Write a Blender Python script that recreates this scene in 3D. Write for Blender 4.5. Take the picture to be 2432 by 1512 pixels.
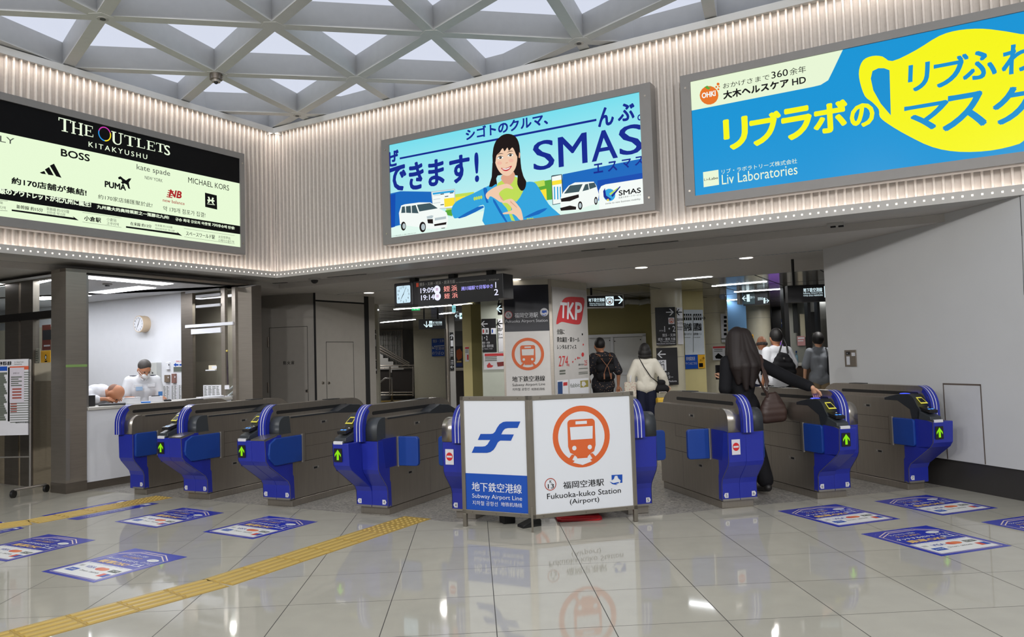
import bpy, bmesh, math, random
from mathutils import Vector, Matrix
random.seed(7)
for o in list(bpy.data.objects): bpy.data.objects.remove(o)
SC = bpy.context.scene
COL = SC.collection
# ---------------------------------------------------------------- camera, world, exposure
FPX, PITCH, ROLL, EYE = 1800.0, 0.0525, -0.0307, 1.42
CXP, CYP = 1216.0, 756.0
_cp, _sp, _cr, _sr = math.cos(PITCH), math.sin(PITCH), math.cos(ROLL), math.sin(ROLL)
RM = Matrix(((_cr, -_sr, 0), (_sr, _cr, 0), (0, 0, 1))) @ Matrix(((1, 0, 0), (0, _sp, -_cp), (0, _cp, _sp)))
cam_data = bpy.data.cameras.new('camera')
cam = bpy.data.objects.new('camera', cam_data); COL.objects.link(cam)
cam_data.sensor_fit = 'HORIZONTAL'; cam_data.sensor_width = 36.0
cam_data.lens = FPX / 2432.0 * 36.0
cam_data.clip_start = 0.05; cam_data.clip_end = 200
_r, _d, _f = RM[0], RM[1], RM[2]
cam.matrix_world = Matrix(((_r[0], -_d[0], -_f[0], 0), (_r[1], -_d[1], -_f[1], 0), (_r[2], -_d[2], -_f[2], EYE), (0, 0, 0, 1)))
SC.camera = cam
world = bpy.data.worlds.new('world'); SC.world = world; world.use_nodes = True
world.node_tree.nodes['Background'].inputs[0].default_value = (0.9, 0.95, 1.0, 1)
world.node_tree.nodes['Background'].inputs[1].default_value = 0.05
vs = SC.view_settings
vs.view_transform = 'Standard'; vs.look = 'None'; vs.exposure = 0.0; vs.gamma = 1.0; vs.use_curve_mapping = False
SC.cycles.use_denoising = True
SC.cycles.max_bounces = 7; SC.cycles.diffuse_bounces = 4; SC.cycles.glossy_bounces = 4; SC.cycles.transmission_bounces = 6
SC.cycles.sample_clamp_indirect = 4.0
SC.cycles.use_light_tree = True
# radiance of the luminous things of the place (linear), then power of added lamps
L_CEIL = 0.95       # triangular ceiling panels
L_COVE = 30.0       # warm strips washing the fluted frieze
L_TUBE = 18.0       # fluorescent strips of the concourse
L_BOOTH = 22.0      # fluorescent strips of the office
L_AD = 1.0          # back-lit advertisements
P_FILL_HALL = 2.0       # fill lamps added at overhead lattice nodes of the hall (watts each)
P_FILL_GATES = 130.0      # unseen lamps added at lattice nodes, aimed at the gates (watts each)
P_FILL_CONC = 22.0       # fill lamps added under the concourse ceiling (watts each)
# ---------------------------------------------------------------- geometry of the view: pixels of the photograph to places in the hall
def ray(x, y):
    return RM.transposed() @ Vector(((x - CXP) / FPX, (y - CYP) / FPX, 1.0))
def onz(x, y, z=0.0):
    d = ray(x, y); t = (z - EYE) / d.z
    return Vector((d.x * t, d.y * t, z))
def ony(x, y, Y):
    d = ray(x, y); t = Y / d.y
    return Vector((d.x * t, Y, EYE + d.z * t))
class Pl:
    """a vertical plane through P running along azimuth az (degrees); normal n looks at the hall"""
    def __init__(s, P, az):
        s.o = Vector((P[0], P[1], 0)); a = math.radians(az)
        s.e = Vector((math.cos(a), math.sin(a), 0)); s.n = Vector((s.e.y, -s.e.x, 0))
        if s.n.dot(-s.o) < 0: s.n = -s.n
        if s.e.cross(Vector((0, 0, 1))).dot(s.n) < 0: s.e = -s.e
    def uv(s, x, y, n=0.0):
        d = ray(x, y); t = (s.n.dot(s.o) + n) / s.n.dot(d)
        p = Vector((d.x * t, d.y * t, EYE + d.z * t))
        return ((p - s.o).dot(s.e), p.z)
    def at(s, u, z, n=0.0):
        return s.o + s.e * u + s.n * n + Vector((0, 0, z))
    def px(s, x, y, n=0.0):
        return s.at(*s.uv(x, y, n), n)
# ---------------------------------------------------------------- materials
def lin(c):
    r = []
    for v in c:
        v = v / 255.0
        r.append(v / 12.92 if v <= 0.04045 else ((v + 0.055) / 1.055) ** 2.4)
    return r
MATS = {}
def mat(name, rgb, rough=0.5, metal=0.0, spec=0.5, vary=0.06, scale=9.0, bump=0.0, coat=0.0, alpha=1.0, stretch=None):
    """surface with a procedural (noise) variation of tone and gloss"""
    if name in MATS: return MATS[name]
    m = bpy.data.materials.new(name); m.use_nodes = True; nt = m.node_tree; b = nt.nodes['Principled BSDF']
    c = lin(rgb)
    b.inputs['Roughness'].default_value = rough; b.inputs['Metallic'].default_value = metal
    b.inputs['Specular IOR Level'].default_value = spec; b.inputs['Coat Weight'].default_value = coat
    b.inputs['Coat Roughness'].default_value = 0.08
    tc = nt.nodes.new('ShaderNodeTexCoord'); mp = nt.nodes.new('ShaderNodeMapping'); nz = nt.nodes.new('ShaderNodeTexNoise')
    mp.inputs['Scale'].default_value = stretch or (1, 1, 1)
    nz.inputs['Scale'].default_value = scale; nz.inputs['Detail'].default_value = 3
    nt.links.new(tc.outputs['Object'], mp.inputs[0]); nt.links.new(mp.outputs[0], nz.inputs['Vector'])
    rp = nt.nodes.new('ShaderNodeMix'); rp.data_type = 'RGBA'
    rp.inputs[6].default_value = [x * (1 - vary) for x in c] + [1]; rp.inputs[7].default_value = [min(1, x * (1 + vary)) for x in c] + [1]
    nt.links.new(nz.outputs['Fac'], rp.inputs[0]); nt.links.new(rp.outputs[2], b.inputs['Base Color'])
    if bump:
        bp = nt.nodes.new('ShaderNodeBump'); bp.inputs['Strength'].default_value = bump; bp.inputs['Distance'].default_value = 0.01
        nt.links.new(nz.outputs['Fac'], bp.inputs['Height']); nt.links.new(bp.outputs[0], b.inputs['Normal'])
    if alpha < 1: b.inputs['Alpha'].default_value = alpha
    MATS[name] = m; return m
def emit(name, rgb, k=1.0, sample=False):
    """a surface that gives off light (screens, lamps, back-lit prints)"""
    if name in MATS: return MATS[name]
    m = bpy.data.materials.new(name); m.use_nodes = True; nt = m.node_tree
    b = nt.nodes['Principled BSDF']
    b.inputs['Base Color'].default_value = (0.004, 0.004, 0.004, 1); b.inputs['Roughness'].default_value = 0.25; b.inputs['Specular IOR Level'].default_value = 0.08
    b.inputs['Emission Color'].default_value = lin(rgb) + [1]; b.inputs['Emission Strength'].default_value = k
    m.cycles.emission_sampling = 'AUTO' if sample else 'NONE'
    MATS[name] = m; return m
def glass(name, tint=(0.9, 0.95, 0.93), a=0.12):
    if name in MATS: return MATS[name]
    m = bpy.data.materials.new(name); m.use_nodes = True; nt = m.node_tree
    for n in list(nt.nodes): nt.nodes.remove(n)
    out = nt.nodes.new('ShaderNodeOutputMaterial'); mx = nt.nodes.new('ShaderNodeMixShader'); tr = nt.nodes.new('ShaderNodeBsdfTransparent'); gl = nt.nodes.new('ShaderNodeBsdfGlossy')
    fr = nt.nodes.new('ShaderNodeFresnel'); fr.inputs[0].default_value = 1.5
    tr.inputs[0].default_value = (*tint, 1); gl.inputs['Roughness'].default_value = 0.02
    nt.links.new(fr.outputs[0], mx.inputs[0]); nt.links.new(tr.outputs[0], mx.inputs[1]); nt.links.new(gl.outputs[0], mx.inputs[2]); nt.links.new(mx.outputs[0], out.inputs[0])
    MATS[name] = m; return m
# ---------------------------------------------------------------- mesh building
INV = {}
class MB:
    def __init__(s): s.v = []; s.f = []; s.mi = []; s.mats = []; s.sm = []
    def slot(s, m):
        if m not in s.mats: s.mats.append(m)
        return s.mats.index(m)
    def add(s, vs_, fs, m, smooth=False):
        b = len(s.v); s.v += [Vector(p) for p in vs_]; k = s.slot(m)
        for f in fs: s.f.append([b + i for i in f]); s.mi.append(k); s.sm.append(smooth)
        return s
    def obox(s, o, ex, ey, ez, m):
        o = Vector(o); ex = Vector(ex); ey = Vector(ey); ez = Vector(ez)
        p = [o, o + ex, o + ex + ey, o + ey, o + ez, o + ex + ez, o + ex + ey + ez, o + ey + ez]
        F = [(0, 3, 2, 1), (4, 5, 6, 7), (0, 1, 5, 4), (1, 2, 6, 5), (2, 3, 7, 6), (3, 0, 4, 7)]
        if ex.cross(ey).dot(ez) < 0: F = [tuple(reversed(f)) for f in F]
        return s.add(p, F, m)
    def box(s, c, d, m, rz=0.0):
        a = math.radians(rz); ex = Vector((math.cos(a), math.sin(a), 0)) * d[0]; ey = Vector((-math.sin(a), math.cos(a), 0)) * d[1]; ez = Vector((0, 0, d[2]))
        return s.obox(Vector(c) - ex / 2 - ey / 2 - ez / 2, ex, ey, ez, m)
    def prism(s, pts, fn, n0, n1, m, smooth_sides=False, capm=None):
        """pts: 2D outline; fn(a, b, n) -> 3D"""
        k = len(pts)
        A = [fn(a, b, n0) for a, b in pts]; B = [fn(a, b, n1) for a, b in pts]
        b0 = len(s.v); s.v += [Vector(p) for p in A + B]; mi = s.slot(m); mc = s.slot(capm or m)
        area = sum(pts[i][0] * pts[(i + 1) % k][1] - pts[(i + 1) % k][0] * pts[i][1] for i in range(k))
        e = (Vector(fn(1, 0, 0)) - Vector(fn(0, 0, 0))).cross(Vector(fn(0, 1, 0)) - Vector(fn(0, 0, 0))).dot(Vector(fn(0, 0, 1)) - Vector(fn(0, 0, 0)))
        flip = (area * e * (n1 - n0)) < 0
        def F(ix, mm, sm=False):
            s.f.append([b0 + i for i in (reversed(ix) if flip else ix)]); s.mi.append(mm); s.sm.append(sm)
        F(list(range(k))[::-1], mc); F([k + i for i in range(k)], mc)
        for i in range(k):
            j = (i + 1) % k; F([i, j, k + j, k + i], mi, smooth_sides)
        return s
    def tube(s, pts, r, m, seg=8, cap=True):
        pts = [Vector(p) for p in pts]; rs = r if isinstance(r, (list, tuple)) else [r] * len(pts)
        rings = []; prev = None
        for i, p in enumerate(pts):
            t = (pts[min(i + 1, len(pts) - 1)] - pts[max(i - 1, 0)]).normalized()
            if prev is None:
                a = Vector((0, 0, 1)) if abs(t.z) < 0.9 else Vector((1, 0, 0)); x = a.cross(t).normalized()
            else:
                x = (prev - t * prev.dot(t)).normalized()
            prev = x; y = t.cross(x)
            rings.append([p + (x * math.cos(q) + y * math.sin(q)) * rs[i] for q in [2 * math.pi * j / seg for j in range(seg)]])
        vs_ = [p for R_ in rings for p in R_]; fs = []
        for i in range(len(rings) - 1):
            for j in range(seg):
                k = (j + 1) % seg; fs.append((i * seg + j, i * seg + k, (i + 1) * seg + k, (i + 1) * seg + j))
        s.add(vs_, fs, m, True)
        if cap:
            n = len(rings) - 1
            s.add(rings[0], [tuple(range(seg))[::-1]], m); s.add(rings[n], [tuple(range(seg))], m)
        return s
    def cyl(s, p0, p1, r, m, seg=16): return s.tube([p0, p1], r, m, seg)
    def disc(s, c, ax, ay, m, seg=24, a0=0, a1=2 * math.pi):
        c = Vector(c); ax = Vector(ax); ay = Vector(ay)
        return s.add([c + ax * math.cos(2 * math.pi * i / seg) + ay * math.sin(2 * math.pi * i / seg) for i in range(seg)], [tuple(range(seg))], m)
    def ring(s, c, ax, ay, ri, m, seg=40):
        c = Vector(c); ax = Vector(ax); ay = Vector(ay); P = []
        for i in range(seg):
            d = ax * math.cos(2 * math.pi * i / seg) + ay * math.sin(2 * math.pi * i / seg); P += [c + d, c + d * ri]
        return s.add(P, [(2 * i, 2 * ((i + 1) % seg), 2 * ((i + 1) % seg) + 1, 2 * i + 1) for i in range(seg)], m)
    def ball(s, c, r, m, nu=14, nv=9, M=None):
        c = Vector(c); r = r if isinstance(r, (tuple, list)) else (r, r, r); P = []; F = []
        for j in range(nv + 1):
            th = math.pi * j / nv
            for i in range(nu):
                ph = 2 * math.pi * i / nu
                q = Vector((r[0] * math.sin(th) * math.cos(ph), r[1] * math.sin(th) * math.sin(ph), r[2] * math.cos(th)))
                P.append(c + (M @ q if M else q))
        for j in range(nv):
            for i in range(nu):
                k = (i + 1) % nu; F.append((j * nu + i, (j + 1) * nu + i, (j + 1) * nu + k, j * nu + k))
        return s.add(P, F, m, True)
    def face(s, pts, m): return s.add(pts, [tuple(range(len(pts)))], m)
    def build(s, name, parent=None, local=False, bevel=0.0, seg=2):
        me = bpy.data.meshes.new(name)
        inv = None
        if parent is not None and not local: inv = INV.get(parent.name)
        me.from_pydata([tuple(inv @ p) if inv else tuple(p) for p in s.v], [], s.f)
        for m in s.mats: me.materials.append(m)
        me.polygons.foreach_set('material_index', s.mi); me.polygons.foreach_set('use_smooth', s.sm)
        me.validate(); me.update()
        o = bpy.data.objects.new(name, me); COL.objects.link(o)
        if parent is not None:
            o.parent = parent
            if inv: INV[o.name] = inv
        if bevel:
            b = o.modifiers.new('bevel', 'BEVEL'); b.width = bevel; b.segments = seg; b.limit_method = 'ANGLE'; b.angle_limit = math.radians(40)
        return o
def tag(o, label=None, cat=None, group=None, kind=None):
    if label: o['label'] = label
    if cat: o['category'] = cat
    if group: o['group'] = group
    if kind: o['kind'] = kind
    return o
def struct(name, mb, **kw):
    return tag(mb.build(name, **kw), kind='structure')
def thing(name, label, cat, loc=(0, 0, 0), rz=0.0, group=None):
    o = bpy.data.objects.new(name, None); COL.objects.link(o); o.empty_display_size = 0.1
    o.location = loc; o.rotation_euler = (0, 0, math.radians(rz))
    INV[o.name] = (Matrix.Translation(Vector(loc)) @ Matrix.Rotation(math.radians(rz), 4, 'Z')).inverted()
    return tag(o, label, cat, group)
def copy_tree(o, parent=None):
    c = o.copy(); COL.objects.link(c); c.parent = parent
    for ch in list(o.children): copy_tree(ch, c)
    return c
# ---------------------------------------------------------------- flat print on planes
def smooth_loop(p, n=6, closed=True):
    out = []; k = len(p)
    for i in range(k if closed else k - 1):
        p0 = p[(i - 1) % k] if closed or i > 0 else p[i]; p1 = p[i]; p2 = p[(i + 1) % k]; p3 = p[(i + 2) % k] if closed or i + 2 < k else p2
        for j in range(n):
            t = j / n; t2 = t * t; t3 = t2 * t
            out.append(tuple(0.5 * ((2 * p1[q]) + (-p0[q] + p2[q]) * t + (2 * p0[q] - 5 * p1[q] + 4 * p2[q] - p3[q]) * t2 + (-p0[q] + 3 * p1[q] - 3 * p2[q] + p3[q]) * t3) for q in (0, 1)))
    if not closed: out.append(tuple(p[-1]))
    return out
_TXT = {}
def glyphs(s, bold=0.0, sp=1.0, res=3):
    key = (s, bold, sp, res)
    if key in _TXT: return _TXT[key]
    cu = bpy.data.curves.new('t', 'FONT'); cu.body = s; cu.size = 1.0; cu.offset = bold; cu.space_character = sp; cu.resolution_u = res; cu.fill_mode = 'FRONT'
    ob = bpy.data.objects.new('t', cu); COL.objects.link(ob)
    dg = bpy.context.evaluated_depsgraph_get(); ev = ob.evaluated_get(dg); me = ev.to_mesh()
    V = [(v.co.x, v.co.y) for v in me.vertices]; F = [tuple(p.vertices) for p in me.polygons]
    ev.to_mesh_clear(); bpy.data.objects.remove(ob); bpy.data.curves.remove(cu)
    if not V: V = [(0, 0)]
    x0 = min(v[0] for v in V); x1 = max(v[0] for v in V); y0 = min(v[1] for v in V); y1 = max(v[1] for v in V)
    w = max(1e-6, x1 - x0); h = max(1e-6, y1 - y0)
    _TXT[key] = ([((a - x0) / w, (b - y0) / h) for a, b in V], F, w / h)
    return _TXT[key]
class Ink:
    """prints on a plane given in pixels of the photograph: fills a mesh of thin layers"""
    def __init__(s, pl, n0=0.0, step=0.0015, mb=None): s.pl = pl; s.n = n0; s.st = step; s.mb = mb or MB()
    def P(s, x, y, k): n = s.n + k * s.st; return s.pl.at(*s.pl.uv(x, y, n), n)
    def poly(s, pts, m, k=1, sm=0):
        if sm: pts = smooth_loop(pts, sm)
        s.mb.face([s.P(x, y, k) for x, y in pts], m); return s
    def rect(s, a, b, m, k=1):
        """upright rectangle from its top-left to its bottom-right pixel"""
        n = s.n + k * s.st; u0, z1 = s.pl.uv(*a, n); u1, z0 = s.pl.uv(*b, n)
        return s.urect(u0, z0, u1, z1, m, k)
    def urect(s, u0, z0, u1, z1, m, k=1):
        n = s.n + k * s.st
        s.mb.face([s.pl.at(u0, z0, n), s.pl.at(u1, z0, n), s.pl.at(u1, z1, n), s.pl.at(u0, z1, n)], m); return s
    def line(s, a, b, w, m, k=1):
        n = s.n + k * s.st; A = Vector(s.pl.uv(*a, n)); B = Vector(s.pl.uv(*b, n)); d = (B - A).normalized(); q = Vector((-d.y, d.x)) * w / 2
        s.mb.face([s.pl.at(*(A - q), n), s.pl.at(*(B - q), n), s.pl.at(*(B + q), n), s.pl.at(*(A + q), n)], m); return s
    def text(s, t, bl, br, tl, m, k=1, bold=0.0, sp=1.0, res=3, slant=0.0):
        """text whose box has its bottom-left, bottom-right and top-left at these pixels"""
        n = s.n + k * s.st; a = s.pl.uv(*bl, n); b = s.pl.uv(*br, n); c = s.pl.uv(*tl, n)
        return s.utext(t, a[0], a[1], b[0] - a[0], c[1] - a[1], m, k, bold, sp, res, slant)
    def utext(s, t, u, z, w, h, m, k=1, bold=0.0, sp=1.0, res=3, slant=0.0):
        n = s.n + k * s.st; V, F, asp = glyphs(t, 0.0, sp, res)
        if w is None: w = h * asp
        if t in ('1', 'I', 'l') and w > h * asp * 1.15: u += (w - h * asp * 1.15) * 0.6; w = h * asp * 1.15
        b = bold * h
        offs = [(0, 0)] if not b else ([(-b, 0), (b, 0)] if bold < 0.022 else ([(-b, -b), (b, -b), (-b, b), (b, b), (0, 0)] if bold < 0.027 or len(t) > 4 else [(b * math.cos(a * 0.5236), b * math.sin(a * 0.5236)) for a in range(12)] + [(0, 0)]))
        for q, (dx, dy) in enumerate(offs):
            s.mb.add([s.pl.at(u + b + x * (w - 2 * b) + slant * y * h + dx, z + b + y * (h - 2 * b) + dy, n + q * 0.00005) for x, y in V], F, m)
        return s
    def disc(s, c, ru, m, k=1, rz=None, seg=28):
        n = s.n + k * s.st; u, z = s.pl.uv(*c, n); p = s.pl.at(u, z, n)
        s.mb.disc(p, s.pl.e * ru, Vector((0, 0, rz or ru)), m, seg); return s
    def ring(s, c, ru, ri, m, k=1, seg=40, rz=None):
        n = s.n + k * s.st; u, z = s.pl.uv(*c, n); s.mb.ring(s.pl.at(u, z, n), s.pl.e * ru, Vector((0, 0, rz or ru)), ri, m, seg); return s
# ================================================================ THE HALL
K = Vector((-3.52, 11.31, 0))
PR = Pl(K, 150.15)      # fluted frieze to the right of the corner (u grows to the right)
PLF = Pl(K, 58.0)       # fluted frieze to the left of the corner (u negative to the left)
Z_SOF, Z_CEIL, Z_TOP, Z_LAT = 2.73, 2.65, 4.95, 5.0
M_white = mat('white_metal_panel', (178, 176, 172), 0.45, 0, 0.4)
M_flute = mat('fluted_plaster', (196, 190, 184), 0.75, 0, 0.25, vary=0.1, scale=25, bump=0.15)
M_soffit = mat('soffit_paint', (188, 184, 179), 0.55, 0, 0.35)
M_lattice = mat('lattice_metal', (206, 206, 204), 0.5, 0.0, 0.35)
M_dark = mat('dark_gap', (22, 22, 24), 0.8)
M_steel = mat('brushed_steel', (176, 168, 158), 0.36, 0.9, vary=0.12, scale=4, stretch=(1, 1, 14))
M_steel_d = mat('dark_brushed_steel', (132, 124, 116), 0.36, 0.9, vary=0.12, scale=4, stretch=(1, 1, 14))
M_bwhite = mat('bright_white_paint', (214, 216, 222), 0.6, 0, 0.3, vary=0.03)
M_wall = mat('pale_grey_wall', (206, 207, 208), 0.62, 0, 0.3, vary=0.03, scale=3)
M_black = mat('black_plastic', (20, 20, 22), 0.45)
M_frame = mat('billboard_frame_grey', (132, 130, 128), 0.5, 0.2)
E_ceil = emit('ceiling_panel_light', (218, 224, 240), L_CEIL, True)
E_cove = emit('cove_light', (255, 242, 232), L_COVE, True)
E_dot = emit('dot_light', (255, 240, 225), 2.0)
E_tube = emit('tube_light', (245, 250, 255), L_TUBE, True)
E_booth = emit('office_light', (248, 250, 255), L_BOOTH, True)

# ---- floor: polished tiles in front of the gates, speckled terrazzo behind them
def tile_material():
    m = bpy.data.materials.new('polished_floor_tiles'); m.use_nodes = True; nt = m.node_tree; b = nt.nodes['Principled BSDF']
    N = nt.nodes.new; L = nt.links.new
    tc = N('ShaderNodeTexCoord'); mp = N('ShaderNodeMapping'); mp.vector_type = 'TEXTURE'
    mp.inputs['Location'].default_value = (-0.161, 4.639, 0); mp.inputs['Rotation'].default_value = (0, 0, math.radians(3.0)); mp.inputs['Scale'].default_value = (0.61, 0.61, 1)
    L(tc.outputs['Object'], mp.inputs[0]); sx = N('ShaderNodeSeparateXYZ'); L(mp.outputs[0], sx.inputs[0])
    masks = []
    for ax in (0, 1):
        fr = N('ShaderNodeMath'); fr.operation = 'PINGPONG'; fr.inputs[1].default_value = 0.5; L(sx.outputs[ax], fr.inputs[0])
        lt = N('ShaderNodeMath'); lt.operation = 'LESS_THAN'; lt.inputs[1].default_value = 0.0042 if ax == 0 else 0.0036; L(fr.outputs[0], lt.inputs[0]); masks.append(lt)
    mx = N('ShaderNodeMath'); mx.operation = 'MAXIMUM'; L(masks[0].outputs[0], mx.inputs[0]); L(masks[1].outputs[0], mx.inputs[1])
    # a slightly different tone for every tile
    fl = N('ShaderNodeVectorMath'); fl.operation = 'FLOOR'; L(mp.outputs[0], fl.inputs[0])
    wn = N('ShaderNodeTexWhiteNoise'); wn.noise_dimensions = '2D'; L(fl.outputs[0], wn.inputs['Vector'])
    nz = N('ShaderNodeTexNoise'); nz.inputs['Scale'].default_value = 6; nz.inputs['Detail'].default_value = 6; L(tc.outputs['Object'], nz.inputs['Vector'])
    ad = N('ShaderNodeMath'); ad.operation = 'MULTIPLY_ADD'; ad.inputs[1].default_value = 0.35; L(wn.outputs[0], ad.inputs[0]); L(nz.outputs['Fac'], ad.inputs[2])
    c1 = N('ShaderNodeMix'); c1.data_type = 'RGBA'; c1.inputs[6].default_value = lin((168, 165, 153)) + [1]; c1.inputs[7].default_value = lin((181, 178, 165)) + [1]; L(ad.outputs[0], c1.inputs[0])
    c2 = N('ShaderNodeMix'); c2.data_type = 'RGBA'; c2.inputs[7].default_value = lin((70, 67, 62)) + [1]; L(c1.outputs[2], c2.inputs[6]); L(mx.outputs[0], c2.inputs[0])
    L(c2.outputs[2], b.inputs['Base Color'])
    rg = N('ShaderNodeMath'); rg.operation = 'MULTIPLY_ADD'; rg.inputs[1].default_value = 0.5; rg.inputs[2].default_value = 0.05; L(mx.outputs[0], rg.inputs[0]); L(rg.outputs[0], b.inputs['Roughness'])
    b.inputs['Specular IOR Level'].default_value = 0.42
    return m
def terrazzo_material():
    m = bpy.data.materials.new('speckled_terrazzo'); m.use_nodes = True; nt = m.node_tree; b = nt.nodes['Principled BSDF']
    N = nt.nodes.new; L = nt.links.new
    tc = N('ShaderNodeTexCoord'); v = N('ShaderNodeTexVoronoi'); v.inputs['Scale'].default_value = 60; L(tc.outputs['Object'], v.inputs['Vector'])
    sp = N('ShaderNodeSeparateColor'); L(v.outputs['Color'], sp.inputs[0])
    c = N('ShaderNodeMix'); c.data_type = 'RGBA'; c.inputs[6].default_value = lin((104, 102, 98)) + [1]; c.inputs[7].default_value = lin((168, 164, 156)) + [1]
    L(sp.outputs[0], c.inputs[0]); L(c.outputs[2], b.inputs['Base Color']); b.inputs['Roughness'].default_value = 0.35
    return m
gA, gB, gC, gD, gE, gF, gG, gH, gI = [Vector((*p, 0)) for p in ((-4.26, 8.72), (-3.459, 8.319), (-2.408, 7.76), (-1.342, 7.21), (-0.538, 6.788), (1.122, 6.754), (2.01, 7.003), (3.0, 7.31), (3.91, 7.598))]
edge = [Vector((-5.3, 9.25, 0)), Vector((-4.42, 8.8, 0)), gE + Vector((-0.05, -0.03, 0)), gF + Vector((0.05, -0.01, 0)), Vector((4.3, 7.72, 0))]
f = MB(); f.face([Vector((-16, -10, 0)), Vector((16, -10, 0)), Vector((16, 4, 0)), Vector((4.7, 7.3, 0))] + edge[::-1] + [Vector((-16, 14, 0))], tile_material()); struct('floor', f)
f = MB(); f.face(edge + [Vector((4.7, 7.3, 0)), Vector((22, 5, 0)), Vector((22, 45, 0)), Vector((-22, 45, 0)), Vector((-16, 14, 0))], terrazzo_material()); struct('floor_concourse', f)

# ---- fluted friezes with a lit coping strip below
def frieze(side, pl, u0, u1):
    sgn = 1
    prof = []; p = 0.0775; n = int((u1 - u0) / p)
    for i in range(n):
        u = u0 + i * p
        prof += [(u, -0.105), (u + 0.050, -0.105), (u + 0.054, -0.06), (u + 0.072, -0.06), (u + 0.0765, -0.105)]
    prof.append((u0 + n * p, -0.105))
    w = MB()
    A = [pl.at(u, Z_SOF + 0.06, q) for u, q in prof]; B = [pl.at(u, Z_TOP, q) for u, q in prof]; k = len(prof)
    w.add(A + B, [(i, i + 1, k + i + 1, k + i) for i in range(k - 1)], M_flute)
    w.obox(pl.at(u0, Z_SOF + 0.02, -0.3), pl.e * (u1 - u0), pl.n * 0.18, Vector((0, 0, 2.6)), M_flute)
    struct('wall_' + side, w)
    # cornice that hides the upper strip, and the plain band above it
    c = MB(); c.obox(pl.at(u0, Z_TOP + 0.0, -0.12), pl.e * (u1 - u0), pl.n * 0.18, Vector((0, 0, 0.035)), M_lattice)
    c.obox(pl.at(u0, Z_TOP - 0.045, 0.055), pl.e * (u1 - u0), pl.n * 0.012, Vector((0, 0, 0.08)), M_lattice)
    c.obox(pl.at(u0, Z_TOP + 0.035, -0.12), pl.e * (u1 - u0), pl.n * 0.03, Vector((0, 0, 0.45)), M_lattice)
    struct('trim_%d' % (1 if side == 'right' else 2), c)
    # bottom strip: steel angle with a row of lit perforations
    s_ = MB(); s_.obox(pl.at(u0, Z_SOF, -0.012), pl.e * (u1 - u0), pl.n * 0.012, Vector((0, 0, 0.095)), M_white)
    s_.obox(pl.at(u0, Z_SOF, -0.3), pl.e * (u1 - u0), pl.n * 0.288, Vector((0, 0, 0.012)), M_white)
    t = thing('cove_light_strip', 'pale metal cove strip with lit dots under the %s frieze' % side, 'cove light', pl.at(u0, Z_SOF))
    s_.build('channel', t)
    d = MB(); q = 0.0085
    i = 0
    while True:
        u = (0.03 + i * p) if side == 'right' else (-0.03 - i * p)
        if not (u0 < u < u1) or i > 175: break
        d.face([pl.at(u - q, 2.768, 0.001), pl.at(u + q, 2.768, 0.001), pl.at(u + q, 2.786, 0.001), pl.at(u - q, 2.786, 0.001)], E_dot); i += 1
    tag(d.build('light_dot_row', t), kind='stuff')
    e = MB(); e.face([pl.at(u0, Z_SOF + 0.03, -0.04), pl.at(u1, Z_SOF + 0.03, -0.04), pl.at(u1, Z_SOF + 0.03, -0.014), pl.at(u0, Z_SOF + 0.03, -0.014)], E_cove); e.build('lower_light_strip', t)
    e = MB(); e.face([pl.at(u0, Z_TOP - 0.004, 0.01), pl.at(u0, Z_TOP - 0.004, 0.04), pl.at(u1, Z_TOP - 0.004, 0.04), pl.at(u1, Z_TOP - 0.004, 0.01)], E_cove); e.build('upper_light_strip', t)
frieze('right', PR, -0.1, 13.0)
frieze('left', PLF, -9.0, 0.1)

# ---- soffit and the concourse ceiling behind the friezes
sof = MB()
nb = -0.62
def corner(n, z):   # point where both friezes, pushed back by n, meet
    a = PR.o + PR.n * n; b = PLF.o + PLF.n * n
    M_ = Matrix(((PR.e.x, -PLF.e.x), (PR.e.y, -PLF.e.y))); t = M_.inverted() @ Vector((b.x - a.x, b.y - a.y))
    return Vector((a.x + PR.e.x * t.x, a.y + PR.e.y * t.x, z))
c0, c1 = corner(-0.012, Z_SOF + 0.001), corner(nb, Z_SOF + 0.001)
sof.face([c0, PR.at(13, Z_SOF + 0.001, -0.012), PR.at(13, Z_SOF + 0.001, nb), c1], M_soffit)
sof.face([PLF.at(-9, Z_SOF + 0.001, -0.012), c0, c1, PLF.at(-9, Z_SOF + 0.001, nb)], M_soffit)
struct('ceiling_soffit', sof)
cl = MB(); c1l = corner(nb, Z_CEIL)
M_plank = mat('ceiling_plank_metal', (184, 181, 176), 0.14, 0.5, 0.5, vary=0.05, scale=3)
far = [Vector((22, 5, 0)), Vector((22, 45, 0)), Vector((-22, 45, 0)), Vector((-22, 14, 0))]
outline = [PLF.at(-9, 0, nb), Vector((c1.x, c1.y, 0)), PR.at(13, 0, nb)] + far[:0]
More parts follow.
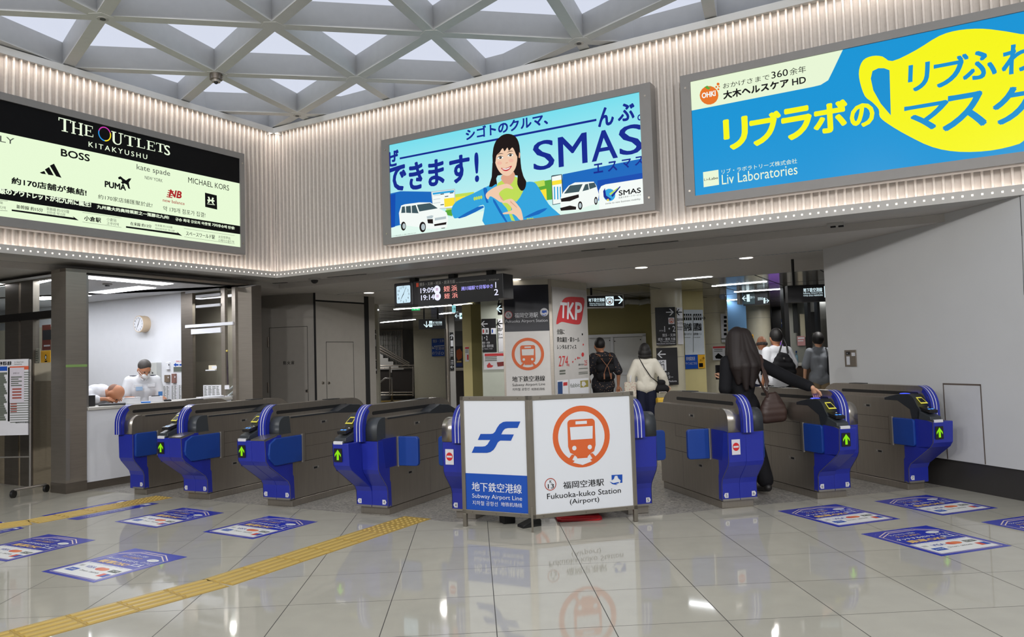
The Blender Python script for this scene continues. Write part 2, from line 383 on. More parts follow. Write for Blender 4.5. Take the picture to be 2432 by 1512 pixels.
# fascia of the dropped ceiling
for a, b in ((outline[0], outline[1]), (outline[1], outline[2])):
    cl.face([a + Vector((0, 0, Z_CEIL)), b + Vector((0, 0, Z_CEIL)), b + Vector((0, 0, Z_SOF)), a + Vector((0, 0, Z_SOF))], M_soffit)
g1, g2 = -2.05, -4.55     # the two shutter grooves, measured back from the right frieze
def band(n0, n1, m):
    cl.face([PR.at(-30 if n1 < -6 else -6, Z_CEIL, n0), PR.at(13, Z_CEIL, n0), PR.at(13, Z_CEIL, n1), PR.at(-30 if n1 < -6 else -6, Z_CEIL, n1)], m)
cl.face([c1l, PR.at(13, Z_CEIL, nb), PR.at(13, Z_CEIL, g1 + 0.02), PR.at(-0.0, Z_CEIL, g1 + 0.02)], M_soffit)
band(g1 - 0.02, g2 + 0.02, M_soffit); band(g2 - 0.02, -33, M_plank)
cl.face([PLF.at(-9, Z_CEIL, nb), c1l, PR.at(0.0, Z_CEIL, g1 + 0.02), PR.at(-6, Z_CEIL, g1 + 0.02), PR.at(-12, Z_CEIL, 2)], M_soffit)
struct('ceiling_concourse', cl)
gr = MB()
for g in (g1, g2): gr.face([PR.at(-6, Z_CEIL + 0.03, g - 0.03), PR.at(13, Z_CEIL + 0.03, g - 0.03), PR.at(13, Z_CEIL + 0.03, g + 0.03), PR.at(-6, Z_CEIL + 0.03, g + 0.03)], M_dark)
for u in range(-5, 13):   # joints between ceiling planks
    gr.obox(PR.at(u * 1.0, Z_CEIL - 0.002, g2 - 0.03), PR.e * 0.018, PR.n * -16, Vector((0, 0, 0.002)), M_dark)
for k in range(1, 9):
    gr.obox(PR.at(-6, Z_CEIL - 0.002, g2 - k * 1.9), PR.e * 19, PR.n * -0.02, Vector((0, 0, 0.002)), M_dark)
struct('ceiling_grooves', gr)

# ---- triangular ceiling lattice
LO = Vector((-3.53, 9.115, 0)); LV1 = Vector((1.651, 0.316, 0)); LV2 = Matrix.Rotation(math.radians(60), 3, 'Z') @ LV1
def inside(p): return (p - K).dot(PR.n) > -0.08 and (p - K).dot(PLF.n) > -0.08
def clip(poly, pl, off=-0.09):
    out = []
    for i in range(len(poly)):
        a, b = poly[i], poly[(i + 1) % len(poly)]; da = (a - K).dot(pl.n) - off; db = (b - K).dot(pl.n) - off
        if da >= 0: out.append(a)
        if da * db < 0: out.append(a + (b - a) * (da / (da - db)))
    return out
def node(i, j): return LO + LV1 * i + LV2 * j
beams = MB()
BW, BD = 0.125, 0.29
def beam(a, b):
    d = (b - a).normalized(); q = Vector((-d.y, d.x, 0)) * BW / 2
    poly = clip(clip([a - q, b - q, b + q, a + q], PR), PLF)
    if len(poly) < 3: return
    beams.prism([(p.x, p.y) for p in poly], lambda x, y, n: Vector((x, y, Z_LAT + n)), 0, BD, M_lattice)
IR = range(-9, 13); JR = range(-10, 6)
for i in IR:
    for j in JR:
        a = node(i, j)
        if a.y < -9.5 or abs(a.x) > 15: continue
        for b in (node(i + 1, j), node(i, j + 1), node(i - 1, j + 1)): beam(a, b)
for i in IR:
    for j in JR:
        p = node(i, j)
        if p.y < -9.5 or abs(p.x) > 15: continue
        hx = clip(clip([p + Vector((math.cos(a * math.pi / 3), math.sin(a * math.pi / 3), 0)) * BW * 1.05 for a in range(6)], PR), PLF)
        if len(hx) > 2: beams.prism([(q.x, q.y) for q in hx], lambda x, y, n: Vector((x, y, Z_LAT + n)), -0.003, 0.05, M_lattice)
struct('ceiling', beams)
rest = MB(); npan = 0
def project(p):
    c = RM @ (p - Vector((0, 0, EYE)))
    return (FPX * c.x / c.z + CXP, FPX * c.y / c.z + CYP) if c.z > 0.1 else None
for i in IR:
    for j in JR:
        for tri in ([node(i, j), node(i + 1, j), node(i, j + 1)], [node(i + 1, j), node(i + 1, j + 1), node(i, j + 1)]):
            c = (tri[0] + tri[1] + tri[2]) / 3
            if c.y < -9.5 or abs(c.x) > 15: continue
            t2 = [c + (p - c) * 0.975 for p in tri]
            poly = clip(clip(t2, PR), PLF)
            if len(poly) < 3: continue
            pts = [p + Vector((0, 0, Z_LAT + BD - 0.02)) for p in poly]
            pc = sum(pts, Vector()) / len(pts); q = [project(p) for p in pts + [pc]]
            vis = any(p and -40 < p[0] < 2470 and -40 < p[1] < 330 for p in q)
            if vis:
                pan = MB(); pan.face(pts[::-1], E_ceil)
                pan.face([p + Vector((0, 0, 0.02)) for p in pts], M_white)
                o = pan.build('luminous_ceiling_panel')
                tag(o, 'white luminous triangular panel set into the ceiling lattice', 'ceiling light', 'triangular luminous ceiling panels'); npan += 1
            else: rest.face(pts[::-1], E_ceil)
struct('ceiling_panels', rest)
top = MB(); top.obox((-17, -11, Z_LAT + BD + 0.02), (34, 0, 0), (0, 26, 0), (0, 0, 0.1), M_white); struct('ceiling_slab', top)
# spotlight, lamp eyes and sprinklers at the lattice nodes
def node_fitting(name, label, cat, px, kind):
    p = onz(px[0], px[1], Z_LAT); t = thing(name, label, cat, p)
    if kind == 'eye':
        b = MB(); b.cyl(p + Vector((0, 0, -0.008)), p + Vector((0, 0, 0.0)), 0.055, M_white, 20); b.build('rim', t)
        b = MB(); b.cyl(p + Vector((0, 0, -0.012)), p + Vector((0, 0, -0.008)), 0.028, M_black, 16); b.build('opening', t)
    elif kind == 'dome':
        b = MB(); b.cyl(p + Vector((0, 0, -0.07)), p, 0.075, M_steel_d, 20); b.build('housing', t)
        b = MB(); b.cyl(p + Vector((0, 0, -0.10)), p + Vector((0, 0, -0.07)), 0.05, M_steel, 20); b.ball(p + Vector((0, 0, -0.10)), 0.025, M_black); b.build('lens', t)
node_fitting('sprinkler', 'small round sprinkler eye on the lattice node at upper left', 'sprinkler', (244, 44), 'eye')
node_fitting('security_camera', 'round grey dome camera hanging from the lattice node above the black billboard', 'camera', (513, 176), 'dome')
node_fitting('sprinkler', 'small round sprinkler eye on the lattice node nearest the corner', 'sprinkler', (706, 274), 'eye')
node_fitting('sprinkler', 'small round sprinkler eye on the lattice node above the light blue billboard', 'sprinkler', (1375, 102), 'eye')

# fill lamps added at lattice nodes over the middle of the hall, without fittings
def lamp(p, power, size, colr=(1.0, 0.97, 0.93), spread=2.4):  # bare area lamp, added for brightness only
    ld = bpy.data.lights.new('fill_lamp', 'AREA'); ld.shape = 'DISK'; ld.size = size; ld.energy = power; ld.color = colr; ld.spread = spread
    o = bpy.data.objects.new('fill_lamp', ld); COL.objects.link(o); o.location = p; return o
def aim(o, target):
    d = (Vector(target) - o.location).normalized(); o.rotation_euler = (-d).to_track_quat('Z', 'Y').to_euler()
for i, j in ((0, -3), (2, -3), (4, -4), (-2, -2), (1, -5), (3, -5), (5, -5), (-1, -4), (2, -7), (4, -7), (0, -6)):
    p = node(i, j); lamp((p.x, p.y, Z_LAT - 0.02), P_FILL_HALL, 0.16)
for i, j in ((-1, -6), (1, -7), (3, -8), (5, -9), (7, -9), (9, -9)):
    p = node(i, j); o = lamp((p.x, p.y, Z_LAT - 0.06), P_FILL_GATES, 0.4, (1.0, 0.98, 0.96), 2.2); aim(o, (p.x * 0.6, 7.5, 1.2))  # unseen aimed lamps added to brighten the upright surfaces
# ---- the hall behind the viewer
bk = MB(); bk.obox((-16.3, -10.3, 0), (32.6, 0, 0), (0, 0.3, 0), (0, 0, 5.6), M_wall); struct('wall_back', bk)
bk = MB(); bk.obox((-16.3, -10, 0), (0.3, 0, 0), (0, 13.5, 0), (0, 0, 5.6), M_wall); struct('wall_far_left', bk)
bk = MB(); bk.obox((16, -10, 0), (0.3, 0, 0), (0, 14, 0), (0, 0, 5.6), M_wall); struct('wall_far_right', bk)

# ---- right wall with its dark skirting and the flush hatch
PW = Pl(onz(2192.8, 1145.6), 105.5)
uW0 = PW.uv(1965, 800)[0]
w = MB(); uW1 = 7.0
w.obox(PW.at(uW0, 0.28, 0), PW.e * (uW1 - uW0), PW.n * -0.3, Vector((0, 0, Z_SOF - 0.28)), M_wall)
struct('wall_passage', w)
sk = MB(); sk.obox(PW.at(uW0, 0, -0.02), PW.e * (uW1 - uW0), PW.n * -0.26, Vector((0, 0, 0.28)), mat('dark_skirting', (58, 56, 55), 0.35)); struct('baseboard_right', sk)
ik = Ink(PW, 0.002)
h0 = PW.uv(2239.4, 909.3); h1 = PW.uv(2342, 1099)
hm = MB(); ik.mb = hm
for a in ((h0[0], 0.285, h0[0] + 0.012, h0[1]), (h1[0] - 0.012, 0.285, h1[0], h0[1]), (h0[0], h0[1] - 0.016, h1[0], h0[1])): ik.urect(*a, mat('groove_brown', (96, 84, 76), 0.7), 1)
ik.urect(h0[0] + 0.012, 0.285, h1[0] - 0.012, h0[1] - 0.016, mat('hatch_white', (204, 205, 208), 0.55), 0.5)
struct('door_3', hm)
sm = MB(); ik = Ink(PW, 0.001, mb=sm); ik.line((2422.5, 464), (2427, 560), 0.006, M_dark, 1); ik.line((2427, 560), (2432, 700), 0.004, M_dark, 1); struct('trim_3', sm)
# steel plate with notices on that wall
a = PW.uv(2007, 831); b = PW.uv(2036, 870)
t = thing('control_plate', 'small brownish steel control plate with notices on the right white wall', 'control plate', PW.at(a[0], b[1]))
pm = MB(); pm.obox(PW.at(a[0], b[1], 0.001), PW.e * (b[0] - a[0]), PW.n * 0.012, Vector((0, 0, a[1] - b[1])), mat('bronze_plate', (132, 124, 114), 0.4, 0.6)); pm.build('plate', t, bevel=0.003)
ik = Ink(PW, 0.0135); ik.rect((2009, 835), (2019, 842), M_black); ik.rect((2010, 846), (2019, 866), M_bwhite); ik.rect((2022, 837), (2031, 845), M_bwhite); ik.rect((2011, 838), (2013, 840), M_bwhite, 2); ik.mb.build('notice', t)
# ================================================================ THE TICKET GATES
M_blue = mat('gate_blue', (30, 42, 146), 0.35, 0.0, 0.5, vary=0.05, coat=0.2)
M_flap = mat('flap_blue', (16, 58, 138), 0.5, 0.0, 0.4, vary=0.05)
M_gsteel = mat('gate_steel', (172, 165, 156), 0.32, 0.92, vary=0.1, scale=3, stretch=(14, 14, 1))
M_gsteel2 = mat('gate_steel_bright', (176, 170, 162), 0.3, 0.92, vary=0.08, scale=3, stretch=(14, 14, 1))
M_char = mat('gate_charcoal', (58, 62, 66), 0.45, 0.2)
M_trim = mat('gate_trim', (168, 164, 160), 0.3, 0.8)
M_read = mat('reader_black', (34, 38, 44), 0.4)
M_label = mat('label_white', (205, 205, 210), 0.6)
M_red = mat('sign_red', (196, 30, 34), 0.5)
E_green = emit('arrow_green', (140, 225, 20), 1.0)
E_blue = emit('led_blue', (60, 80, 255), 1.5)
E_blue2 = emit('led_ice_blue', (70, 150, 255), 1.6)
E_yel = emit('reader_ring_yellow', (236, 226, 90), 0.8)
def arc(c, r, a0, a1, n=8, rz=None):
    return [(c[0] + r * math.cos(math.radians(a0 + (a1 - a0) * i / n)), c[1] + (rz or r) * math.sin(math.radians(a0 + (a1 - a0) * i / n))) for i in range(n + 1)]
# side outlines in (u, z); u runs into the station from the front of the plinth
LOW = [(-0.045, 0.075), (-0.045, 0.23), (-0.06, 0.275), (-0.165, 0.40), (-0.185, 0.44), (-0.19, 0.70)]
LOWN = [(-0.045, 0.075), (-0.05, 0.22), (-0.075, 0.265), (-0.345, 0.455), (-0.378, 0.50), (-0.39, 0.685)]
def inset(pl_, d):  # shift the front outline back a little
    return [(u + d, z) for u, z in pl_]
def lid(n0, n1, sgn):
    """lateral helper: half units lie on +y (left, sgn 1) or -y (right, sgn -1)"""
    return n0 * sgn, n1 * sgn
def gate(base, az, left, right, label, nums, name='ticket_gate', flap_out=(False, False)):
    """left/right: None, 'N' nose with reader, 'S' nose with plain shelf, 'P' plain front"""
    t = thing(name, label, 'ticket gate', base, az, 'automatic ticket gates')
    SP = 0.05; HW = 0.172; LEN = 1.36
    y0 = -HW if right else -SP; y1 = HW if left else SP
    def side(pts, ya, yb, m, mb, sm=False, cap=None):
        mb.prism(pts, lambda a, b, n: Vector((a, n, b)), ya, yb, m, sm, cap)
    b = MB(); b.obox((0.0, y0 + 0.012, 0), (LEN - 0.14, 0, 0), (0, y1 - y0 - 0.024, 0), (0, 0, 0.066), M_gsteel); b.build('plinth', t, local=True, bevel=0.004)
    # steel body
    body = MB()
    for k, sg in ((left, 1), (right, -1)):
        if not k: continue
        top = 0.70 if k == 'S' else 0.9
        pts = [(-0.03, 0.075), (-0.03, 0.24), (-0.05, 0.28), (-0.15, 0.40), (-0.17, 0.44), (-0.175, 0.71), (-0.175, 0.80)] + arc((-0.085, 0.81), 0.09, 180, 90, 6) + [(LEN - 0.1, 0.9)] + arc((LEN - 0.1, 0.81), 0.09, 90, 0, 5) + [(LEN, 0.5), (LEN - 0.06, 0.40), (LEN - 0.13, 0.26), (LEN - 0.13, 0.075)]
        side(pts[::-1], sg * SP, sg * HW, M_gsteel, body)
    if not (left and right):  # narrow unit: closed back of the spine
        pts = [(-0.03, 0.075), (-0.03, 0.24), (-0.17, 0.44), (-0.17, 0.8), (LEN - 0.05, 0.8), (LEN - 0.05, 0.5), (LEN - 0.13, 0.26), (LEN - 0.13, 0.075)]
        side(pts[::-1], -SP, SP, M_gsteel, body)
    else:
        side([(-0.03, 0.075), (-0.03, 0.24), (-0.17, 0.44), (-0.17, 0.8), (LEN - 0.05, 0.8), (LEN - 0.05, 0.5), (LEN - 0.13, 0.26), (LEN - 0.13, 0.075)][::-1], -SP, SP, M_gsteel, body)
    bo = body.build('body', t, local=True)
    # engraved service panel lines and recessed handles on the sides
    for k, sg in ((left, 1), (right, -1)):
        if not k: continue
        y = sg * (HW + 0.0006); g_ = MB()
        def bar(u0, z0, u1, z1): g_.face([Vector((u0, y, z0)), Vector((u1, y, z0)), Vector((u1, y, z1)), Vector((u0, y, z1))][::-sg], M_dark)
        bar(0.14, 0.432, LEN, 0.436); bar(0.2, 0.705, LEN, 0.708); bar(0.2, 0.58, 0.86, 0.582); bar(0.2, 0.432, 0.203, 0.72); bar(0.86, 0.58, 0.863, 0.706); bar(0.72, 0.09, 0.722, 0.432)
        g_.build('panel_joint', bo, local=True)
        for hu, hz in ((0.5, 0.81), (0.36, 0.345)):
            h = MB(); h.obox((hu - 0.055, min(y, y + sg * 0.004), hz - 0.016), (0.11, 0, 0), (0, 0.004, 0), (0, 0, 0.032), M_trim)
            h.obox((hu - 0.04, min(y + sg * 0.004, y + sg * 0.005), hz - 0.009), (0.05, 0, 0), (0, 0.001, 0), (0, 0, 0.018), M_dark)
            h.cyl((hu + 0.035, y, hz), (hu + 0.035, y + sg * 0.008, hz), 0.01, M_gsteel2, 10); h.build('lock', bo, local=True)
    # spine with its blue front band and the dark slot
    fr = [(-0.235, 0.70), (-0.235, 0.80)] + arc((-0.06, 0.82), 0.175, 175, 92, 9, 0.205)
    sp_ = MB(); rear = arc((LEN - 0.22, 0.855), 0.26, 90, 10, 7, 0.17) + [(LEN - 0.04, 0.8)]
    side((fr + rear)[::-1], -SP, SP, M_gsteel, sp_); so = sp_.build('spine', t, local=True)
    bd = MB(); k = len(fr)
    for (ya, yb, m, off) in ((-SP, -SP + 0.03, M_blue, 0.004), (-SP + 0.03, -SP + 0.037, M_bwhite, 0.0045), (-SP + 0.037, SP - 0.037, M_blue, 0.004), (SP - 0.037, SP - 0.03, M_bwhite, 0.0045), (SP - 0.03, SP, M_blue, 0.004)):
        A = []; B = []
        for (u, z) in fr:
            cx_, cz_ = -0.06, 0.82; d = Vector((u - cx_, 0, max(0, z - cz_))); d.normalize()
            p = Vector((u, 0, z)) + d * off; A.append(p + Vector((0, ya, 0))); B.append(p + Vector((0, yb, 0)))
        bd.add(A + B, [(i, k + i, k + i + 1, i + 1) for i in range(k - 1)], m, True)
    # blue sides of the arch
    for sg in (1, -1):
        y = sg * (SP + 0.001); inn = [(u + (0.055 if i < 2 else 0.055 * (1 - (i - 2) / (k - 3))), z - (0 if i < 2 else 0.05 * (i - 2) / (k - 3))) for i, (u, z) in enumerate(fr)]
        n_ = k - 3
        vs_ = [Vector((u, y, z)) for u, z in fr[:n_]] + [Vector((u, y, z)) for u, z in inn[:n_]]
        bd.add(vs_, [((i, i + 1, n_ + i + 1, n_ + i) if sg < 0 else (n_ + i, n_ + i + 1, i + 1, i)) for i in range(n_ - 1)], M_blue)
        vs_ = [Vector((u, y + sg * 0.001, z)) for u, z in inn[:n_]] + [Vector((u + 0.008, y + sg * 0.001, z - 0.003)) for u, z in inn[:n_]]
        bd.add(vs_, [((i, i + 1, n_ + i + 1, n_ + i) if sg < 0 else (n_ + i, n_ + i + 1, i + 1, i)) for i in range(n_ - 1)], M_trim)
    bd.build('blue_band', so, local=True)
    for sg in (1, -1):
        sl = MB(); y = sg * SP
        pts = arc((-0.07, 0.948), 0.0165, 90, 270, 5) + arc((LEN - 0.32, 0.948), 0.0165, -90, 90, 5)
        side(pts if sg > 0 else pts, min(y, y + sg * 0.0015), max(y, y + sg * 0.0015), M_black, sl); sl.build('slot', so, local=True)
    mt = MB(); mt.obox((LEN - 0.62, -0.045, 1.02), (0.2, 0, 0), (0, 0.09, 0), (0, 0, 0.012), M_black); mt.build('mat_strip', so, local=True, bevel=0.004)
    # fronts
    for k, sg, num, fo in ((left, 1, nums[0], flap_out[0]), (right, -1, nums[1], flap_out[1])):
        if not k: continue
        nose = k in ('N', 'S')
        prof = LOWN if nose else LOW
        ya, yb = sg * 0.0, sg * (HW + 0.002)
        if not (left and right): ya = -sg * SP
        if right and left and left == 'S': pass
        fm = MB()
        zt = 0.70
        back = [(-0.16, zt)] if nose else [(-0.12, zt)]
        pts = prof + [(prof[-1][0], zt)] + [(-0.1, zt), (-0.06, 0.44), (0.02, 0.30), (0.03, 0.075)]
        side(pts[::-1], min(ya, yb), max(ya, yb), M_blue, fm)
        fo_ = fm.build('front_panel', t, local=True, bevel=0.006)
        # blue side triangle and silver trim that follows the outline
        s2 = MB(); y = sg * (HW + 0.0028)
        tri = [(u + 0.004, z) for u, z in prof[:4]] + [(prof[3][0] + 0.01, 0.44), (0.0, 0.44), (0.0, 0.09)]
        s2.face([Vector((u, y, z)) for u, z in (tri if sg > 0 else tri[::-1])], M_blue)
        for i in range(len(prof)):
            pass
        q = prof + [(prof[-1][0], zt)]; w_ = 0.008
        A = [Vector((u, y + sg * 0.001, z)) for u, z in q]; B = [Vector((u + w_, y + sg * 0.001, z)) for u, z in q]; kk = len(q)
        s2.add(A + B, [((i, i + 1, kk + i + 1, kk + i) if sg < 0 else (kk + i, kk + i + 1, i + 1, i)) for i in range(kk - 1)], M_trim)
        if nose:   # trim rising from the nose to the shoulder
            s2.face([Vector((a, y + sg * 0.001, b_)) for a, b_ in ((-0.39, 0.70), (-0.225, 0.735), (-0.215, 0.728), (-0.382, 0.692))][::-sg], M_trim)
            s2.face([Vector((a, y + sg * 0.0005, b_)) for a, b_ in ((-0.39, 0.70), (-0.225, 0.735), (-0.16, 0.735), (-0.16, 0.44), (-0.34, 0.46), (-0.378, 0.5))][::-sg], M_blue)
        s2.build('side_trim', fo_, local=True)
        # bottom silver edge
        e_ = MB(); e_.obox((-0.05, min(sg * 0.004, yb), 0.075), (0.06, 0, 0), (0, abs(yb) - 0.004, 0), (0, 0, 0.018), M_trim); e_.build('foot_edge', fo_, local=True)
        # lane number on a small arrow-shaped plate
        pu = -0.0475; n_ = MB(); yc = sg * (HW - 0.035); s_ = 0.019
        o5 = [(-s_, -s_ * 1.15), (s_ * 0.75, -s_ * 1.15), (s_ * 1.35, 0), (s_ * 0.75, s_ * 1.15), (-s_, s_ * 1.15)]
        n_.face([Vector((pu, yc + a * sg, 0.125 + b_)) for a, b_ in (o5 if sg < 0 else o5[::-1])], M_label)
        V, F, asp = glyphs(num); nw = min(0.018, 0.026 * asp * 1.1); n_.add([Vector((pu - 0.001, yc + nw / 2 - x * nw, 0.125 - 0.013 + b_ * 0.026)) for x, b_ in V], [f_ for f_ in F], M_dark)
        n_.build('lane_number', fo_, local=True)
        # shoulder cap above the blue
        cp = MB(); capm = M_gsteel2 if (k == 'P' and num not in ('4r', '6', '5r')) else M_char
        if k == 'P':
            pts = [(-0.195, 0.705), (-0.195, 0.80)] + arc((-0.09, 0.805), 0.105, 180, 90, 7) + [(-0.06, 0.91), (-0.06, 0.72)]
            side(pts[::-1], min(sg * SP, sg * (HW + 0.004)), max(sg * SP, sg * (HW + 0.004)), (M_gsteel2 if num in '1457' and sg * (1 if num in '45' else -1) > 0 else M_char), cp, True); cp.build('shoulder_cap', t, local=True)
        elif k == 'S':
            pts = [(-0.19, 0.74), (-0.19, 0.82)] + arc((-0.10, 0.82), 0.09, 180, 90, 7) + [(-0.04, 0.91), (-0.02, 0.74)]
            side(pts[::-1], min(sg * SP, sg * (HW + 0.003)), max(sg * SP, sg * (HW + 0.003)), M_char, cp, True); cp.build('shoulder_cap', t, local=True)
            sh = MB(); pts = [(-0.392, 0.70), (-0.392, 0.712), (-0.225, 0.745), (-0.17, 0.745), (-0.17, 0.70)]
            side(pts[::-1], min(sg * 0.002, yb), max(sg * 0.002, yb), M_gsteel2, sh); sh.build('shelf', t, local=True)
        else:      # reader console
            yi, yo = sg * (SP + 0.001), sg * (HW + 0.004)
            a_, b_ = min(yi, yo), max(yi, yo)
            pts = [(-0.39, 0.70), (-0.388, 0.715), (-0.36, 0.72), (-0.355, 0.745), (-0.20, 0.80), (-0.19, 0.71)]
            side(pts[::-1], a_, b_, M_char, cp)
            pts = [(-0.215, 0.71), (-0.235, 0.80), (-0.20, 0.845)] + arc((-0.07, 0.83), 0.12, 150, 88, 5) + [(0.05, 0.945), (0.16, 0.925), (0.24, 0.905), (0.24, 0.88), (0.06, 0.88), (-0.1, 0.8), (-0.12, 0.71)]
            side(pts[::-1], a_, b_, M_read, cp); co = cp.build('card_reader', t, local=True, bevel=0.004)
            lb = MB(); lb.obox((-0.393, min(yi, yo) + 0.012, 0.69), (0.03, 0, 0), (0, abs(yo - yi) - 0.024, 0), (0, 0, 0.028), M_label); lb.build('label_strip', t, local=True, bevel=0.004)
            ym = (yi + yo) / 2
            # ticket slot tray with two lit bars
            tr_ = MB(); tr_.obox((-0.335, ym - 0.048, 0.775), (0.14, 0, 0.03), (0, 0.096, 0), (-0.006, 0, 0.03), M_black); to = tr_.build('ticket_slot', co, local=True, bevel=0.005)
            l_ = MB()
            for yy in (ym - 0.030, ym + 0.006): l_.face([Vector((-0.338, yy, 0.803)), Vector((-0.338, yy + 0.026, 0.803)), Vector((-0.295, yy + 0.026, 0.8165)), Vector((-0.295, yy, 0.8165))][::-1], E_blue2)
            l_.build('slot_light', to, local=True)
            # display framed in yellow on the sloping face
            A = Vector((-0.222, ym, 0.852)); d1 = Vector((0.075, 0, 0.058)); nn = Vector((-0.61, 0, 0.79)) * 0.013
            r_ = MB(); yy = Vector((0, 0.042, 0))
            r_.face([A - yy + nn, A + d1 - yy * 0.75 + nn, A + d1 + yy * 0.75 + nn, A + yy + nn], E_yel)
            A2 = A + d1 * 0.17; d2 = d1 * 0.66
            r_.face([A2 - yy * 0.78 + nn * 1.12, A2 + d2 - yy * 0.6 + nn * 1.12, A2 + d2 + yy * 0.6 + nn * 1.12, A2 + yy * 0.78 + nn * 1.12], M_black)
            r_.build('display', co, local=True)
            p_ = MB(); c_ = Vector((-0.245, ym, 0.815)); p_.disc(c_ + Vector((-0.006, -0.02, 0.0)), Vector((0, 0.014, 0)), Vector((0.003, 0, 0.016)), M_label, 16); p_.disc(c_ + Vector((-0.0075, -0.02, 0.0)), Vector((0, 0.006, 0)), Vector((0.0015, 0, 0.009)), M_read, 12)
            p_.face([c_ + Vector((-0.006, 0.005, -0.006)), c_ + Vector((-0.006, 0.035, -0.006)), c_ + Vector((-0.004, 0.035, 0.006)), c_ + Vector((-0.004, 0.005, 0.006))], M_label); p_.build('pictogram', co, local=True)
            # blue touch pad
            d_ = MB(); d_.ball((0.02, ym, 0.947), (0.062, 0.038, 0.008), E_blue, 20, 6); d_.build('touch_pad', co, local=True)
            # green arrow on its black window
            ar = MB(); ux = prof[-1][0] - 0.002; hw = 0.045; z0, z1 = 0.535, 0.655
            ar.face([Vector((ux, ym + hw, z0)), Vector((ux, ym - hw, z0)), Vector((ux - 0.001, ym - hw, z1)), Vector((ux - 0.001, ym + hw, z1))][::-1], M_black)
            s_ = 0.034; zc = 0.597
            P_ = [(0, 0.048), (s_, 0.005), (s_, -0.018), (s_ * 0.36, 0.012), (s_ * 0.36, -0.046), (-s_ * 0.36, -0.046), (-s_ * 0.36, 0.012), (-s_, -0.018), (-s_, 0.005)]
            ar.face([Vector((ux - 0.003, ym + a2, zc + b2)) for a2, b2 in P_], E_green); ar.build('arrow_display', t, local=True)
        if k == 'P' and num in ('4', '5') and ((sg > 0)):
            ne = MB(); ux = -0.1935; ym = sg * 0.105; hw, z0, z1 = 0.042, 0.505, 0.64
            ne.face([Vector((ux, ym + hw, z0)), Vector((ux, ym - hw, z0)), Vector((ux, ym - hw, z1)), Vector((ux, ym + hw, z1))][::-1], M_label)
            ne.disc(Vector((ux - 0.001, ym, 0.575)), Vector((0, -0.033, 0)), Vector((0, 0, 0.036)), M_red, 24)
            ne.face([Vector((ux - 0.002, ym + 0.026, 0.567)), Vector((ux - 0.002, ym - 0.026, 0.567)), Vector((ux - 0.002, ym - 0.026, 0.583)), Vector((ux - 0.002, ym + 0.026, 0.583))][::-1], M_label)
            ne.build('no_entry_sign', t, local=True)
        # flap
        hg = MB(); hg.cyl((0.135, sg * (HW + 0.012), 0.43), (0.135, sg * (HW + 0.012), 0.715), 0.012, M_trim, 12)
        hg.obox((0.128, min(sg * HW, sg * (HW + 0.004)), 0.43), (0.05, 0, 0), (0, 0.004, 0), (0, 0, 0.285), M_gsteel2); hg.build('hinge', t, local=True)
        rr = 0.03
        if fo:
            rc = MB(); y = sg * (HW + 0.0015)
            rc.face([Vector((u, y, z)) for u, z in ((-0.18, 0.44), (0.12, 0.44), (0.12, 0.712), (-0.18, 0.712))][::-sg], mat('flap_recess_blue', (22, 34, 130), 0.5)); rc.build('flap_recess', t, local=True)
            L = 0.225
            pts = arc((L - rr, 0.47), rr, -90, 0, 4) + arc((L - rr, 0.685), rr, 0, 90, 4) + [(0.012, 0.715), (0.012, 0.44)]
            dirv = Vector((0.05, sg * 1.0, 0)).normalized(); per = Vector((dirv.y, -dirv.x, 0))
            fl = MB(); fl.prism(pts, lambda a, b2, n: Vector((0.135, sg * (HW + 0.012), 0)) + dirv * a + per * n + Vector((0, 0, b2)), -0.02, 0.02, M_flap); fl.build('flap', t, local=True, bevel=0.008)
        else:
            u0 = -0.335 if k == 'S' else -0.165
            if k == 'S': pts = [(-0.355, 0.56), (-0.345, 0.52), (-0.27, 0.45), (-0.24, 0.445)] + arc((0.115 - 0.01, 0.455), 0.01, -90, 0, 2) + arc((0.105, 0.70), 0.01, 0, 90, 2) + [(-0.26, 0.71), (-0.34, 0.665)]
            else: pts = arc((u0 + rr, 0.445 + rr), rr, 180, 270, 4) + arc((0.105, 0.455), 0.01, -90, 0, 2) + arc((0.105, 0.70), 0.01, 0, 90, 2) + arc((u0 + rr, 0.71 - rr), rr, 90, 180, 4)
            fl = MB(); ya_, yb_ = sorted((sg * HW, sg * (HW + 0.028))); side(pts, ya_, yb_, M_flap, fl); fl.build('flap', t, local=True, bevel=0.01)
    # exit-side reader at the far end
    for sg, on in ((-1, bool(right)),):
        if not on: continue
        yi, yo = sorted((sg * (SP + 0.001), sg * (HW + 0.004)))
        r_ = MB(); pts = [(0.62, 0.9), (0.74, 0.903), (0.80, 0.925), (0.95, 0.965), (1.12, 0.95), (1.26, 0.9), (1.32, 0.86), (1.32, 0.83), (1.2, 0.86), (0.95, 0.87), (0.70, 0.885)]
        side(pts[::-1], yi, yo, M_read, r_); r_.build('exit_reader', t, local=True, bevel=0.004)
        ed = MB(); ed.obox((-0.02, yi if sg > 0 else yi - 0.002, 0.888), (0.72, 0, 0), (0, 0.003, 0), (0, 0, 0.014), M_read); ed.build('dark_ledge', t, local=True)
    return t
AZL, AZR = 65.0, 104.0
def off(p, az, d): a = math.radians(az + 90); return p + Vector((math.cos(a), math.sin(a), 0)) * d
gate(off(gA, AZL, 0.11), AZL, None, 'P', 'narrow ticket gate with a plain blue front beside the office counter', ('', '1'))
gate(gB, AZL, 'N', 'S', 'ticket gate with a green arrow, lane numbers 1 and 2 at its foot', ('1', '2'))
gate(gC, AZL, 'N', 'S', 'ticket gate with a green arrow, lane numbers 2 and 3 at its foot', ('2', '3'))
gate(gD, AZL, 'N', 'P', 'ticket gate with green arrow and open blue flap, numbers 3 and 4 at its foot', ('3', '4'), flap_out=(False, True))
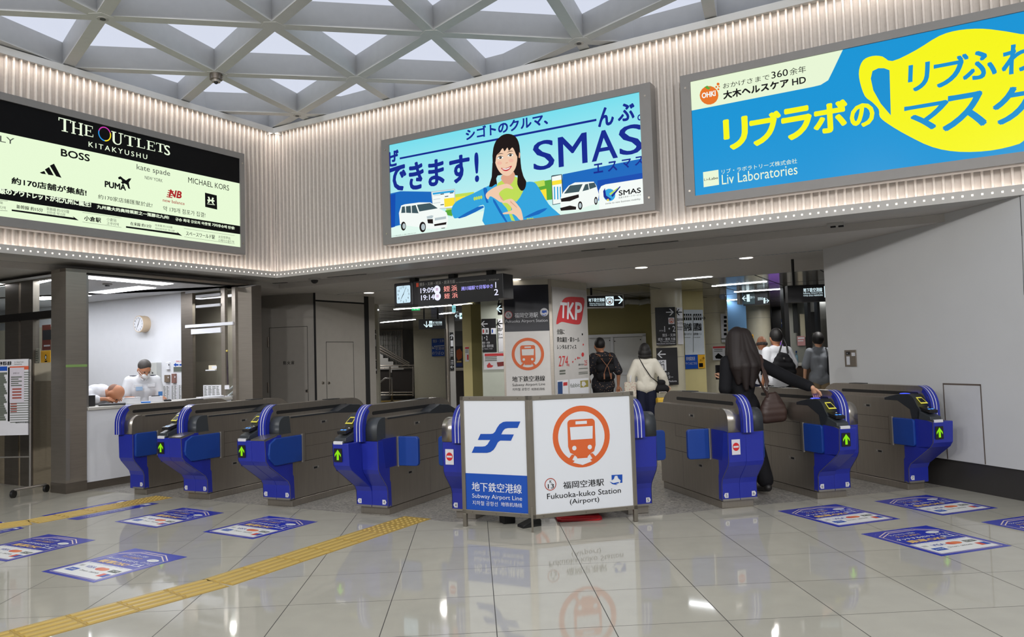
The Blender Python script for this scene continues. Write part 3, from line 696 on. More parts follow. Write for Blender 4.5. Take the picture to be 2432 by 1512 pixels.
gate(off(gE, AZL, -0.09) + Vector((math.cos(math.radians(AZL)), math.sin(math.radians(AZL)), 0)) * 0.11, AZL, 'P', None, 'narrow gate with no-entry sign, half hidden left of the folding sign', ('4', ''), flap_out=(True, False))
gate(off(gF, AZR, 0.08) + Vector((math.cos(math.radians(AZR)), math.sin(math.radians(AZR)), 0)) * 0.11, AZR, None, 'P', 'narrow gate with plain blue front half hidden right of the folding sign', ('', '5'), flap_out=(False, True))
gate(gG, AZR, 'P', 'P', 'ticket gate with a no-entry sign, lane numbers 5 and 6 at its foot', ('5', '6'), flap_out=(True, False))
gate(gH, AZR, 'N', 'P', 'ticket gate with green arrow the long-haired woman is tapping, numbers 6 and 7', ('6', '7'))
gate(off(gI, AZR, -0.115), AZR, 'N', None, 'narrow ticket gate with a green arrow beside the right white wall', ('7', ''))
# ================================================================ BACK-LIT BILLBOARDS
def emit_grad(name, c0, c1, z0, z1, k=1.0, sample=True):
    """back-lit print whose ink runs from one colour to another up the sheet"""
    m = emit(name, c0, k, sample); nt = m.node_tree; b = nt.nodes['Principled BSDF']; N = nt.nodes.new; L = nt.links.new
    tc = N('ShaderNodeNewGeometry'); sx = N('ShaderNodeSeparateXYZ'); L(tc.outputs['Position'], sx.inputs[0])
    mr = N('ShaderNodeMapRange'); mr.inputs[1].default_value = z0; mr.inputs[2].default_value = z1; L(sx.outputs[2], mr.inputs[0])
    mx = N('ShaderNodeMix'); mx.data_type = 'RGBA'; mx.inputs[6].default_value = lin(c0) + [1]; mx.inputs[7].default_value = lin(c1) + [1]
    L(mr.outputs[0], mx.inputs[0]); L(mx.outputs[2], b.inputs['Emission Color']); return m
BN = 0.10
def billboard(label, pl, u0, u1, z0, z1, zi0, zi1, side, bgmat):
    t = thing('billboard', label, 'billboard', pl.at(u0, z0))
    fr = MB(); nb_ = -0.06
    ui0, ui1 = u0 + side, u1 - side
    for (a, b, c, d) in ((u0, u1, z0, zi0), (u0, u1, zi1, z1), (u0, ui0, zi0, zi1), (ui1, u1, zi0, zi1)):
        fr.obox(pl.at(a, c, nb_), pl.e * (b - a), pl.n * (BN - nb_), Vector((0, 0, d - c)), M_frame)
    fr.build('frame', t)
    sc = MB()
    for u in (u0 + side * 0.5, u1 - side * 0.5):
        for z in (zi0 + 0.06, zi1 - 0.06): sc.cyl(pl.at(u, z, BN), pl.at(u, z, BN + 0.004), 0.012, M_steel, 10)
    sc.build('screw', t)
    pn = MB(); pn.obox(pl.at(ui0, zi0, BN - 0.03), pl.e * (ui1 - ui0), pl.n * 0.01, Vector((0, 0, zi1 - zi0)), bgmat); pn.build('lit_panel', t)
    ik = Ink(pl, BN - 0.02, 0.0012)
    ik.box = (ui0, zi0, ui1, zi1)
    return t, ik
def px_band(pl, pts):
    return [pl.uv(*p, BN) for p in pts]
# ---------------------------------------------------------------- 1: black and cream shopping-centre advertisement
CA = lambda x, y: (0.33066 * x, 200 + 0.33066 * y)
o0 = PLF.uv(*CA(1755, 500), BN); o1 = PLF.uv(*CA(1770, 1225), BN); i0 = PLF.uv(*CA(1717, 535), BN - 0.02); i1 = PLF.uv(*CA(1730, 1172), BN - 0.02)
E_cream = emit('print_cream', (232, 250, 214), L_AD, True)
E_creamt = emit('print_cream_text', (236, 250, 222), L_AD)
K_ink = mat('print_black', (9, 9, 11), 0.5, 0, 0.15); K_grey = mat('print_grey', (92, 98, 90), 0.6)
t, ik = billboard('long billboard with a black header band over cream on the left frieze', PLF, o0[0] - 4.4, o0[0], o1[1], o0[1], i1[1], i0[1], 0.075, E_cream)
def mid(ik): return ik
hb = PLF.uv(*CA(1720, 712), BN - 0.02)[1]
ik.urect(ik.box[0], hb, ik.box[2], ik.box[3], K_ink, 1)
s0 = PLF.uv(*CA(1727, 1075), BN)[1]; s1 = PLF.uv(*CA(1727, 1016), BN)[1]
ik.urect(ik.box[0], s0, ik.box[2], s1, K_ink, 1)
def T(ik, C, s, x0, y0, x1, y1, yt, m, k=2, bold=0.0, sp=1.0, **kw):
    """text from zoomed-view coordinates: bottom-left, bottom-right, top of the left end"""
    ik.text(s, C(x0, y0), C(x1, y1), C(x0, yt), m, k, bold, sp, **kw)
SER = {'T': [(.4, 0, .6, 1), (0, .93, 1, 1), (0, .76, .07, 1), (.93, .76, 1, 1), (.25, 0, .75, .06)],
       'H': [(.1, 0, .28, 1), (.72, 0, .9, 1), (.28, .47, .72, .54), (0, 0, .38, .06), (.62, 0, 1, .06), (0, .94, .38, 1), (.62, .94, 1, 1)],
       'E': [(.12, 0, .32, 1), (0, .94, .9, 1), (0, 0, .95, .06), (.32, .48, .7, .54), (.84, .75, .9, 1), (.89, 0, .95, .25), (.64, .38, .7, .64)],
       'L': [(.12, 0, .34, 1), (0, .94, .5, 1), (0, 0, .95, .06), (.88, 0, .95, .28)],
       'U': [(.1, .25, .28, 1), (.74, .25, .84, 1), (0, .94, .4, 1), (.6, .94, 1, 1), ]}
def serif(ik, C, s, boxes, m, k=2):
    for ch, (x0, y0, x1, y1, yt) in zip(s, boxes):
        if ch in SER:
            n = ik.n + k * ik.st; a = PLF.uv(*C(x0, y0), n); b = PLF.uv(*C(x1, y1), n); c = PLF.uv(*C(x0, yt), n); w = b[0] - a[0]; h = c[1] - a[1]
            if ch == 'U':
                P_ = []
                for i in range(13):
                    q = math.pi + math.pi * i / 12; P_ += [PLF.at(a[0] + (.47 + .37 * math.cos(q)) * w, a[1] + (.3 + .3 * math.sin(q)) * h, n), PLF.at(a[0] + (.51 + .23 * math.cos(q)) * w, a[1] + (.3 + .22 * math.sin(q)) * h, n)]
                ik.mb.add(P_, [(2 * i, 2 * i + 2, 2 * i + 3, 2 * i + 1) for i in range(12)], m)
            for r in SER[ch]: ik.urect(a[0] + r[0] * w, a[1] + r[1] * h, a[0] + r[2] * w, a[1] + r[3] * h, m, k)
        else: T(ik, C, ch, x0, y0, x1, y1, yt, m, k, 0.02)
serif(ik, CA, 'THE', [(420, 330, 510, 348, 236), (512, 352, 597, 370, 262), (605, 366, 673, 384, 288)], E_creamt)
serif(ik, CA, 'UTLETS', [(800, 425, 886, 445, 335), (893, 435, 975, 455, 362), (982, 450, 1044, 466, 385), (1054, 468, 1117, 482, 402), (1121, 480, 1182, 497, 418), (1180, 506, 1222, 516, 432)], E_creamt)
for a0, a1, c in ((20, 165, (196, 60, 170)), (160, 275, (40, 150, 230)), (270, 385, (250, 225, 40))):
    m = emit('ring_%d' % a0, c, L_AD); n = ik.n + 3 * ik.st; cu, cz = PLF.uv(*CA(752, 357), n); ru = abs(PLF.uv(*CA(798, 360), n)[0] - cu); rz = abs(PLF.uv(*CA(752, 305), n)[1] - cz)
    P_ = [PLF.at(cu + math.cos(math.radians(a0 + (a1 - a0) * i / 14)) * ru * q, cz + math.sin(math.radians(a0 + (a1 - a0) * i / 14)) * rz * q, n) for i in range(15) for q in (1, .84)]
    ik.mb.add(P_, [(2 * i, 2 * i + 1, 2 * i + 3, 2 * i + 2) for i in range(14)], m)
T(ik, CA, 'KITAKYUSHU', 636, 448, 1058, 545, 410, E_creamt, 2, 0.015, 1.4)
T(ik, CA, 'LY', 0, 412, 104, 428, 368, K_grey, 2, 0.0)
T(ik, CA, 'BOSS', 437, 515, 645, 556, 461, K_ink, 2, 0.035)
for q in ([(285, 634), (318, 622), (330, 646), (300, 642)], [(322, 612), (352, 594), (386, 655), (348, 650)], [(358, 584), (388, 570), (442, 672), (403, 660)]): ik.poly([CA(*p) for p in q], K_ink, 2)
T(ik, CA, '約170店舗が集結!', 82, 715, 622, 808, 664, K_ink, 2, 0.03)
T(ik, CA, 'PUMA', 752, 738, 905, 768, 692, K_ink, 2, 0.05)
ik.poly([CA(*p) for p in [(848, 668), (866, 660), (884, 676), (905, 690), (925, 676), (944, 676), (936, 690), (925, 704), (930, 735), (936, 752), (922, 748), (912, 722), (895, 712), (880, 716), (868, 704), (878, 696), (868, 682), (852, 682)]], K_ink, 2)
T(ik, CA, 'kate spade', 982, 622, 1222, 670, 572, K_grey, 2)
T(ik, CA, 'NEW YORK', 1040, 680, 1168, 704, 656, K_grey, 2)
T(ik, CA, 'MICHAEL KORS', 1352, 706, 1645, 764, 666, K_ink, 2)
R_ink = emit('print_red', (200, 40, 44), 0.7)
T(ik, CA, 'NB', 1212, 806, 1302, 822, 752, R_ink, 2, 0.05, slant=0.2)
for i, (y, x) in enumerate(((762, 1208), (777, 1204), (792, 1200), (806, 1196))): ik.line(CA(x, y), CA(x + 42, y + 9), 0.012, R_ink, 2)
T(ik, CA, 'new balance', 1170, 842, 1326, 868, 818, R_ink, 2, 0.01)
ik.poly([CA(*p) for p in [(1472, 778), (1557, 798), (1560, 900), (1474, 880)]], K_ink, 2)
for s in (-1, 1): ik.poly([CA(1514 + s * 22, 812 + s * 5), CA(1514 + s * 10, 810 + s * 2), CA(1514 + s * 4, 832 + s), CA(1514 + s * 10, 852 + s * 2), CA(1514 + s * 24, 858 + s * 5), CA(1514 + s * 14, 834 + s * 3)], E_creamt, 3)
ik.line(CA(1490, 832), CA(1540, 838), 0.02, E_creamt, 3); ik.line(CA(1488, 858), CA(1544, 866), 0.008, E_creamt, 3)
T(ik, CA, '約170家店鋪匯聚於此!', 705, 822, 1094, 886, 788, K_ink, 2)
T(ik, CA, '약 170개 점포가 집결!', 1172, 908, 1475, 954, 872, K_ink, 2)
T(ik, CA, '級のアウトレットが北九州に誕生!', -8, 784, 655, 888, 738, E_creamt, 3, 0.035)
T(ik, CA, '九州最大的奥特莱斯之一落腳北九州!', 696, 892, 1214, 978, 864, E_creamt, 3, 0.03)
T(ik, CA, '규슈 최대 규모의 아웃렛 기타큐슈에 탄생!', 1260, 980, 1685, 1054, 956, E_creamt, 3, 0.03)
T(ik, CA, '新幹線 約15分', 118, 892, 308, 912, 862, K_ink, 2, 0.02); T(ik, CA, '新幹線 約15分鐘', 336, 905, 496, 922, 880, K_grey, 2); T(ik, CA, '신칸센 약15분', 336, 930, 470, 944, 908, K_grey, 2)
ik.poly([CA(*p) for p in [(84, 898), (530, 958), (522, 946), (566, 978), (540, 974), (84, 910)]], K_ink, 2)
T(ik, CA, '站', 0, 858, 20, 860, 838, K_ink, 2); T(ik, CA, '다역', 0, 895, 40, 900, 872, K_grey, 2); ik.line(CA(0, 832), CA(56, 838), 0.004, K_grey, 2); ik.line(CA(0, 905), CA(54, 910), 0.004, K_grey, 2)
T(ik, CA, '小倉駅', 604, 978, 726, 992, 942, K_ink, 2, 0.025); T(ik, CA, '小倉站', 766, 980, 836, 988, 956, K_grey, 2); T(ik, CA, '고쿠라역', 766, 1008, 852, 1018, 985, K_grey, 2)
for y in (920, 988): ik.line(CA(592, y), CA(872, y + 40), 0.003, K_grey, 2)
T(ik, CA, '在来線 約13分', 936, 1012, 1088, 1030, 986, K_ink, 2, 0.02); T(ik, CA, '在來線 約13分鐘', 1114, 1018, 1238, 1034, 1002, K_grey, 2); T(ik, CA, '자이라이선 약13분', 1114, 1042, 1255, 1060, 1026, K_grey, 2)
ik.poly([CA(*p) for p in [(905, 1018), (1276, 1068), (1270, 1058), (1310, 1090), (1284, 1084), (905, 1030)]], K_ink, 2)
T(ik, CA, 'スペースワールド駅', 1336, 1086, 1544, 1114, 1054, K_ink, 2, 0.015); T(ik, CA, '太空世界站', 1568, 1104, 1655, 1114, 1084, K_grey, 2); T(ik, CA, '스페이스월드역', 1568, 1128, 1680, 1142, 1108, K_grey, 2)
for y in (1035, 1095): ik.line(CA(1322, y), CA(1686, y + 52), 0.003, K_grey, 2)
ik.mb.build('print', t)

# ---------------------------------------------------------------- 2: light blue car-leasing advertisement with a woman
CB = lambda x, y: (880 + 0.29605 * x, 180 + 0.29605 * y)
oa = PR.uv(*CB(77, 515), BN); ob = PR.uv(*CB(108, 1362), BN); oc = PR.uv(*CB(2240, 55), BN); od = PR.uv(*CB(2285, 1068), BN)
ia = PR.uv(*CB(119, 560), BN - 0.02); ib = PR.uv(*CB(146, 1306), BN - 0.02); ic = PR.uv(*CB(2173, 132), BN - 0.02); id_ = PR.uv(*CB(2202, 1022), BN - 0.02)
E_sky = emit_grad('print_sky', (205, 244, 240), (120, 222, 238), 3.15, 4.35, L_AD)
t, ik = billboard('light blue billboard with a smiling woman and two white cars', PR, (oa[0] + ob[0]) / 2, (oc[0] + od[0]) / 2, (ob[1] + od[1]) / 2, (oa[1] + oc[1]) / 2, (ib[1] + id_[1]) / 2, (ia[1] + ic[1]) / 2, 0.13, E_sky)
bx = ik.box; ue = PR.uv
def fitu(u): return min(max(u, bx[0]), bx[2])
def P2(pts, m, k=1, sm=0):
    q = [CB(*p) for p in pts]
    if sm: q = smooth_loop(q, sm)
    n = ik.n + k * ik.st; ik.mb.face([PR.at(fitu(a), min(max(b, bx[1]), bx[3]), n) for a, b in (PR.uv(*p, n) for p in q)], m)
navy = emit('print_navy', (16, 42, 150), 0.9); E_pale = emit('print_pale', (226, 248, 238), L_AD); blue1 = emit('print_blue', (24, 110, 200), 0.9); blue2 = emit('print_bright_blue', (52, 168, 226), 0.95)
blue3 = emit('print_deep_blue', (12, 82, 190), 0.85); lime = emit('print_lime', (196, 226, 90), 0.95); yel = emit('print_yellow', (250, 226, 60), 1.0); green = emit('print_green', (96, 176, 60), 0.9)
skin = emit('print_skin', (246, 208, 178), 0.95); skin2 = emit('print_skin_warm', (228, 170, 140), 0.95); hair = emit('print_hair', (30, 20, 20), 0.9); wht = emit('print_white', (244, 250, 246), 1.0); grey = emit('print_lightgrey', (186, 200, 204), 0.95); dgl = emit('print_glass', (70, 96, 104), 0.8); lips = emit('print_lips', (206, 60, 70), 0.9)
# shapes behind
P2([(140, 1218), (560, 1110), (560, 930), (240, 925), (134, 948)], blue1, 1); P2([(134, 960), (200, 944), (196, 1210), (140, 1222)], blue3, 2)
P2([(1540, 790), (2195, 660), (2200, 1030), (1836, 1085), (1836, 1000), (1540, 1010)], blue1, 1); P2([(1820, 840), (2198, 775), (2198, 840), (1900, 880), (1860, 900), (1820, 960)], blue3, 2)
P2([(1290, 860), (1460, 830), (1470, 990), (1300, 1010)], green, 1); P2([(1310, 850), (1395, 835), (1400, 880), (1310, 900)], lime, 1.5)
P2([(1350, 920), (1410, 905), (1415, 1000), (1352, 1000)], yel, 2)
P2([(600, 960), (830, 930), (830, 1080), (610, 1100)], lime, 1.2); P2([(680, 975), (760, 962), (760, 990), (680, 1003)], yel, 1.5)
P2([(600, 1080), (660, 1070), (656, 1125), (604, 1115)], green, 2)
P2([(146, 1305), (146, 1220), (900, 1085), (1500, 1075), (2200, 940), (2202, 1022)], E_pale, 2)
# website sheet and phone
P2([(486, 928), (678, 905), (682, 1060), (500, 1070)], grey, 3); P2([(492, 934), (672, 912), (676, 1054), (504, 1066)], wht, 4)
P2([(498, 938), (670, 916), (671, 932), (500, 954)], blue2, 5); P2([(590, 985), (674, 975), (676, 1040), (594, 1052)], yel, 5)
for y in (960, 990, 1020): P2([(505, y), (560, y - 7), (560, y - 3), (505, y + 4)], grey, 5)
for x, y in ((575, 950), (650, 940), (610, 968), (575, 1035)): P2([(x - 14, y + 4), (x + 14, y), (x + 14, y - 7), (x - 14, y - 3)], dgl, 6)
P2([(1449, 805), (1458, 798), (1532, 788), (1538, 796), (1548, 1020), (1460, 1036)], dgl, 3); P2([(1454, 810), (1530, 794), (1542, 1016), (1464, 1030)], wht, 4); P2([(1455, 845), (1532, 832), (1533, 865), (1457, 878)], yel, 5)
for x in (1475, 1500, 1522): P2([(x - 5, 890), (x + 5, 888), (x + 8, 990), (x - 2, 992)], blue2, 5)
# headline
T(ik, CB, 'シゴトのクルマ、', 765, 520, 1425, 395, 428, navy, 4, 0.03)
P2([(234, 655), (1812, 344), (1812, 362), (234, 670)], navy, 4)
for ch, b in (('ぜ', (126, 738, 228, 722, 608)), ('ん', (1826, 415, 1955, 390, 262)), ('ぶ', (1985, 375, 2122, 350, 232)), ('。', (2142, 362, 2180, 352, 312)), ('で', (128, 942, 290, 906, 735)), ('き', (310, 922, 430, 900, 700)), ('ま', (465, 893, 595, 862, 680)), ('す', (635, 872, 800, 845, 650)), ('!', (838, 855, 872, 848, 615)), ('エ', (1790, 785, 1866, 770, 708)), ('ス', (1905, 770, 1980, 752, 690)), ('マ', (2018, 745, 2092, 728, 672)), ('ス', (2122, 722, 2192, 706, 650))):
    T(ik, CB, ch, *b, navy, 5, 0.034 if ch not in '。エスマ' else 0.03)
for ch, b in (('S', (1308, 770, 1478, 735, 528)), ('M', (1510, 738, 1742, 700, 490)), ('A', (1775, 695, 1985, 655, 450)), ('S', (1998, 650, 2186, 608, 405))): T(ik, CB, ch, *b, navy, 5, 0.016)
# left car
P2([(236, 1190), (228, 1100), (246, 1040), (275, 1030), (390, 1015), (480, 1015), (545, 1060), (610, 1095), (624, 1140), (612, 1215), (520, 1225), (440, 1225), (400, 1215), (285, 1200)], wht, 6)
P2([(246, 1100), (252, 1050), (275, 1046), (280, 1098)], dgl, 7); P2([(286, 1098), (284, 1046), (322, 1042), (326, 1100)], dgl, 7); P2([(332, 1100), (330, 1042), (362, 1036), (385, 1102)], dgl, 7); P2([(392, 1088), (372, 1034), (478, 1020), (540, 1062)], dgl, 7)
P2([(455, 1150), (500, 1148), (502, 1185), (460, 1182)], hair, 7); P2([(510, 1190), (610, 1172), (606, 1192), (512, 1205)], hair, 7); P2([(450, 1128), (490, 1118), (505, 1122), (495, 1142), (455, 1146)], grey, 8); P2([(516, 1140), (606, 1126), (606, 1146), (516, 1160)], grey, 7)
for x, y, rx, ry in ((264, 1205, 20, 36), (418, 1212, 26, 42)):
    P2([(x + rx * math.cos(a * .524), y + ry * math.sin(a * .524)) for a in range(12)], hair, 8, 2); P2([(x + 4 + .62 * rx * math.cos(a * .524), y + .62 * ry * math.sin(a * .524)) for a in range(12)], grey, 9, 2)
P2([(560, 1215), (602, 1205), (596, 1222), (570, 1224)], hair, 5)
# right car
P2([(1522, 1040), (1525, 975), (1548, 930), (1590, 880), (1640, 855), (1790, 848), (1812, 880), (1832, 950), (1822, 1020), (1700, 1060), (1660, 1075), (1530, 1078)], wht, 6)
P2([(1552, 945), (1600, 880), (1702, 868), (1672, 930)], dgl, 7); P2([(1700, 925), (1722, 870), (1745, 866), (1752, 912)], dgl, 7); P2([(1758, 910), (1750, 862), (1796, 856), (1812, 890)], dgl, 7); P2([(1526, 985), (1670, 950), (1672, 975), (1600, 1005), (1530, 1010)], hair, 7); P2([(1520, 1060), (1600, 1040), (1650, 1050), (1648, 1072), (1528, 1082)], hair, 7)
for x, y, rx, ry in ((1682, 1040, 18, 34), (1808, 1002, 14, 32)):
    P2([(x + rx * math.cos(a * .524), y + ry * math.sin(a * .524)) for a in range(12)], hair, 8, 2); P2([(x + .6 * rx * math.cos(a * .524), y + .6 * ry * math.sin(a * .524)) for a in range(12)], grey, 9, 2)
# sponsor corner
P2([(1836, 1078), (1832, 920), (1850, 885), (1885, 870), (2196, 822), (2204, 1024)], wht, 6)
P2([(1868 + 48 * (1 + math.cos(a * .35)), 955 + 50 * math.sin(a * .35)) for a in range(18)], blue2, 7); P2([(1866, 925), (1880, 900), (1890, 960), (1935, 990), (1900, 1002), (1870, 970)], navy, 8); P2([(1930, 960), (2000, 885), (2006, 890), (1942, 972)], navy, 8); P2([(1915, 945), (1985, 895), (1988, 900), (1925, 958)], lime, 8); P2([(1892, 990), (1910, 985), (1916, 1000), (1900, 1006)], yel, 8)
T(ik, CB, 'SMAS', 1992, 962, 2170, 938, 920, K_ink, 8, 0.03); T(ik, CB, '住友三井オートサービス', 1990, 985, 2170, 962, 970, K_ink, 8); T(ik, CB, 'invite to new business mobility.', 1884, 1036, 2168, 998, 1018, K_ink, 8, 0.0, slant=0.15)
T(ik, CB, '※サービス内容は地域により異なる場合があります', 155, 1292, 366, 1262, 1284, K_grey, 8)
# the woman
P2([(975, 900), (960, 870), (985, 800), (978, 640), (1000, 540), (1050, 480), (1110, 465), (1165, 490), (1195, 560), (1205, 700), (1222, 800), (1250, 850), (1240, 900), (1210, 925), (1180, 880), (1180, 800), (1020, 800), (1015, 880)], hair, 7, 3)
P2([(918, 1200), (915, 1060), (880, 1040), (700, 1140), (660, 1120), (652, 1060), (700, 1000), (830, 940), (930, 890), (1010, 870), (1100, 1000), (1215, 870), (1300, 850), (1345, 890), (1430, 1030), (1505, 1100), (1500, 1125), (1215, 1160)], blue2, 8, 3)
P2([(1010, 890), (1050, 840), (1160, 808), (1215, 850), (1222, 930), (1170, 1010), (1140, 1000), (1130, 1160), (1210, 1165), (1160, 1175), (1090, 1060), (1040, 1000)], lime, 9, 2)
P2([(1050, 800), (1150, 770), (1152, 830), (1110, 880), (1060, 850)], skin2, 10, 2)
P2([(992, 640), (1005, 580), (1060, 560), (1140, 555), (1172, 600), (1176, 680), (1160, 745), (1120, 795), (1080, 800), (1040, 775), (1008, 720)], skin, 11, 4)
P2([(982, 680), (985, 580), (1020, 505), (1095, 478), (1160, 510), (1192, 590), (1188, 650), (1172, 640), (1150, 590), (1135, 575), (1110, 600), (1098, 575), (1075, 605), (1060, 580), (1035, 615), (1010, 640), (1000, 700)], hair, 12, 3)
P2([(978, 700), (995, 690), (1010, 780), (1000, 870), (950, 890), (972, 810)], hair, 11.5, 2); P2([(1186, 640), (1200, 700), (1225, 800), (1248, 850), (1238, 905), (1208, 920), (1178, 870), (1180, 800), (1168, 740)], hair, 11.5, 3)
brow = emit('print_brow', (70, 44, 36), 0.9); blush = emit('print_blush', (246, 190, 168), 0.95)
for x, y in ((1042, 657), (1122, 637)):
    P2([(x - 24, y + 5), (x - 14, y - 8), (x + 4, y - 12), (x + 24, y - 4), (x + 8, y + 8), (x - 10, y + 9)], wht, 13, 3); P2([(x + 11 * math.cos(a * .7), y - 1 + 10 * math.sin(a * .7)) for a in range(9)], hair, 14); P2([(x - 3 + 3 * math.cos(a * .9), y - 5 + 3 * math.sin(a * .9)) for a in range(7)], wht, 15)
    P2([(x - 27, y + 5), (x - 15, y - 10), (x + 4, y - 15), (x + 26, y - 6), (x + 5, y - 10), (x - 13, y - 6)], hair, 14.5, 3); P2([(x - 28, y - 22), (x - 12, y - 33), (x + 8, y - 37), (x + 26, y - 32), (x + 8, y - 32), (x - 12, y - 28)], brow, 13, 3)
    P2([(x + (x > 1080) * 14 - 8 + 20 * math.cos(a * .7), y + 42 + 14 * math.sin(a * .7)) for a in range(9)], blush, 12.5, 3)
P2([(1080, 700), (1092, 694), (1104, 694), (1094, 702)], skin2, 13, 2); P2([(1046, 738), (1070, 742), (1094, 738), (1134, 720), (1116, 750), (1090, 764), (1064, 758)], lips, 13, 3); P2([(1056, 743), (1090, 744), (1122, 731), (1108, 746), (1086, 753), (1066, 750)], wht, 14, 2)
P2([(1192, 610), (1202, 625), (1198, 660), (1188, 655)], skin2, 12.5)
# hands making a heart shape
P2([(928, 975), (930, 940), (1000, 890), (1095, 865), (1140, 895), (1138, 908), (1090, 900), (1050, 920), (1030, 950), (1060, 985), (1062, 1010), (1040, 1012), (1000, 985), (960, 965), (945, 990)], skin, 13, 3)
P2([(1060, 1008), (1100, 990), (1140, 990), (1185, 1040), (1210, 1080), (1225, 1160), (1205, 1165), (1150, 1110), (1070, 1110), (1066, 1098), (1130, 1080), (1130, 1055), (1095, 1020), (1062, 1020)], skin, 13, 3)
P2([(1030, 950), (1060, 985), (1062, 1000), (1046, 985)], skin2, 14, 2); P2([(1120, 1000), (1172, 1050), (1178, 1062), (1122, 1014)], skin2, 14)
for x in (835, 852, 870, 888): P2([(x + 9 * math.cos(a * .7), 985 - (x - 835) * .22 + 15 * math.sin(a * .7)) for a in range(9)], lime, 13)
for x in (1262, 1282, 1300): P2([(x + 9 * math.cos(a * .7), 1150 - (x - 1262) * .1 + 9 * math.sin(a * .7)) for a in range(9)], lime, 13)
for q in ([(700, 1138), (860, 1050), (910, 1055), (760, 1130)], [(1225, 1140), (1340, 1080), (1420, 1060), (1350, 1110)], [(1000, 1000), (1100, 1180), (1085, 1180), (985, 1010)]): P2(q, blue1, 9, 2)
P2([(905, 900), (935, 905), (940, 1000), (950, 1010), (930, 1018), (912, 950)], blue1, 9.5, 2)
ik.mb.build('print', t)

# ---------------------------------------------------------------- 3: blue and yellow mask advertisement
CC = lambda x, y: (1580 + 0.39683 * x, 0.39683 * y)
oa = PR.uv(*CC(88, 448), BN); ob = PR.uv(*CC(118, 1235), BN); ia = PR.uv(*CC(136, 490), BN - 0.02); ib = PR.uv(*CC(162, 1178), BN - 0.02); it = PR.uv(*CC(2147, 74), BN - 0.02); ibr = PR.uv(*CC(2147, 905), BN - 0.02); ot = PR.uv(*CC(2147, 18), BN); obr = PR.uv(*CC(2147, 968), BN)
E_cyan = emit('print_cyan', (20, 152, 218), L_AD * 0.95, True)
t, ik = billboard('blue billboard with a big yellow face-mask shape at the right edge', PR, (oa[0] + ob[0]) / 2, (oa[0] + ob[0]) / 2 + 4.3, (ob[1] + obr[1]) / 2, (oa[1] + ot[1]) / 2, (ib[1] + ibr[1]) / 2, (ia[1] + it[1]) / 2, 0.11, E_cyan)
bx = ik.box
def P3(pts, m, k=1, sm=0):
    q = [CC(*p) for p in pts]
    if sm: q = smooth_loop(q, sm)
    n = ik.n + k * ik.st; ik.mb.face([PR.at(min(max(a, bx[0]), bx[2]), min(max(b, bx[1]), bx[3]), n) for a, b in (PR.uv(*p, n) for p in q)], m)
E_cr2 = emit('print_cream_pale', (232, 246, 214), L_AD); E_ye = emit('print_strong_yellow', (246, 246, 22), L_AD); orange = emit('print_orange', (236, 120, 40), 0.95); E_cytext = emit('print_cyan_ink', (20, 148, 214), L_AD * 0.95)
P3([(130, 480), (1062, 285), (1000, 430), (975, 480), (930, 508), (880, 520), (140, 665)], E_cr2, 1)
P3([(262 + 56 * math.cos(a * .35), 570 + 56 * math.sin(a * .35)) for a in range(18)], orange, 2); P3([(235, 520), (252, 512), (262, 524), (275, 516), (262, 536), (248, 532)], green, 3)
for x, y, r in ((316, 503, 9), (305, 520, 6), (322, 518, 5), (302, 540, 5), (318, 534, 6)): P3([(x + r * math.cos(a * .7), y + r * math.sin(a * .7)) for a in range(9)], orange, 2)
T(ik, CC, 'OHKI', 219, 590, 302, 570, 556, wht, 4, 0.04)
T(ik, CC, 'おかげさまで', 346, 532, 625, 478, 500, K_ink, 2); T(ik, CC, '360', 636, 472, 735, 452, 430, K_ink, 2, 0.01); T(ik, CC, '余年', 745, 452, 843, 436, 410, K_ink, 2)
T(ik, CC, '大木ヘルスケア', 348, 595, 740, 515, 545, K_ink, 2, 0.035); T(ik, CC, 'HD', 760, 512, 843, 500, 472, K_ink, 2, 0.03)
for ch, b in (('リ', (352, 905, 500, 860, 715)), ('ブ', (510, 880, 700, 845, 690)), ('ラ', (700, 848, 882, 800, 655)), ('ボ', (890, 810, 1098, 775, 625)), ('の', (1108, 772, 1256, 745, 630))): T(ik, CC, ch, *b, E_ye, 3, 0.04)
# mask outline (runs on past the edge of the view)
P3([(1360, 365), (1500, 300), (1640, 215), (1760, 180), (1900, 172), (2040, 188), (2180, 206), (2400, 170), (2640, 120), (2900, 200), (2960, 420), (2850, 640), (2600, 780), (2200, 815), (2120, 860), (1950, 900), (1760, 908), (1600, 880), (1450, 810), (1340, 745), (1285, 700), (1278, 655), (1240, 612), (1195, 575), (1165, 490), (1160, 420), (1185, 360), (1240, 335), (1300, 338)], E_ye, 2, 3)
P3([(1350, 690), (1290, 620), (1245, 540), (1230, 470), (1240, 425), (1275, 408), (1310, 408), (1342, 420)], E_cytext, 3)
for ch, b in (('リ', (1450, 555, 1578, 520, 392)), ('ブ', (1602, 532, 1812, 500, 358)), ('ふ', (1780, 492, 1985, 462, 322)), ('わ', (2012, 455, 2215, 425, 280)), ('マ', (1425, 800, 1692, 760, 640)), ('ス', (1658, 790, 1925, 745, 580)), ('ク', (1955, 755, 2200, 710, 540))): T(ik, CC, ch, *b, E_cytext, 4, 0.022, slant=0.08)
P3([(226, 1030), (318, 1015), (322, 1105), (230, 1120)], E_cr2, 2); T(ik, CC, 'Liv', 232, 1082, 262, 1078, 1068, K_grey, 3); T(ik, CC, 'Labo', 264, 1078, 316, 1070, 1062, K_ink, 3, 0.02)
T(ik, CC, 'リブ・ラボラトリーズ株式会社', 338, 1042, 790, 980, 1014, E_cr2, 2); T(ik, CC, 'Liv Laboratories', 340, 1105, 792, 1038, 1046, E_cr2, 2)
ik.mb.build('print', t)
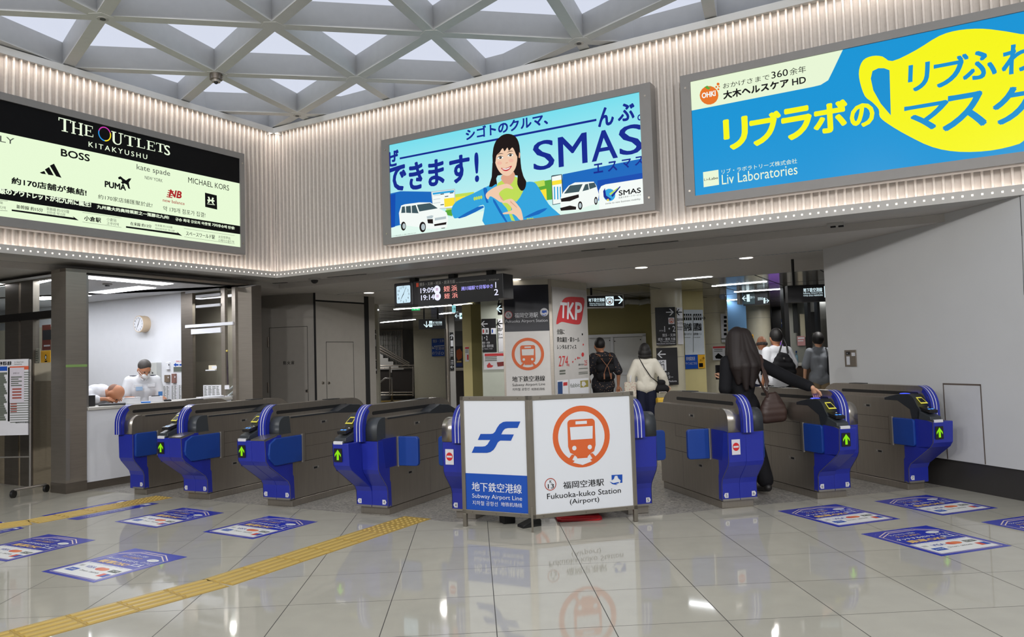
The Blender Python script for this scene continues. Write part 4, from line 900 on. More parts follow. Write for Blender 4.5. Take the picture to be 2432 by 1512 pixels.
# ================================================================ FOLDING SIGN IN THE MIDDLE
M_signw = mat('corrugated_white_sheet', (212, 216, 222), 0.45, 0, 0.4, vary=0.03, scale=120, stretch=(30, 30, 0.3))
M_signb = mat('sign_blue', (8, 72, 168), 0.45, vary=0.03)
M_signo = mat('sign_orange', (204, 92, 38), 0.5, vary=0.02)
M_sframe = mat('sign_frame_steel', (150, 144, 134), 0.36, 0.85, vary=0.1)
fL, fC, fR = onz(1099.5, 1249.8), onz(1265, 1263.5), onz(1516, 1238)
def plane2(a, b):
    d = b - a; return Pl(a, math.degrees(math.atan2(d.y, d.x)))
SL, SRp = plane2(fL, fC), plane2(fC, fR)
CS = lambda x, y: (1090 + 0.2381 * x, 920 + 0.2381 * y)
t = thing('folding_sign', 'two-leaf white and blue standing sign for the subway airport line', 'sign', fC)
for pl, W, (tl, br), nm in ((SL, (fC - fL).length, ((25, 95), (735, 1300)), 'left'), (SRp, (fR - fC).length, ((715, 85), (1775, 1225)), 'right')):
    zt = pl.uv(*CS(700, 85))[1] if nm == 'left' else pl.uv(*CS(1720, 38))[1]
    zb = pl.uv(*CS(60, 1255))[1] if nm == 'left' else pl.uv(*CS(1760, 1215))[1]
    zt = 1.205 if abs(zt - 1.2) < 0.08 else zt
    fr = MB(); w_, d_ = 0.035, 0.03
    u1 = W
    fr.obox(pl.at(0, zb, -d_), pl.e * W, pl.n * d_, Vector((0, 0, w_)), M_sframe); fr.obox(pl.at(0, zt - w_, -d_), pl.e * W, pl.n * d_, Vector((0, 0, w_)), M_sframe)
    fr.obox(pl.at(0, zb, -d_), pl.e * w_, pl.n * d_, Vector((0, 0, zt - zb)), M_sframe); fr.obox(pl.at(W - w_, zb, -d_), pl.e * w_, pl.n * d_, Vector((0, 0, zt - zb)), M_sframe)
    for u in [0.1 + i * (W - 0.2) / 2 for i in range(3)]:
        for z in (zb + w_ / 2, zt - w_ / 2): fr.cyl(pl.at(u, z, 0), pl.at(u, z, 0.003), 0.006, M_steel_d, 8)
    fr.build('frame', t, bevel=0.003)
    lg = MB()
    for u in ((0.0,) if nm == 'left' else (W - w_,)):
        lg.obox(pl.at(u, 0, -d_), pl.e * w_, pl.n * d_, Vector((0, 0, zb)), M_sframe)
    lg.build('leg', t, bevel=0.003)
    pn = MB(); pn.obox(pl.at(w_ - 0.004, zb + w_ - 0.004, -0.02), pl.e * (W - 2 * w_ + 0.008), pl.n * 0.008, Vector((0, 0, zt - zb - 2 * w_ + 0.008)), M_signw); po = pn.build('sheet', t)
    ik = Ink(pl, -0.012, 0.0012)
    def Q(pts, m, k=1, sm=0): ik.poly([CS(*p) for p in pts], m, k, sm)
    if nm == 'left':
        zq = pl.uv(*CS(375, 868))[1]
        ik.urect(w_, zb + w_, W - w_, zq, M_signb, 1)
        Q([(127, 650), (155, 588), (235, 588), (262, 584), (285, 565), (300, 540), (312, 522), (188, 522), (215, 462), (318, 462), (340, 458), (360, 440), (380, 400), (405, 365), (440, 343), (470, 338), (612, 338), (585, 402), (490, 403), (460, 410), (438, 432), (422, 466), (548, 467), (518, 530), (412, 528), (388, 545), (365, 590), (345, 620), (315, 642), (280, 651)], M_signb, 2)
        T(ik, CS, '地下鉄空港線', 130, 1032, 628, 1054, 938, M_bwhite, 3, 0.012); T(ik, CS, 'Subway Airport Line', 133, 1110, 630, 1122, 1055, M_bwhite, 3)
        T(ik, CS, '지하철 공항선', 136, 1168, 388, 1178, 1124, M_bwhite, 3); T(ik, CS, '地铁机场线', 420, 1182, 630, 1196, 1140, M_bwhite, 3)
    else:
        cu, cz = pl.uv(*CS(1228, 488)); ru = abs(pl.uv(*CS(1510, 480))[0] - cu)
        ik.mb.ring(pl.at(cu, cz, ik.n + 0.001), pl.e * ru, Vector((0, 0, ru)), 0.815, M_signo, 48)
        def TR(x, y): return pl.at(cu + x * ru, cz + y * ru, ik.n + 0.0022)
        def poly_(pts, m, n): ik.mb.face([pl.at(cu + x * ru, cz + y * ru, ik.n + n) for x, y in pts], m)
        bodyp = arc((-0.36, 0.44), 0.12, 180, 90, 5) + arc((0.36, 0.44), 0.12, 90, 0, 5) + [(0.48, -0.30), (0.42, -0.50), (0.30, -0.56), (0.18, -0.66), (-0.18, -0.66), (-0.30, -0.56), (-0.42, -0.50), (-0.48, -0.30)]
        poly_(bodyp, M_signo, 0.0024)
        poly_([(-0.40, 0.33 - 0.01), (0.40, 0.33 - 0.01), (0.38, -0.09), (-0.38, -0.09)], M_signw, 0.0036); poly_([(-0.2, 0.5), (0.2, 0.5), (0.2, 0.4), (-0.2, 0.4)], M_signw, 0.0036)
        for s in (-1, 1):
            c = TR(s * 0.27, -0.36); ik.mb.disc(c + pl.n * 0.0014, pl.e * ru * 0.075, Vector((0, 0, ru * 0.075)), M_signw, 18)
            poly_([(s * 0.26, -0.58), (s * 0.36, -0.56), (s * 0.56, -0.78), (s * 0.42, -0.84)][::s], M_signo, 0.003)
        poly_([(-0.22, -0.70), (0.22, -0.70), (0.30, -0.80), (0.34, -0.82), (0, -0.92), (-0.34, -0.82), (-0.30, -0.80)], M_signw, 0.0036)
        poly_([(-0.19, -0.66), (0.19, -0.66), (0.17, -0.70), (-0.17, -0.70)], M_signo, 0.004)
        kc = pl.uv(*CS(917, 966)); kr = abs(pl.uv(*CS(975, 966))[0] - kc[0]); ik.mb.ring(pl.at(*kc, ik.n + 0.002), pl.e * kr, Vector((0, 0, kr)), 0.87, mat('sign_ring_red', (168, 66, 50), 0.5), 32)
        T(ik, CS, 'K', 905, 952, 928, 950, 924, K_ink, 2, 0.01); T(ik, CS, '13', 888, 1008, 948, 1004, 962, K_ink, 2, 0.01)
        T(ik, CS, '福岡空港駅', 1040, 1012, 1448, 984, 938, K_ink, 2, 0.01); T(ik, CS, 'Fukuoka-kuko Station', 880, 1114, 1616, 1056, 1058, K_ink, 2); T(ik, CS, '(Airport)', 1108, 1176, 1400, 1150, 1112, K_ink, 2)
        Q([(1522, 872), (1630, 866), (1630, 948), (1605, 950), (1614, 925), (1590, 905), (1580, 878), (1555, 880), (1545, 910), (1524, 925)], M_signb, 2); Q([(1502, 936), (1540, 952), (1590, 942), (1600, 950), (1560, 962), (1585, 966), (1570, 970), (1530, 962)], M_signb, 2)
    ik.mb.build('print', po)
ft = MB(); ft.obox(fC + Vector((-0.008, -0.008, 0)), (0.016, 0, 0), (0, 0.016, 0), (0, 0, 0.2), M_sframe); ft.build('leg', t)
# things on the floor behind the sign
p = onz(1205, 1245); t = thing('doorstop_box', 'small black box on the floor behind the folding sign, left of centre', 'box', p)
b = MB(); b.box(p + Vector((0.0, 0.08, 0.06)), (0.11, 0.12, 0.12), M_black, 20); b.build('box', t, bevel=0.008)
b = MB(); b.box(p + Vector((0.0, 0.08, 0.125)), (0.12, 0.13, 0.012), mat('dark_lid', (36, 36, 38), 0.5), 20); b.build('lid', t, bevel=0.004)
p = onz(1262, 1252); t = thing('doorstop_wedge', 'black wedge lying on the floor behind the sign fold', 'wedge', p)
b = MB(); e_ = Vector((math.cos(0.5), math.sin(0.5), 0)); q_ = Vector((-e_.y, e_.x, 0))
b.prism([(-0.08, 0.0), (0.1, 0.0), (0.1, 0.05), (0.06, 0.065), (-0.08, 0.02)], lambda a, z, n: p + e_ * a + q_ * n + Vector((0, 0, z)), 0.0, 0.1, M_black); b.build('wedge', t, bevel=0.004)
b = MB(); b.prism([(0.055, 0.0655), (0.1, 0.0505), (0.1, 0.055), (0.055, 0.072)], lambda a, z, n: p + e_ * a + q_ * n + Vector((0, 0, z)), 0.01, 0.09, mat('rubber_pad', (52, 52, 54), 0.8)); b.build('pad', t)
M_redp = mat('red_plastic', (196, 26, 34), 0.4)
def tray(px0, px1, z, h, label, rz):
    a, b_ = onz(*px0), onz(*px1); d = (b_ - a); L = d.length; e = d.normalized(); q = Vector((-e.y, e.x, 0)); base = a + Vector((0, 0, z))
    t = thing('red_board', label, 'board', base)
    m = MB(); o5 = [(0.03, 0), (L - 0.03, 0), (L, 0.03), (L, 0.27), (L - 0.03, 0.3), (0.03, 0.3), (0, 0.27), (0, 0.03)]
    m.prism(o5, lambda x, y, n: base + e * x + q * y + Vector((0, 0, n + rz * x)), 0, h, M_redp); m.build('board', t, bevel=0.004)
    r = MB()
    for y in (0.03, 0.27): r.obox(base + e * 0.03 + q * y + Vector((0, 0, h + rz * 0.03)), e * (L - 0.06) + Vector((0, 0, rz * (L - 0.06))), q * 0.012, Vector((0, 0, 0.006)), M_redp)
    r.build('rim', t)
tray((1325, 1240), (1432, 1235), 0.0, 0.022, 'flat red board on the floor behind the sign, lower of two', 0.0)
tray((1323, 1232), (1442, 1229), 0.045, 0.02, 'flat red board resting slanted on another red board behind the sign', 0.03)

# ================================================================ STICKERS ON THE FLOOR
M_stb = mat('sticker_blue', (38, 52, 168), 0.3, vary=0.03, coat=0.3); M_stw = mat('sticker_white', (224, 225, 222), 0.4, vary=0.02); M_stg = mat('sticker_gold', (214, 178, 110), 0.4); M_sto = mat('sticker_pale', (220, 200, 190), 0.4); M_str = mat('sticker_red', (206, 78, 50), 0.4)
class FlatFrame:   # local sheet frame for lettering: x to the right, y up the sheet
    def __init__(s): s.e = Vector((1, 0, 0)); s.n = Vector((0, 0, 1))
    def at(s, u, v, n=0.0): return Vector((u, v, n))
def sticker_master(W, Hh):
    t = thing('floor_sticker', 'x', 'floor sticker', (0, 0, 0), 0, 'blue floor stickers about card payment')
    m = MB(); m.obox((0, 0, 0.0005), (W, 0, 0), (0, Hh, 0), (0, 0, 0.0008), M_stb); so = m.build('sheet', t, local=True)
    ik = Ink(FlatFrame(), 0.0014, 0.0003)
    w, h = W, Hh
    R = lambda x0, y0, x1, y1, mm, k=1: ik.urect(x0 * w, y0 * h, x1 * w, y1 * h, mm, k)
    def PG(pts, mm, k=1): ik.mb.face([Vector((x * w, y * h, ik.n + k * ik.st)) for x, y in pts], mm)
    R(0.06, 0.045, 0.94, 0.052, M_sto); R(0.06, 0.045, 0.07, 0.80, M_sto); R(0.93, 0.045, 0.94, 0.80, M_sto)
    R(0.085, 0.065, 0.915, 0.44, M_stw)
    for d in (0.0, -0.045):
        PG([(0.06, 0.80 + d), (0.3, 0.93 + d), (0.3, 0.945 + d), (0.06, 0.815 + d)], M_sto); PG([(0.94, 0.80 + d), (0.94, 0.815 + d), (0.7, 0.945 + d), (0.7, 0.93 + d)], M_sto); R(0.3, 0.93 + d, 0.7, 0.945 + d, M_sto)
    TX = lambda s, x, y, ww, hh, mm, b=0.0: ik.utext(s, x * w, y * h, ww * w, hh * h, mm, 3, b, res=2)
    TX('クレジットカード等の', 0.2, 0.78, 0.38, 0.05, M_stw, 0.02); TX('タッチ決済で', 0.22, 0.70, 0.36, 0.06, M_stg, 0.02); ik.line
    TX('タッチするだけで', 0.12, 0.60, 0.55, 0.055, M_stw, 0.03); TX('乗車OK!', 0.16, 0.47, 0.52, 0.1, M_stg, 0.04); TX('のりば', 0.72, 0.62, 0.18, 0.06, M_stw)
    ik.mb.disc(Vector((0.78 * w, 0.74 * h, ik.n + 0.0009)), Vector((0.09 * w, 0, 0)), Vector((0, 0.045 * h, 0)), M_stw, 20); TX('Touch', 0.72, 0.73, 0.12, 0.025, M_stb)
    for a in ((0.66, 0.52, 0.9, 0.53), (0.72, 0.53, 0.74, 0.6), (0.84, 0.53, 0.86, 0.6), (0.74, 0.57, 0.84, 0.58)): R(*a, M_stw, 3)
    TX('対象ブランドのタッチ決済対応カードをご利用ください', 0.1, 0.41, 0.78, 0.022, M_stb)
    TX('))))', 0.13, 0.30, 0.07, 0.05, K_ink); TX('VISA', 0.26, 0.29, 0.18, 0.06, M_stb, 0.02)
    for x, mm in ((0.54, M_str), (0.60, M_sto)): ik.mb.disc(Vector((x * w, 0.315 * h, ik.n + 0.0006 + x * 0.0005)), Vector((0.075 * w, 0, 0)), Vector((0, 0.045 * h, 0)), M_str if x < .56 else mat('sticker_orange', (220, 120, 70), 0.4), 18)
    R(0.72, 0.28, 0.88, 0.35, K_grey, 2); TX('JCB', 0.74, 0.295, 0.12, 0.04, M_stw)
    R(0.14, 0.15, 0.3, 0.24, M_signb, 2); TX('AMEX', 0.16, 0.18, 0.12, 0.03, M_stw); TX('Diners', 0.36, 0.19, 0.14, 0.035, K_grey); TX('DISCOVER', 0.54, 0.19, 0.16, 0.03, K_ink); R(0.76, 0.14, 0.9, 0.23, M_str, 2); R(0.83, 0.14, 0.9, 0.23, M_signb, 2.5)
    ik.mb.build('print', so, local=True); return t
def rect_fit(BLp, BRp, TLp):
    a, b, c = onz(*BLp), onz(*BRp), onz(*TLp); return a, b, c
st_px = [((55, 1362), (211, 1393), (329, 1295), 'floor sticker nearest the viewer on the left, beside the yellow tactile strip'),
         ((243, 1242), (367, 1257), (437, 1202.5), 'floor sticker in front of the gate numbered 1 and 2'),
         ((447, 1266), (604, 1285), (635, 1221), 'floor sticker in front of the gate numbered 2 and 3'),
         (None, None, None, 'floor sticker cut off by the left edge of the view'),
         ((1987, 1244), (2110, 1230.6), (1872, 1214), 'floor sticker in front of the gate numbered 6 and 7'),
         ((2230, 1217), (2342, 1205), (2101.5, 1190.6), 'floor sticker farthest back, in front of the gate by the right wall'),
         ((2228, 1312), (2369, 1293), (2074, 1270), 'floor sticker nearest the viewer on the right side'),
         (None, None, None, 'floor sticker cut off by the right edge of the view')]
W = sum((onz(*s[1]) - onz(*s[0])).length for s in st_px if s[0]) / 6; Hh = sum((onz(*s[2]) - onz(*s[0])).length for s in st_px if s[0]) / 6
master = sticker_master(W, Hh)
for i, (bl, br, tl, lab) in enumerate(st_px):
    o = master if i == 0 else copy_tree(master)
    if bl:
        a = onz(*bl); yd = (onz(*tl) - a).normalized(); xd = Vector((yd.y, -yd.x, 0)); c = (onz(*bl) + onz(*br) + onz(*tl) + (onz(*br) + onz(*tl) - onz(*bl))) / 4
        o.location = c - xd * W / 2 - yd * Hh / 2
    elif i == 3:
        tr = onz(250, 1285); tlp = onz(115, 1268); xd = (tr - tlp).normalized(); yd = Vector((-xd.y, xd.x, 0)); o.location = tlp - yd * Hh
    else:
        a = onz(2330, 1239.5); yd = (onz(1872, 1214) - onz(1987, 1244)).normalized(); xd = Vector((yd.y, -yd.x, 0)); o.location = a - yd * Hh
    o.rotation_euler = (0, 0, math.atan2(xd.y, xd.x)); o['label'] = 'blue and white ' + lab
# narrow blue tapes along the far tactile strip
CT = lambda x, y: (0.19737 * x, 1150 + 0.19737 * y)
for lab, q, txt in (('thin blue floor tape with white lettering on the far side of the left tactile strip', [(495, 378), (590, 385), (1580, 198), (1470, 190)], 'クレジットカードのタッチ決済で乗車できます'), ('thin blue floor tape with white lettering on the near side of the left tactile strip', [(805, 415), (935, 428), (1915, 230), (1820, 222)], 'クレジットカードのタッチ決済で乗車できます'), ('blue floor tape end below the left tactile strip at the left edge of the view', [(-300, 620), (-180, 628), (290, 527), (240, 510)], 'タッチ決済 専用'), ('blue floor tape tip above the left tactile strip at the left edge of the view', [(-300, 500), (-250, 505), (75, 460), (0, 448)], '乗車')):
    P_ = [onz(*CT(*p)) for p in q]; t = thing('floor_tape', lab, 'floor tape', P_[0])
    m = MB(); m.face([p + Vector((0, 0, 0.0012)) for p in P_], M_stb); m.build('tape', t)
    e = (P_[2] - P_[1]); L = e.length; e.normalize(); nrm = Vector((-e.y, e.x, 0)); wd = (P_[0] - P_[1]).dot(nrm)
    V, F, asp = glyphs(txt, 0, 1.4, 2); m = MB(); hh = wd * 0.45
    m.add([P_[1] + e * (0.12 * L + x * 0.6 * L) + nrm * (wd * 0.28 + y * hh) + Vector((0, 0, 0.0018)) for x, y in V], F, M_stw)
    m.obox(P_[1] + e * (0.86 * L) + nrm * wd * 0.3 + Vector((0, 0, 0.0014)), e * L * 0.08, nrm * wd * 0.4, Vector((0, 0, 0.0004)), M_stw); m.build('print', t)
# ================================================================ TACTILE PAVING
M_tac = mat('tactile_yellow', (172, 142, 66), 0.5, vary=0.12, scale=6); M_tacr = mat('tactile_ridge', (188, 160, 84), 0.4, vary=0.08)
def tactile(label, path, ndots, w=0.3):
    t = thing('tactile_strip', label, 'tactile paving', path[0]); b = MB(); r = MB(); d = MB()
    seglen = [(path[i + 1] - path[i]).length for i in range(len(path) - 1)]; tot = sum(seglen)
    for i in range(len(path) - 1):
        a, c = path[i], path[i + 1]; e = (c - a).normalized(); q = Vector((-e.y, e.x, 0)); L = seglen[i]; n = max(1, round(L / 0.3)); st = L / n
        for k in range(n):
            o = a + e * (k * st); dots = (i == len(path) - 2 and k >= n - ndots)
            b.obox(o - q * w / 2 + e * 0.002 + Vector((0, 0, 0.0)), e * (st - 0.004), q * w, Vector((0, 0, 0.003)), M_tac)
            if not dots:
                for j in range(4):
                    c0 = o + q * ((j - 1.5) * 0.075)
                    r.prism([(-0.017, 0.003), (0.017, 0.003), (0.011, 0.008), (-0.011, 0.008)], lambda x, z, nn: c0 + q * x + e * nn + Vector((0, 0, z)), 0.015, st - 0.015, M_tacr)
            else:
                for j in range(5):
                    for l in range(5):
                        c0 = o + q * ((j - 2) * 0.057) + e * (0.032 + l * 0.057); d.tube([c0 + Vector((0, 0, 0.003)), c0 + Vector((0, 0, 0.008))], [0.015, 0.01], M_tacr, 8)
    b.build('base', t); tag(r.build('guide_bars', t), kind='stuff')
    if ndots: tag(d.build('warning_dots', t), kind='stuff')
mid2 = lambda a, b: (onz(*a) + onz(*b)) / 2
pB = mid2((958, 1226), (1027, 1231.5)); pA = mid2((520, 1365), (510, 1403)); pZ = mid2((122, 1469), (290, 1459))
d0 = (mid2((368, 1408), (415, 1426)) - mid2((0, 1494.6), (150, 1505)))
p0 = pA + (mid2((122, 1469), (200, 1489)) - pA).normalized() * 2.6
tactile('long yellow tactile strip crossing the floor towards the gate numbered 3 and 4', [p0, pA, pB], 2)
q0 = mid2((0, 1242.8), (0, 1255.6)); q1 = mid2((69, 1235), (75, 1243.8)); q2 = mid2((375, 1176), (405, 1182.6))
tactile('yellow tactile strip at the far left leading towards the gate by the counter', [q1 + (q0 - q1).normalized() * 1.2, q1, q2], 2)
# ================================================================ STATION OFFICE ON THE LEFT
c0 = onz(156, 1173); c1 = onz(207, 1164); c2 = onz(126, 1170)
azB = 61.0
eB = Vector((math.cos(math.radians(azB)), math.sin(math.radians(azB)), 0)); eF = Vector((-PR.e.x, -PR.e.y, 0))   # along the counter; back along the front
_pb = Pl(c0, azB); wR = _pb.uv(207, 1000)[0]; wL = abs(Pl(c0, 150.15).uv(120, 1000)[0])
col = MB()
col.obox(c0, eB * wR, eF * wL, Vector((0, 0, 0.12)), M_steel_d); col.obox(c0 + (eB + eF) * 0.004 + Vector((0, 0, 0.12)), eB * (wR - 0.008), eF * (wL - 0.008), Vector((0, 0, Z_CEIL - 0.12)), M_steel)
t = thing('steel_column', 'brushed steel corner column of the station office at far left', 'column', c0)
col.build('casing', t)
PB = Pl(c0, azB)
tp = MB(); za, zb = PB.uv(150, 866)[1], PB.uv(150, 872)[1]; tp.obox(PB.at(0.0, zb, 0), PB.e * wR, PB.n * 0.002, Vector((0, 0, za - zb)), mat('green_tape', (128, 160, 92), 0.6)); tp.build('tape', t)
gs = MB(); gs.obox(PB.at(0.0, 0.15, 0), PB.e * 0.05, PB.n * 0.003, Vector((0, 0, 0.72)), M_trim); gs.build('edge_guard', t)
# counter
cr = onz(597, 676, Z_CEIL); cr.z = 0
uc0, uc1 = wR + 0.015, (cr - c0).dot(PB.e) - 0.40
ct = thing('service_counter', 'white fronted service counter of the station office', 'counter', PB.at(uc0, 0))
m = MB(); m.obox(PB.at(uc0, 0.09, -0.03), PB.e * (uc1 - uc0), PB.n * -0.45, Vector((0, 0, 0.86)), M_bwhite); m.build('front_panel', ct)
m = MB(); m.obox(PB.at(uc0, 0.0, -0.045), PB.e * (uc1 - uc0), PB.n * -0.4, Vector((0, 0, 0.09)), M_steel_d); m.build('kick_plate', ct)
m = MB(); m.obox(PB.at(uc0, 0.95, -0.0), PB.e * (uc1 - uc0), PB.n * -0.52, Vector((0, 0, 0.035)), mat('counter_top', (190, 188, 182), 0.4)); m.build('worktop', ct, bevel=0.004)
m = MB(); m.obox(PB.at(0, Z_CEIL - 0.035, 0.0), PB.e * 2.75, PB.n * -0.12, Vector((0, 0, 0.035)), M_steel_d); m.obox(PB.at(uc0, Z_CEIL - 0.05, -0.03), PB.e * 2.2, PB.n * -0.03, Vector((0, 0, 0.015)), M_dark); m.obox(PB.at(uc0, 0.98, -0.05), PB.e * 0.035, PB.n * -0.05, Vector((0, 0, Z_CEIL - 1.0)), M_trim)
struct('trim_5', m)
# right column of the office
t = thing('steel_column', 'brushed steel column at the right end of the station office', 'column', cr)
p0 = onz(564, 675, Z_CEIL); p0.z = 0; p2 = onz(620, 677.5, Z_CEIL); p2.z = 0
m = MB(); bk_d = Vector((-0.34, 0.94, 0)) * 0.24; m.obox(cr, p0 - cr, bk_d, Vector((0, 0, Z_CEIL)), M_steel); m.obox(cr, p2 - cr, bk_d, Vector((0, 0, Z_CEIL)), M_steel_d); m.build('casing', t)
# office room: back wall, side wall, ceiling, front glazing
PO = Pl(Vector((-4.04, 11.15, 0)), 150.15)
uo0, uo1 = PO.uv(-900, 800)[0], PO.uv(437, 800)[0]
m = MB(); m.obox(PO.at(uo0, 0, 0), PO.e * (uo1 - uo0), PO.n * -0.1, Vector((0, 0, 2.62)), M_bwhite); struct('wall_office_back', m)
m = MB(); a = c0 + eF * 0.1
m.face([p + Vector((0, 0, 2.6)) for p in (PB.at(0.0, 0, -0.1), PB.at(2.75, 0, -0.1), PO.at(PO.uv(620, 800)[0], 0), PO.at(uo0, 0), PB.at(0, 0, 0) + eF * 6.5)], mat('office_ceiling', (196, 197, 200), 0.7)); struct('ceiling_office', m)
# ceiling lights inside the office
ZL = 2.594
for lab, q in (('long office ceiling light nearest the counter opening', [(150, 652), (205, 655.5), (412, 674), (386, 677), (150, 657)]),
               ('office ceiling light behind the first, partly hidden', [(210, 695), (330, 680), (371, 684), (252, 697)]),
               ('short end of an office ceiling light left of the wall clock', [(150, 700), (198, 700), (217, 702), (198, 704), (150, 706)]),
               ('office ceiling light seen through the upper pane beside the steel column', [(30, 675), (118, 661), (135, 664), (30, 686)]),
               ('small office ceiling light low in the upper pane, right', [(70, 710), (100, 704), (125, 705), (125, 711), (100, 712)]),
               ('small office ceiling light low in the upper pane, left', [(20, 714), (45, 713), (82, 717), (20, 724)]),
               ('office ceiling light at the left edge of the view', [(-40, 680), (0, 674), (8, 676), (-40, 690)])):
    P_ = [onz(x, y, ZL) for x, y in q]; o = MB(); o.face(P_, E_booth)
    if (P_[1] - P_[0]).cross(P_[2] - P_[1]).z > 0: o.f[-1].reverse()
    tag(o.build('office_light'), lab, 'ceiling light')
m = MB(); p = onz(255, 673, 2.6); t = thing('smoke_detector', 'small smoke detector on the office ceiling between the lights', 'smoke detector', p)
m.cyl(p + Vector((0, 0, -0.02)), p, 0.06, M_frame, 16); m.build('base', t); m = MB(); m.cyl(p + Vector((0, 0, -0.04)), p + Vector((0, 0, -0.02)), 0.03, M_black, 12); m.build('sensor', t)
# office front to the left of the column: steel mullions, transom, panes and lower panel
Pf = Pl(c0 + eF * wL + eB * 0.14, 150.15)
ul = Pf.uv(-60, 800)[0]
def fu(x): return Pf.uv(x, 800)[0]
m = MB()
m.obox(Pf.at(fu(8), 0, -0.02), Pf.e * (fu(40) - fu(8)), Pf.n * -0.08, Vector((0, 0, 2.6)), M_steel_d); m.obox(Pf.at(fu(45), 0, -0.02), Pf.e * (fu(74) - fu(45)), Pf.n * -0.08, Vector((0, 0, 2.6)), M_steel_d)
z1 = Pf.uv(60, 742)[1]; z0 = Pf.uv(60, 760)[1]; m.obox(Pf.at(-6, z0, -0.015), Pf.e * 6, Pf.n * -0.08, Vector((0, 0, z1 - z0)), mat('black_steel', (46, 42, 40), 0.35, 0.7)); m.obox(Pf.at(-6, Z_CEIL - 0.06, 0.0), Pf.e * 6, Pf.n * -0.1, Vector((0, 0, 0.06)), M_steel_d)
struct('window_1', m)
g = MB(); g.face([Pf.at(-6, 0.9, -0.05), Pf.at(0, 0.9, -0.05), Pf.at(0, 2.6, -0.05), Pf.at(-6, 2.6, -0.05)], glass('office_glass')); struct('window_1_pane', g)
zl = Pf.uv(90, 905)[1]; m = MB(); m.obox(Pf.at(-6, 0.0, -0.03), Pf.e * 6, Pf.n * -0.05, Vector((0, 0, zl)), mat('brown_steel_panel', (158, 146, 126), 0.3, 0.5, stretch=(1, 1, 10), vary=0.12)); m.obox(Pf.at(-6, zl, -0.04), Pf.e * 6, Pf.n * -0.02, Vector((0, 0, Pf.uv(90, 862)[1] - zl)), mat('frosted_panel', (176, 168, 150), 0.35, 0, 0.5)); struct('wall_office_front', m)
m = MB(); m.face([PO.at(uo0, 0, 0.0)] * 0 or [Pf.at(-5.2, 0, -1.4), Pf.at(0.15, 0, -1.4), Pf.at(0.15, 2.55, -1.4), Pf.at(-5.2, 2.55, -1.4)][::1], mat('cream_partition', (206, 200, 182), 0.7));
Pi = Pl(Pf.at(0, 0, -1.4), 150.15); pz = Pi.uv(60, 780)[1]; pm = MB(); pm.obox(Pi.at(-5.0, 0, 0), Pi.e * (Pi.uv(132, 900)[0] + 5.0), Pi.n * -0.04, Vector((0, 0, pz)), mat('cream_partition', (206, 200, 182), 0.7)); struct('wall_office_partition', pm)
def poster(name, label, cat, pl, tl, br, fill, n=0.002, th=0.004, group=None):
    u0, z1 = pl.uv(*tl); u1, z0 = pl.uv(*br); t = thing(name, label, cat, pl.at(u0, z0, n), 0, group)
    b = MB(); b.obox(pl.at(u0, z0, n), pl.e * (u1 - u0), pl.n * th, Vector((0, 0, z1 - z0)), fill); b.build('sheet', t)
    return t, Ink(pl, n + th, 0.001)
def paper_lines(ik, tl, br, rows, m, cols=1, k=1, fillw=0.85):
    u0, z1 = ik.pl.uv(*tl); u1, z0 = ik.pl.uv(*br); dz = (z1 - z0) / (rows * 1.0); du = (u1 - u0) / cols
    for c in range(cols):
        for r in range(rows):
            w_ = du * fillw * (0.6 + 0.4 * random.random()); ik.urect(u0 + du * c + du * 0.06, z1 - dz * (r + 0.75), u0 + du * c + du * 0.06 + w_, z1 - dz * (r + 0.3), m, k)
t, ik = poster('poster', 'dark red poster behind the office glass beside the steel column', 'poster', Pi, (101, 772), (121, 830), mat('poster_red', (120, 56, 44), 0.6)); ik.rect((101, 784), (121, 806), mat('poster_dark', (44, 44, 50), 0.6)); ik.rect((104, 819), (119, 822), M_bwhite, 2); ik.mb.build('print', t)
Pg = Pl(Pf.at(0, 0, -0.06), 150.15)
t, ik = poster('poster', 'small yellow poster with a black clock drawing in the office window', 'poster', Pg, (98, 833), (121, 860), mat('poster_amber', (222, 168, 40), 0.6)); ik.disc((108.5, 848), 0.022, K_ink, 1, 0.035); ik.disc((108.5, 848), 0.014, M_bwhite, 2, 0.022); ik.rect((106, 856), (112, 859), K_ink, 1); ik.mb.build('print', t)
t, ik = poster('notice', 'grey notice with rows of small print in the office window', 'notice', Pg, (67, 829), (96, 860), mat('notice_grey', (176, 168, 156), 0.6)); paper_lines(ik, (69, 833), (94, 858), 5, K_grey, 3); ik.mb.build('print', t)
# wall clock inside the office
pc = PO.px(329, 769, 0.13); cl_r = abs(PO.uv(352, 769, 0.13)[0] - PO.uv(308, 769, 0.13)[0]) / 2 * 1.0
cl_r = 0.135
t = thing('wall_clock', 'round wall clock with a deep beige case on the white office wall', 'clock', pc)
m = MB(); nrm = PO.n; ax = PO.e; az_ = Vector((0, 0, 1)); M_beige = mat('clock_beige', (206, 184, 156), 0.5)
prev = None
m.tube([pc - nrm * 0.13, pc - nrm * 0.09, pc - nrm * 0.06, pc - nrm * 0.03, pc], [cl_r * 0.96, cl_r * 0.99, cl_r * 0.95, cl_r, cl_r * 0.985], M_beige, 36); m.build('case', t)
m = MB(); m.disc(pc + nrm * 0.002, ax * cl_r * 0.9, az_ * cl_r * 0.9, M_bwhite, 36)
for h in range(1, 13):
    a = math.radians(90 - 30 * h); V, F, asp = glyphs(str(h)); c = pc + nrm * 0.004 + ax * math.cos(a) * cl_r * 0.72 + az_ * math.sin(a) * cl_r * 0.72; s = cl_r * 0.2
    m.add([c + ax * (x - 0.5) * s * asp + az_ * (y - 0.5) * s for x, y in V], F, K_ink)
m.build('dial', t)
